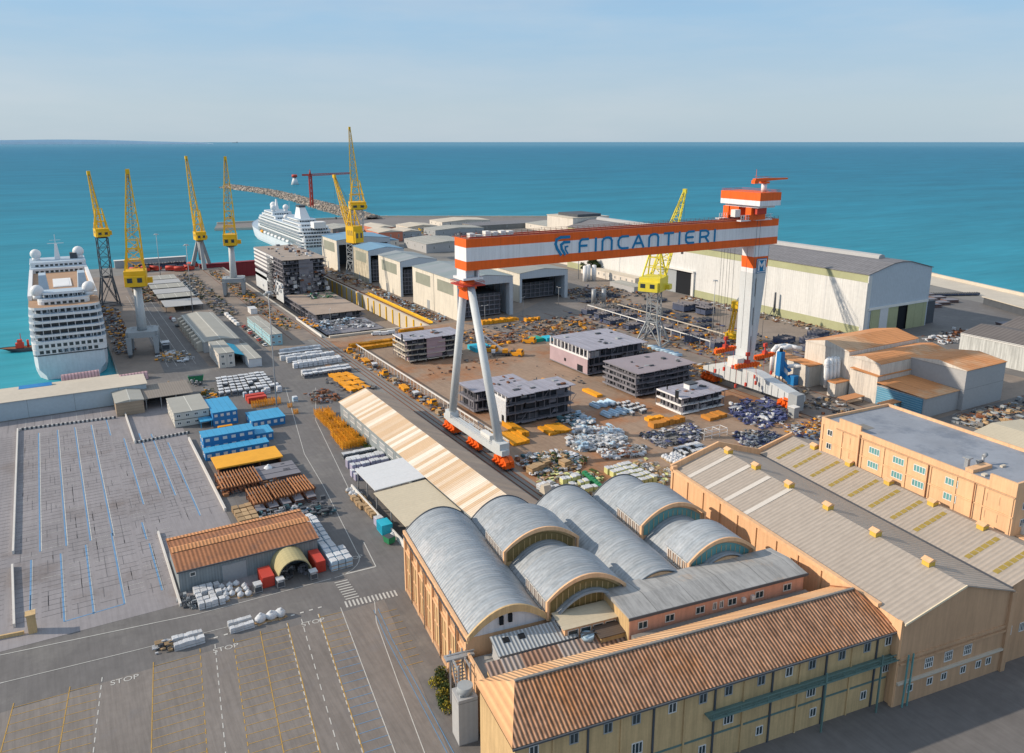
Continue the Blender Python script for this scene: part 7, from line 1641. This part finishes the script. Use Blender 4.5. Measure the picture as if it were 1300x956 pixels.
heap('mixed_stores', 'yellow green and white stores in front of the rusty brown crates', [(133, 186), (150, 186), (152, 207), (143, 214), (130, 209)], 300, [m_lime, m_wrap, m_wood, m_veg, m_steel], .5, 1.8, .9)
heap('mixed_stores', 'white and yellow drums right of the big lime block', [(165, 186), (176, 190), (172, 204), (164, 206)], 170, [m_wrap, m_lime, m_steel, m_wood], .6, 1.8, 1.2)
heap('mixed_stores', 'grey green stores between gantry leg and lime packs', [(131, 212), (150, 211), (158, 216), (150, 228), (134, 230)], 460, [m_steel, m_wood, mat('dark_teal', (.05, .13, .16)), m_wrap, m_rust, m_veg], .5, 2.1, 1.2)
for x, y in ((132.5, 215.5), (135.5, 216.5), (139, 218), (145, 214.5)): put('crate', x, y, R(8), 'big brown crate near the buffer stop of the crane rail', 'brown crates near the buffer stop', sc=(1.8, 1.5, 1.7))
t = T('buffer_stop', 'concrete buffer stop at the near end of the crane rails', 'buffer stop', (127.4, 199, 0)); b = MB(); b.prism([(-2, 0), (2.2, 0), (.8, 3.6), (-.8, 3.6)], -1.3, 1.3, 'x', 0); b.build('block', m_concl, t)
# truck crane in the middle of the yard
t = T('truck_crane', 'white truck mounted crane standing in the middle of the dirt yard', 'crane truck', (199, 356, 0), R(60))
b = MB(); b.box(-1.3, 1.3, -5, 5, .9, 1.7, 0); b.build('chassis', m_dgrey, t); b = MB(); b.box(-1.3, 1.3, 3.2, 5.2, 1.7, 3.2, 0); b.box(-1.2, 1.2, 5.2, 5.25, 2.2, 3, 1); b.build('cab', [m_white, m_glass], t); b = MB(); b.box(-1.4, 1.4, -3.5, -.5, 1.7, 3.6, 0); b.build('superstructure', m_yor, t); b = MB(); b.beam((0, -1, 3.2), (0, 9, 11), .9, w2=.5); b.build('boom', m_wrap, t)
for sx in (-1, 1):
    for y in (-4, -2.6, 3.6): b = MB(); b.cyl((sx * 1.1, y, .55), (sx * 1.45, y, .55), .55, n=12); b.build('wheel', m_tyre, t)
for x, y, lb in ((206, 352, 'yellow tank machine right of the white truck crane'), (198, 366, 'orange machine behind the white truck crane'), (226, 372, 'orange machine near the double bay hall apron'), (188, 300, 'orange machine left of the pink sided section')): put('machine', x, y, R(40), lb, sc=(1.7, 1.9, 1.4))
b = MB(); b.box(190, 200, 368, 378, 0, 2.4, 0); b.build('blue_tank', m_cyan, label='blue tank box behind the white truck crane', cat='tank box')
heap('scrap_metal', 'dark gear scattered behind the truck crane', bx4(184, 262, 372, 420), 420, [m_dgrey, m_rust, m_concd, m_dgrey, m_prim, m_yor], .6, 2.6, 1.1)
heap('scrap_metal', 'small rusty gear scattered across the dirt yard', bx4(150, 212, 290, 360), 90, [m_rust, m_dgrey, m_concd], .4, 1.3, .5)
heap('scrap_metal', 'colourful gear between the pink sided section and the lime crane', bx4(240, 286, 338, 420), 420, [m_rust, m_rust, m_dgrey, m_wood, m_prim, m_concd, m_dgrey, m_yor], .8, 3, 1.3)
heap('scrap_metal', 'gear around the rails between the ship sections', bx4(253, 276, 272, 336), 260, [m_rust, m_yor, m_dgrey, m_wood, m_concd], .6, 2.4, 1.1)
b = MB(); b.box(229, 235, 371, 378, 0, 2.0, 0); b.build('green_cover', mat('emerald', (.02, .35, .25), rough=.5), label='emerald tarpaulin cover behind the pink sided section', cat='tarpaulin'); b = MB(); b.box(236, 241, 369, 375, 0, 2.2, 0); b.build('cyan_cover', m_cyan, label='cyan tarpaulin cover behind the pink sided section', cat='tarpaulin')
# eastern yard: navy steel blocks and panels
lbp = 'navy steel panel in the eastern yard'; lbb = 'navy steel block along the eastern rails'
for x, y, r_ in ((300, 418, 4), (300, 404, -3), (297, 388, 5), (299, 372, 0), (299, 356, 3), (313, 410, 0), (314, 394, 4), (313, 376, -4), (314, 360, 3), (312, 344, 0), (309, 328, 3), (311, 312, -2), (322, 300, 4), (324, 286, 0), (309, 296, 3), (312, 284, 2), (326, 272, 5)): put('dark_block', x, y, R(r_ + rnd.uniform(-3, 3)), lbb, 'steel blocks along the eastern rails', sc=(rnd.uniform(.5, .8), rnd.uniform(.6, .95), rnd.uniform(.5, .9)))
for x, y in ((330, 420), (334, 405), (346, 414), (345, 398), (332, 388), (345, 380), (334, 370), (350, 364), (338, 352), (336, 466), (350, 458), (322, 452), (368, 428)): put('dark_panel', x, y, R(rnd.uniform(-10, 10)), lbp, 'steel panels in the eastern yard', sc=(rnd.uniform(.6, .95), rnd.uniform(.7, 1.1), 1))
for x, y, s_ in ((362, 396, 1.2), (372, 391, 1.15), (366, 380, 1)): put('dark_block', x, y, R(5), 'big navy steel module before the assembly shed door', 'navy modules before the shed door', sc=(s_ * .7, s_, 1.1))
for x, y in ((350, 300), (362, 292), (349, 280), (378, 300), (382, 286)): put('dark_block', x, y, R(4), 'navy steel crate group right of the gantry leg', 'navy crates right of the leg', sc=(.8, .8, .8))
b = MB(); 
for y in range(312, 430, 8): b.box(305.5, 305.8, y, y + .3, 0, 4, 0)
b.box(305.4, 305.9, 312, 428, 3.7, 4.2, 0); b.build('pipe_fence', m_frame, label='long pale pipe rail on posts in the eastern yard', cat='pipe rail')
b = MB(); 
for y in range(318, 430, 9): b.box(327.5, 327.8, y, y + .3, 0, 3, 0)
b.box(327.4, 327.9, 318, 428, 2.7, 3.2, 0); b.build('pipe_fence', m_concl, label='second pale pipe rail farther right in the eastern yard', cat='pipe rail')
heap('scrap_metal', 'small dark and rusty parts filling the eastern yard', bx4(290, 352, 270, 430), 900, [m_dgrey, m_prim, m_rust, m_nblue, m_yor, m_concd], .6, 2.6, .9)
heap('scrap_metal', 'small gear along the assembly shed wall', bx4(388, 400, 300, 430), 240, [m_wood, m_concd, m_rust, m_dgrey, m_wrap], .7, 2.4, .9)
heap('scrap_metal', 'steel parts in front of the low open hall', bx4(318, 372, 430, 500), 420, [m_rust, m_dgrey, m_prim, m_dgrey, m_wood], .8, 3, 1.2)
heap('scrap_metal', 'gear around the right sill beam of the gantry', [(268, 200), (286, 205), (290, 290), (268, 290)], 380, [m_rust, m_concd, m_dgrey, m_wrap, m_wood], .6, 2.2, 1)
b = MB(); b.box(268, 284, 262, 266, .1, 5, 0); b.build('weathered_block', m_concl, label='pale weathered block behind the right gantry leg', cat='block')
t = T('gas_tanks', 'group of three upright white gas tanks near the tree', 'gas tanks', (371, 524, 0))
for k in range(3): b = MB(); b.cyl((k * 4.4, (k % 2) * 2, 0), (k * 4.4, (k % 2) * 2, 12), 1.9, n=14); b.ball((k * 4.4, (k % 2) * 2, 12), 1.9, 12, zs=.5); b.build('tank', m_white, t)
for k, (x, y) in enumerate(((334, 479), (337, 476))): q = T('silo', ('left grey silo on legs before the open hall', 'right grey silo on legs before the open hall')[k], 'silo', (x - 20 + k * 4, y - 46 + k, 0)); b = MB(); b.cyl((0, 0, 4), (0, 0, 13), 1.5, n=12); b.build('shell', m_steel, q); b = MB(); [b.box(a - .15, a + .15, c - .15, c + .15, 0, 4, 0) for a in (-1, 1) for c in (-1, 1)]; b.build('leg_frame', m_steel, q)
# far east
for k in range(12): put('plate_stack', 505 + (k % 4) * 13 + (k // 4) * 3, 318 + (k // 4) * 11 + (k % 4) * 2, R(-20), 'brown steel stack beside the sea promenade', 'steel stacks by the promenade', sc=(1.6, 2.2, 1.4))
for k in range(10): put('dark_panel', 540 + k * 5, 352 - k * 2.4, R(-20), 'dark steel panel along the promenade edge', 'dark panels along the promenade', sc=(.5, .5, .9))
for k in range(5): put('frame_stack', 545 + k * 5, 250 + k * 1.5, R(-20), 'yellow frame stack in front of the promenade store', 'yellow frames by the promenade store', sc=(1.5, 1.5, 2.2))
for k in range(5): put('plate_stack', 505 + k * 9, 262 - k * 3, R(-20), 'long tan plate stack near the promenade store', 'tan plates near the promenade store', sc=(2, 2.4, 1.1))
heap('scrap_metal', 'dark parts in the lane between shed and dark roofed shed', bx4(424, 470, 252, 268), 160, [m_dgrey, m_wrap, m_rust], .9, 3, 1.8)
heap('scrap_metal', 'coils and bins behind the stained roof plant', bx4(306, 360, 160, 177), 260, [m_dgrey, m_steel, m_concd, m_wood, m_rust, m_grey], .7, 2.6, 1.6)
heap('yellow_scrap', 'bright yellow scrap heap between the far stores', bx4(372, 412, 905, 950), 200, [m_yel, m_yel, m_grey], 1.5, 5, 4)
heap('scrap_metal', 'assorted dark gear between the far stores', bx4(300, 470, 840, 1000), 420, [m_dgrey, m_brick, m_wrap, m_grey, m_vegd], 1.2, 5, 2.5)
# masts and lamps
for x, y, h, lb in ((72.7, 321.7, 52, 'tall light mast standing at the road fork near the blue cabins'), (74.8, 551, 46, 'tall light mast behind the grey warehouse'), (73.5, 703, 38, 'tall light mast among the quay shelters'), (332, 338, 32, 'light mast in the eastern yard beside the gantry leg'), (372, 535, 40, 'light mast beside the white gas tanks'), (262, 1010, 40, 'distant light mast near the sea wall road')):
    o = put('mast', x, y, 0, lb); o.scale = (1, 1, h / 30)
for k, (x, y, lb) in enumerate(((226, 425, 'lamp post in front of the double bay hall'), (260, 436, 'lamp post right of the double bay hall'), (140, 462, 'lamp post at the head of the dry dock'), (300, 455, 'lamp post before the low open hall'))): put('lamp', x, y, R(30 * k), lb)
# ================================================================== SEPARATE PIECES AND LABELS
def split_islands(o, name):
    me = o.data; n = len(me.vertices); par = list(range(n))
    def find(a):
        while par[a] != a: par[a] = par[par[a]]; a = par[a]
        return a
    for p in me.polygons:
        v = p.vertices; r = find(v[0])
        for k in v[1:]: par[find(k)] = r
    groups = {}
    for p in me.polygons: groups.setdefault(find(p.vertices[0]), []).append(p)
    if len(groups) < 2: return
    for g, polys in groups.items():
        idx = {}; V = []; F = []; MI = []
        for p in polys:
            f = []
            for v in p.vertices:
                if v not in idx: idx[v] = len(V); V.append(tuple(me.vertices[v].co))
                f.append(idx[v])
            F.append(f); MI.append(p.material_index)
        m2 = bpy.data.meshes.new(name); m2.from_pydata(V, [], F); [m2.materials.append(q) for q in me.materials]; m2.polygons.foreach_set('material_index', MI); m2.update()
        q = bpy.data.objects.new(name, m2); COL.objects.link(q); q.parent = o.parent; q.matrix_local = o.matrix_local
    bpy.data.objects.remove(o)
SPL = {'trolley_frame': 'trolley_frame', 'switch_house': 'switch_house', 'post_frame': 'post', 'inner_frame': 'inner_post', 'roof_fitting': 'roof_fitting', 'awning': 'awning_piece', 'vent': 'vent', 'winch': 'winch', 'deck_locker': 'deck_locker', 'frame': 'hoop', 'bearing': 'bearing_plate'}
for o in list(bpy.data.objects):
    if o.parent and o.type == 'MESH' and o.name.split('.')[0] in SPL: split_islands(o, SPL[o.name.split('.')[0]])
for o in bpy.data.objects:
    if o.name.split('.')[0] == 'outfitting': o['kind'] = 'stuff'
ORD = ['first', 'second', 'third', 'fourth', 'fifth', 'sixth', 'seventh', 'eighth', 'ninth', 'tenth', 'eleventh', 'twelfth', 'thirteenth', 'fourteenth', 'fifteenth', 'sixteenth', 'seventeenth', 'eighteenth', 'nineteenth', 'twentieth']
ORD += ['twenty-' + w_ for w_ in ORD[:9]] + ['thirtieth'] + ['thirty-' + w_ for w_ in ORD[:9]]
same = {}
for o in bpy.data.objects:
    if not o.parent and o.get('label') and o.get('kind') != 'stuff': same.setdefault(o['label'], []).append(o)
for lb, os_ in same.items():
    if len(os_) < 2: continue
    ys = sorted(os_, key=lambda o: o.location.y); rows = [[ys[0]]]
    for o in ys[1:]:
        if o.location.y - rows[-1][0].location.y > 1.25: rows.append([o])
        else: rows[-1].append(o)
    if all(len(r) == 1 for r in rows):
        ex = max(o.location.x for o in os_) - min(o.location.x for o in os_); ey = ys[-1].location.y - ys[0].location.y
        if ex > ey * .7: rows = [ys]
    if len(rows) > 1 and all(len(r) == 1 for r in rows):
        for k, r in enumerate(rows): r[0]['label'] = lb + ', ' + ORD[k] + ' from near end'
    else:
        for k, r in enumerate(rows):
            for i, o in enumerate(sorted(r, key=lambda o: o.location.x)):
                o['label'] = lb + ', ' + (ORD[k] + ' row, ' if len(rows) > 1 else '') + ORD[i] + ' from left'
# ================================================================== CAMERA, LIGHT, WORLD
cam = bpy.data.cameras.new('camera'); co_ = bpy.data.objects.new('camera', cam); COL.objects.link(co_); SC.camera = co_
co_.location = (0, 0, 110); co_.rotation_euler = (R(90 - 14.05), 0, R(-30)); cam.sensor_width = 36; cam.lens = 36 * 1011 / 1300
cam.shift_y = -45 / 1300; cam.clip_start = 1; cam.clip_end = 400000
SUN_AZ, SUN_EL = 298, 27
s = bpy.data.lights.new('sun', 'SUN'); s.energy = 4.6; s.angle = R(.7); s.color = (1, .84, .66)
so = bpy.data.objects.new('sun', s); COL.objects.link(so)
d = Vector((math.sin(R(SUN_AZ)) * math.cos(R(SUN_EL)), math.cos(R(SUN_AZ)) * math.cos(R(SUN_EL)), math.sin(R(SUN_EL))))
so.rotation_euler = d.to_track_quat('Z', 'Y').to_euler()
w = bpy.data.worlds.new('World'); SC.world = w; w.use_nodes = True; nt = w.node_tree; N = nt.nodes; L = nt.links
bg = N['Background']; sky = N.new('ShaderNodeTexSky'); sky.sky_type = 'NISHITA'; sky.sun_disc = False
sky.sun_elevation = R(SUN_EL); sky.sun_rotation = R(SUN_AZ); sky.altitude = 100; sky.air_density = 1.0; sky.dust_density = .6; sky.ozone_density = 1.6
tc = N.new('ShaderNodeTexCoord'); sp = N.new('ShaderNodeSeparateXYZ'); L.new(tc.outputs['Generated'], sp.inputs[0])
rp = N.new('ShaderNodeValToRGB'); L.new(sp.outputs[2], rp.inputs[0]); e = rp.color_ramp.elements      # haze veil by elevation, overhead part out of view brightened as added fill light
e[0].position = 0; e[0].color = (.475, .60, .70, 1); e[1].position = .95; e[1].color = (.62, .69, .78, 1)
for p_, c_ in ((.04, (.50, .62, .715, 1)), (.14, (.37, .585, .80, 1)), (.24, (.25, .47, .76, 1)), (.42, (.42, .56, .74, 1)), (.62, (.52, .62, .75, 1))): q_ = e.new(p_); q_.color = c_
mp = N.new('ShaderNodeMapping'); mp.inputs['Scale'].default_value = (1.6, 1.6, 9); mp.inputs['Rotation'].default_value = (R(8), R(6), 0); L.new(tc.outputs['Generated'], mp.inputs['Vector'])
nz = N.new('ShaderNodeTexNoise'); nz.inputs['Scale'].default_value = 2.2; nz.inputs['Detail'].default_value = 7; nz.inputs['Roughness'].default_value = .55; L.new(mp.outputs[0], nz.inputs['Vector'])
mr = N.new('ShaderNodeMapRange'); L.new(nz.outputs['Fac'], mr.inputs[0]); mr.inputs[1].default_value = .42; mr.inputs[2].default_value = .75; mr.inputs[4].default_value = .5
cl = N.new('ShaderNodeMix'); cl.data_type = 'RGBA'; L.new(mr.outputs[0], cl.inputs[0]); L.new(rp.outputs[0], cl.inputs[6]); cl.inputs[7].default_value = (.60, .68, .76, 1)
sc_ = N.new('ShaderNodeVectorMath'); sc_.operation = 'SCALE'; L.new(cl.outputs[2], sc_.inputs[0]); sc_.inputs['Scale'].default_value = 10
mx = N.new('ShaderNodeMix'); mx.data_type = 'RGBA'; mx.inputs[0].default_value = .88; L.new(sky.outputs[0], mx.inputs[6]); L.new(sc_.outputs[0], mx.inputs[7])
L.new(mx.outputs[2], bg.inputs[0]); bg.inputs[1].default_value = .1
SC.view_settings.view_transform = 'Standard'; SC.view_settings.look = 'None'; SC.view_settings.exposure = 0; SC.view_settings.gamma = 1
SC.render.engine = 'CYCLES'; SC.cycles.max_bounces = 4; SC.cycles.diffuse_bounces = 2; SC.cycles.glossy_bounces = 2; SC.cycles.use_denoising = True
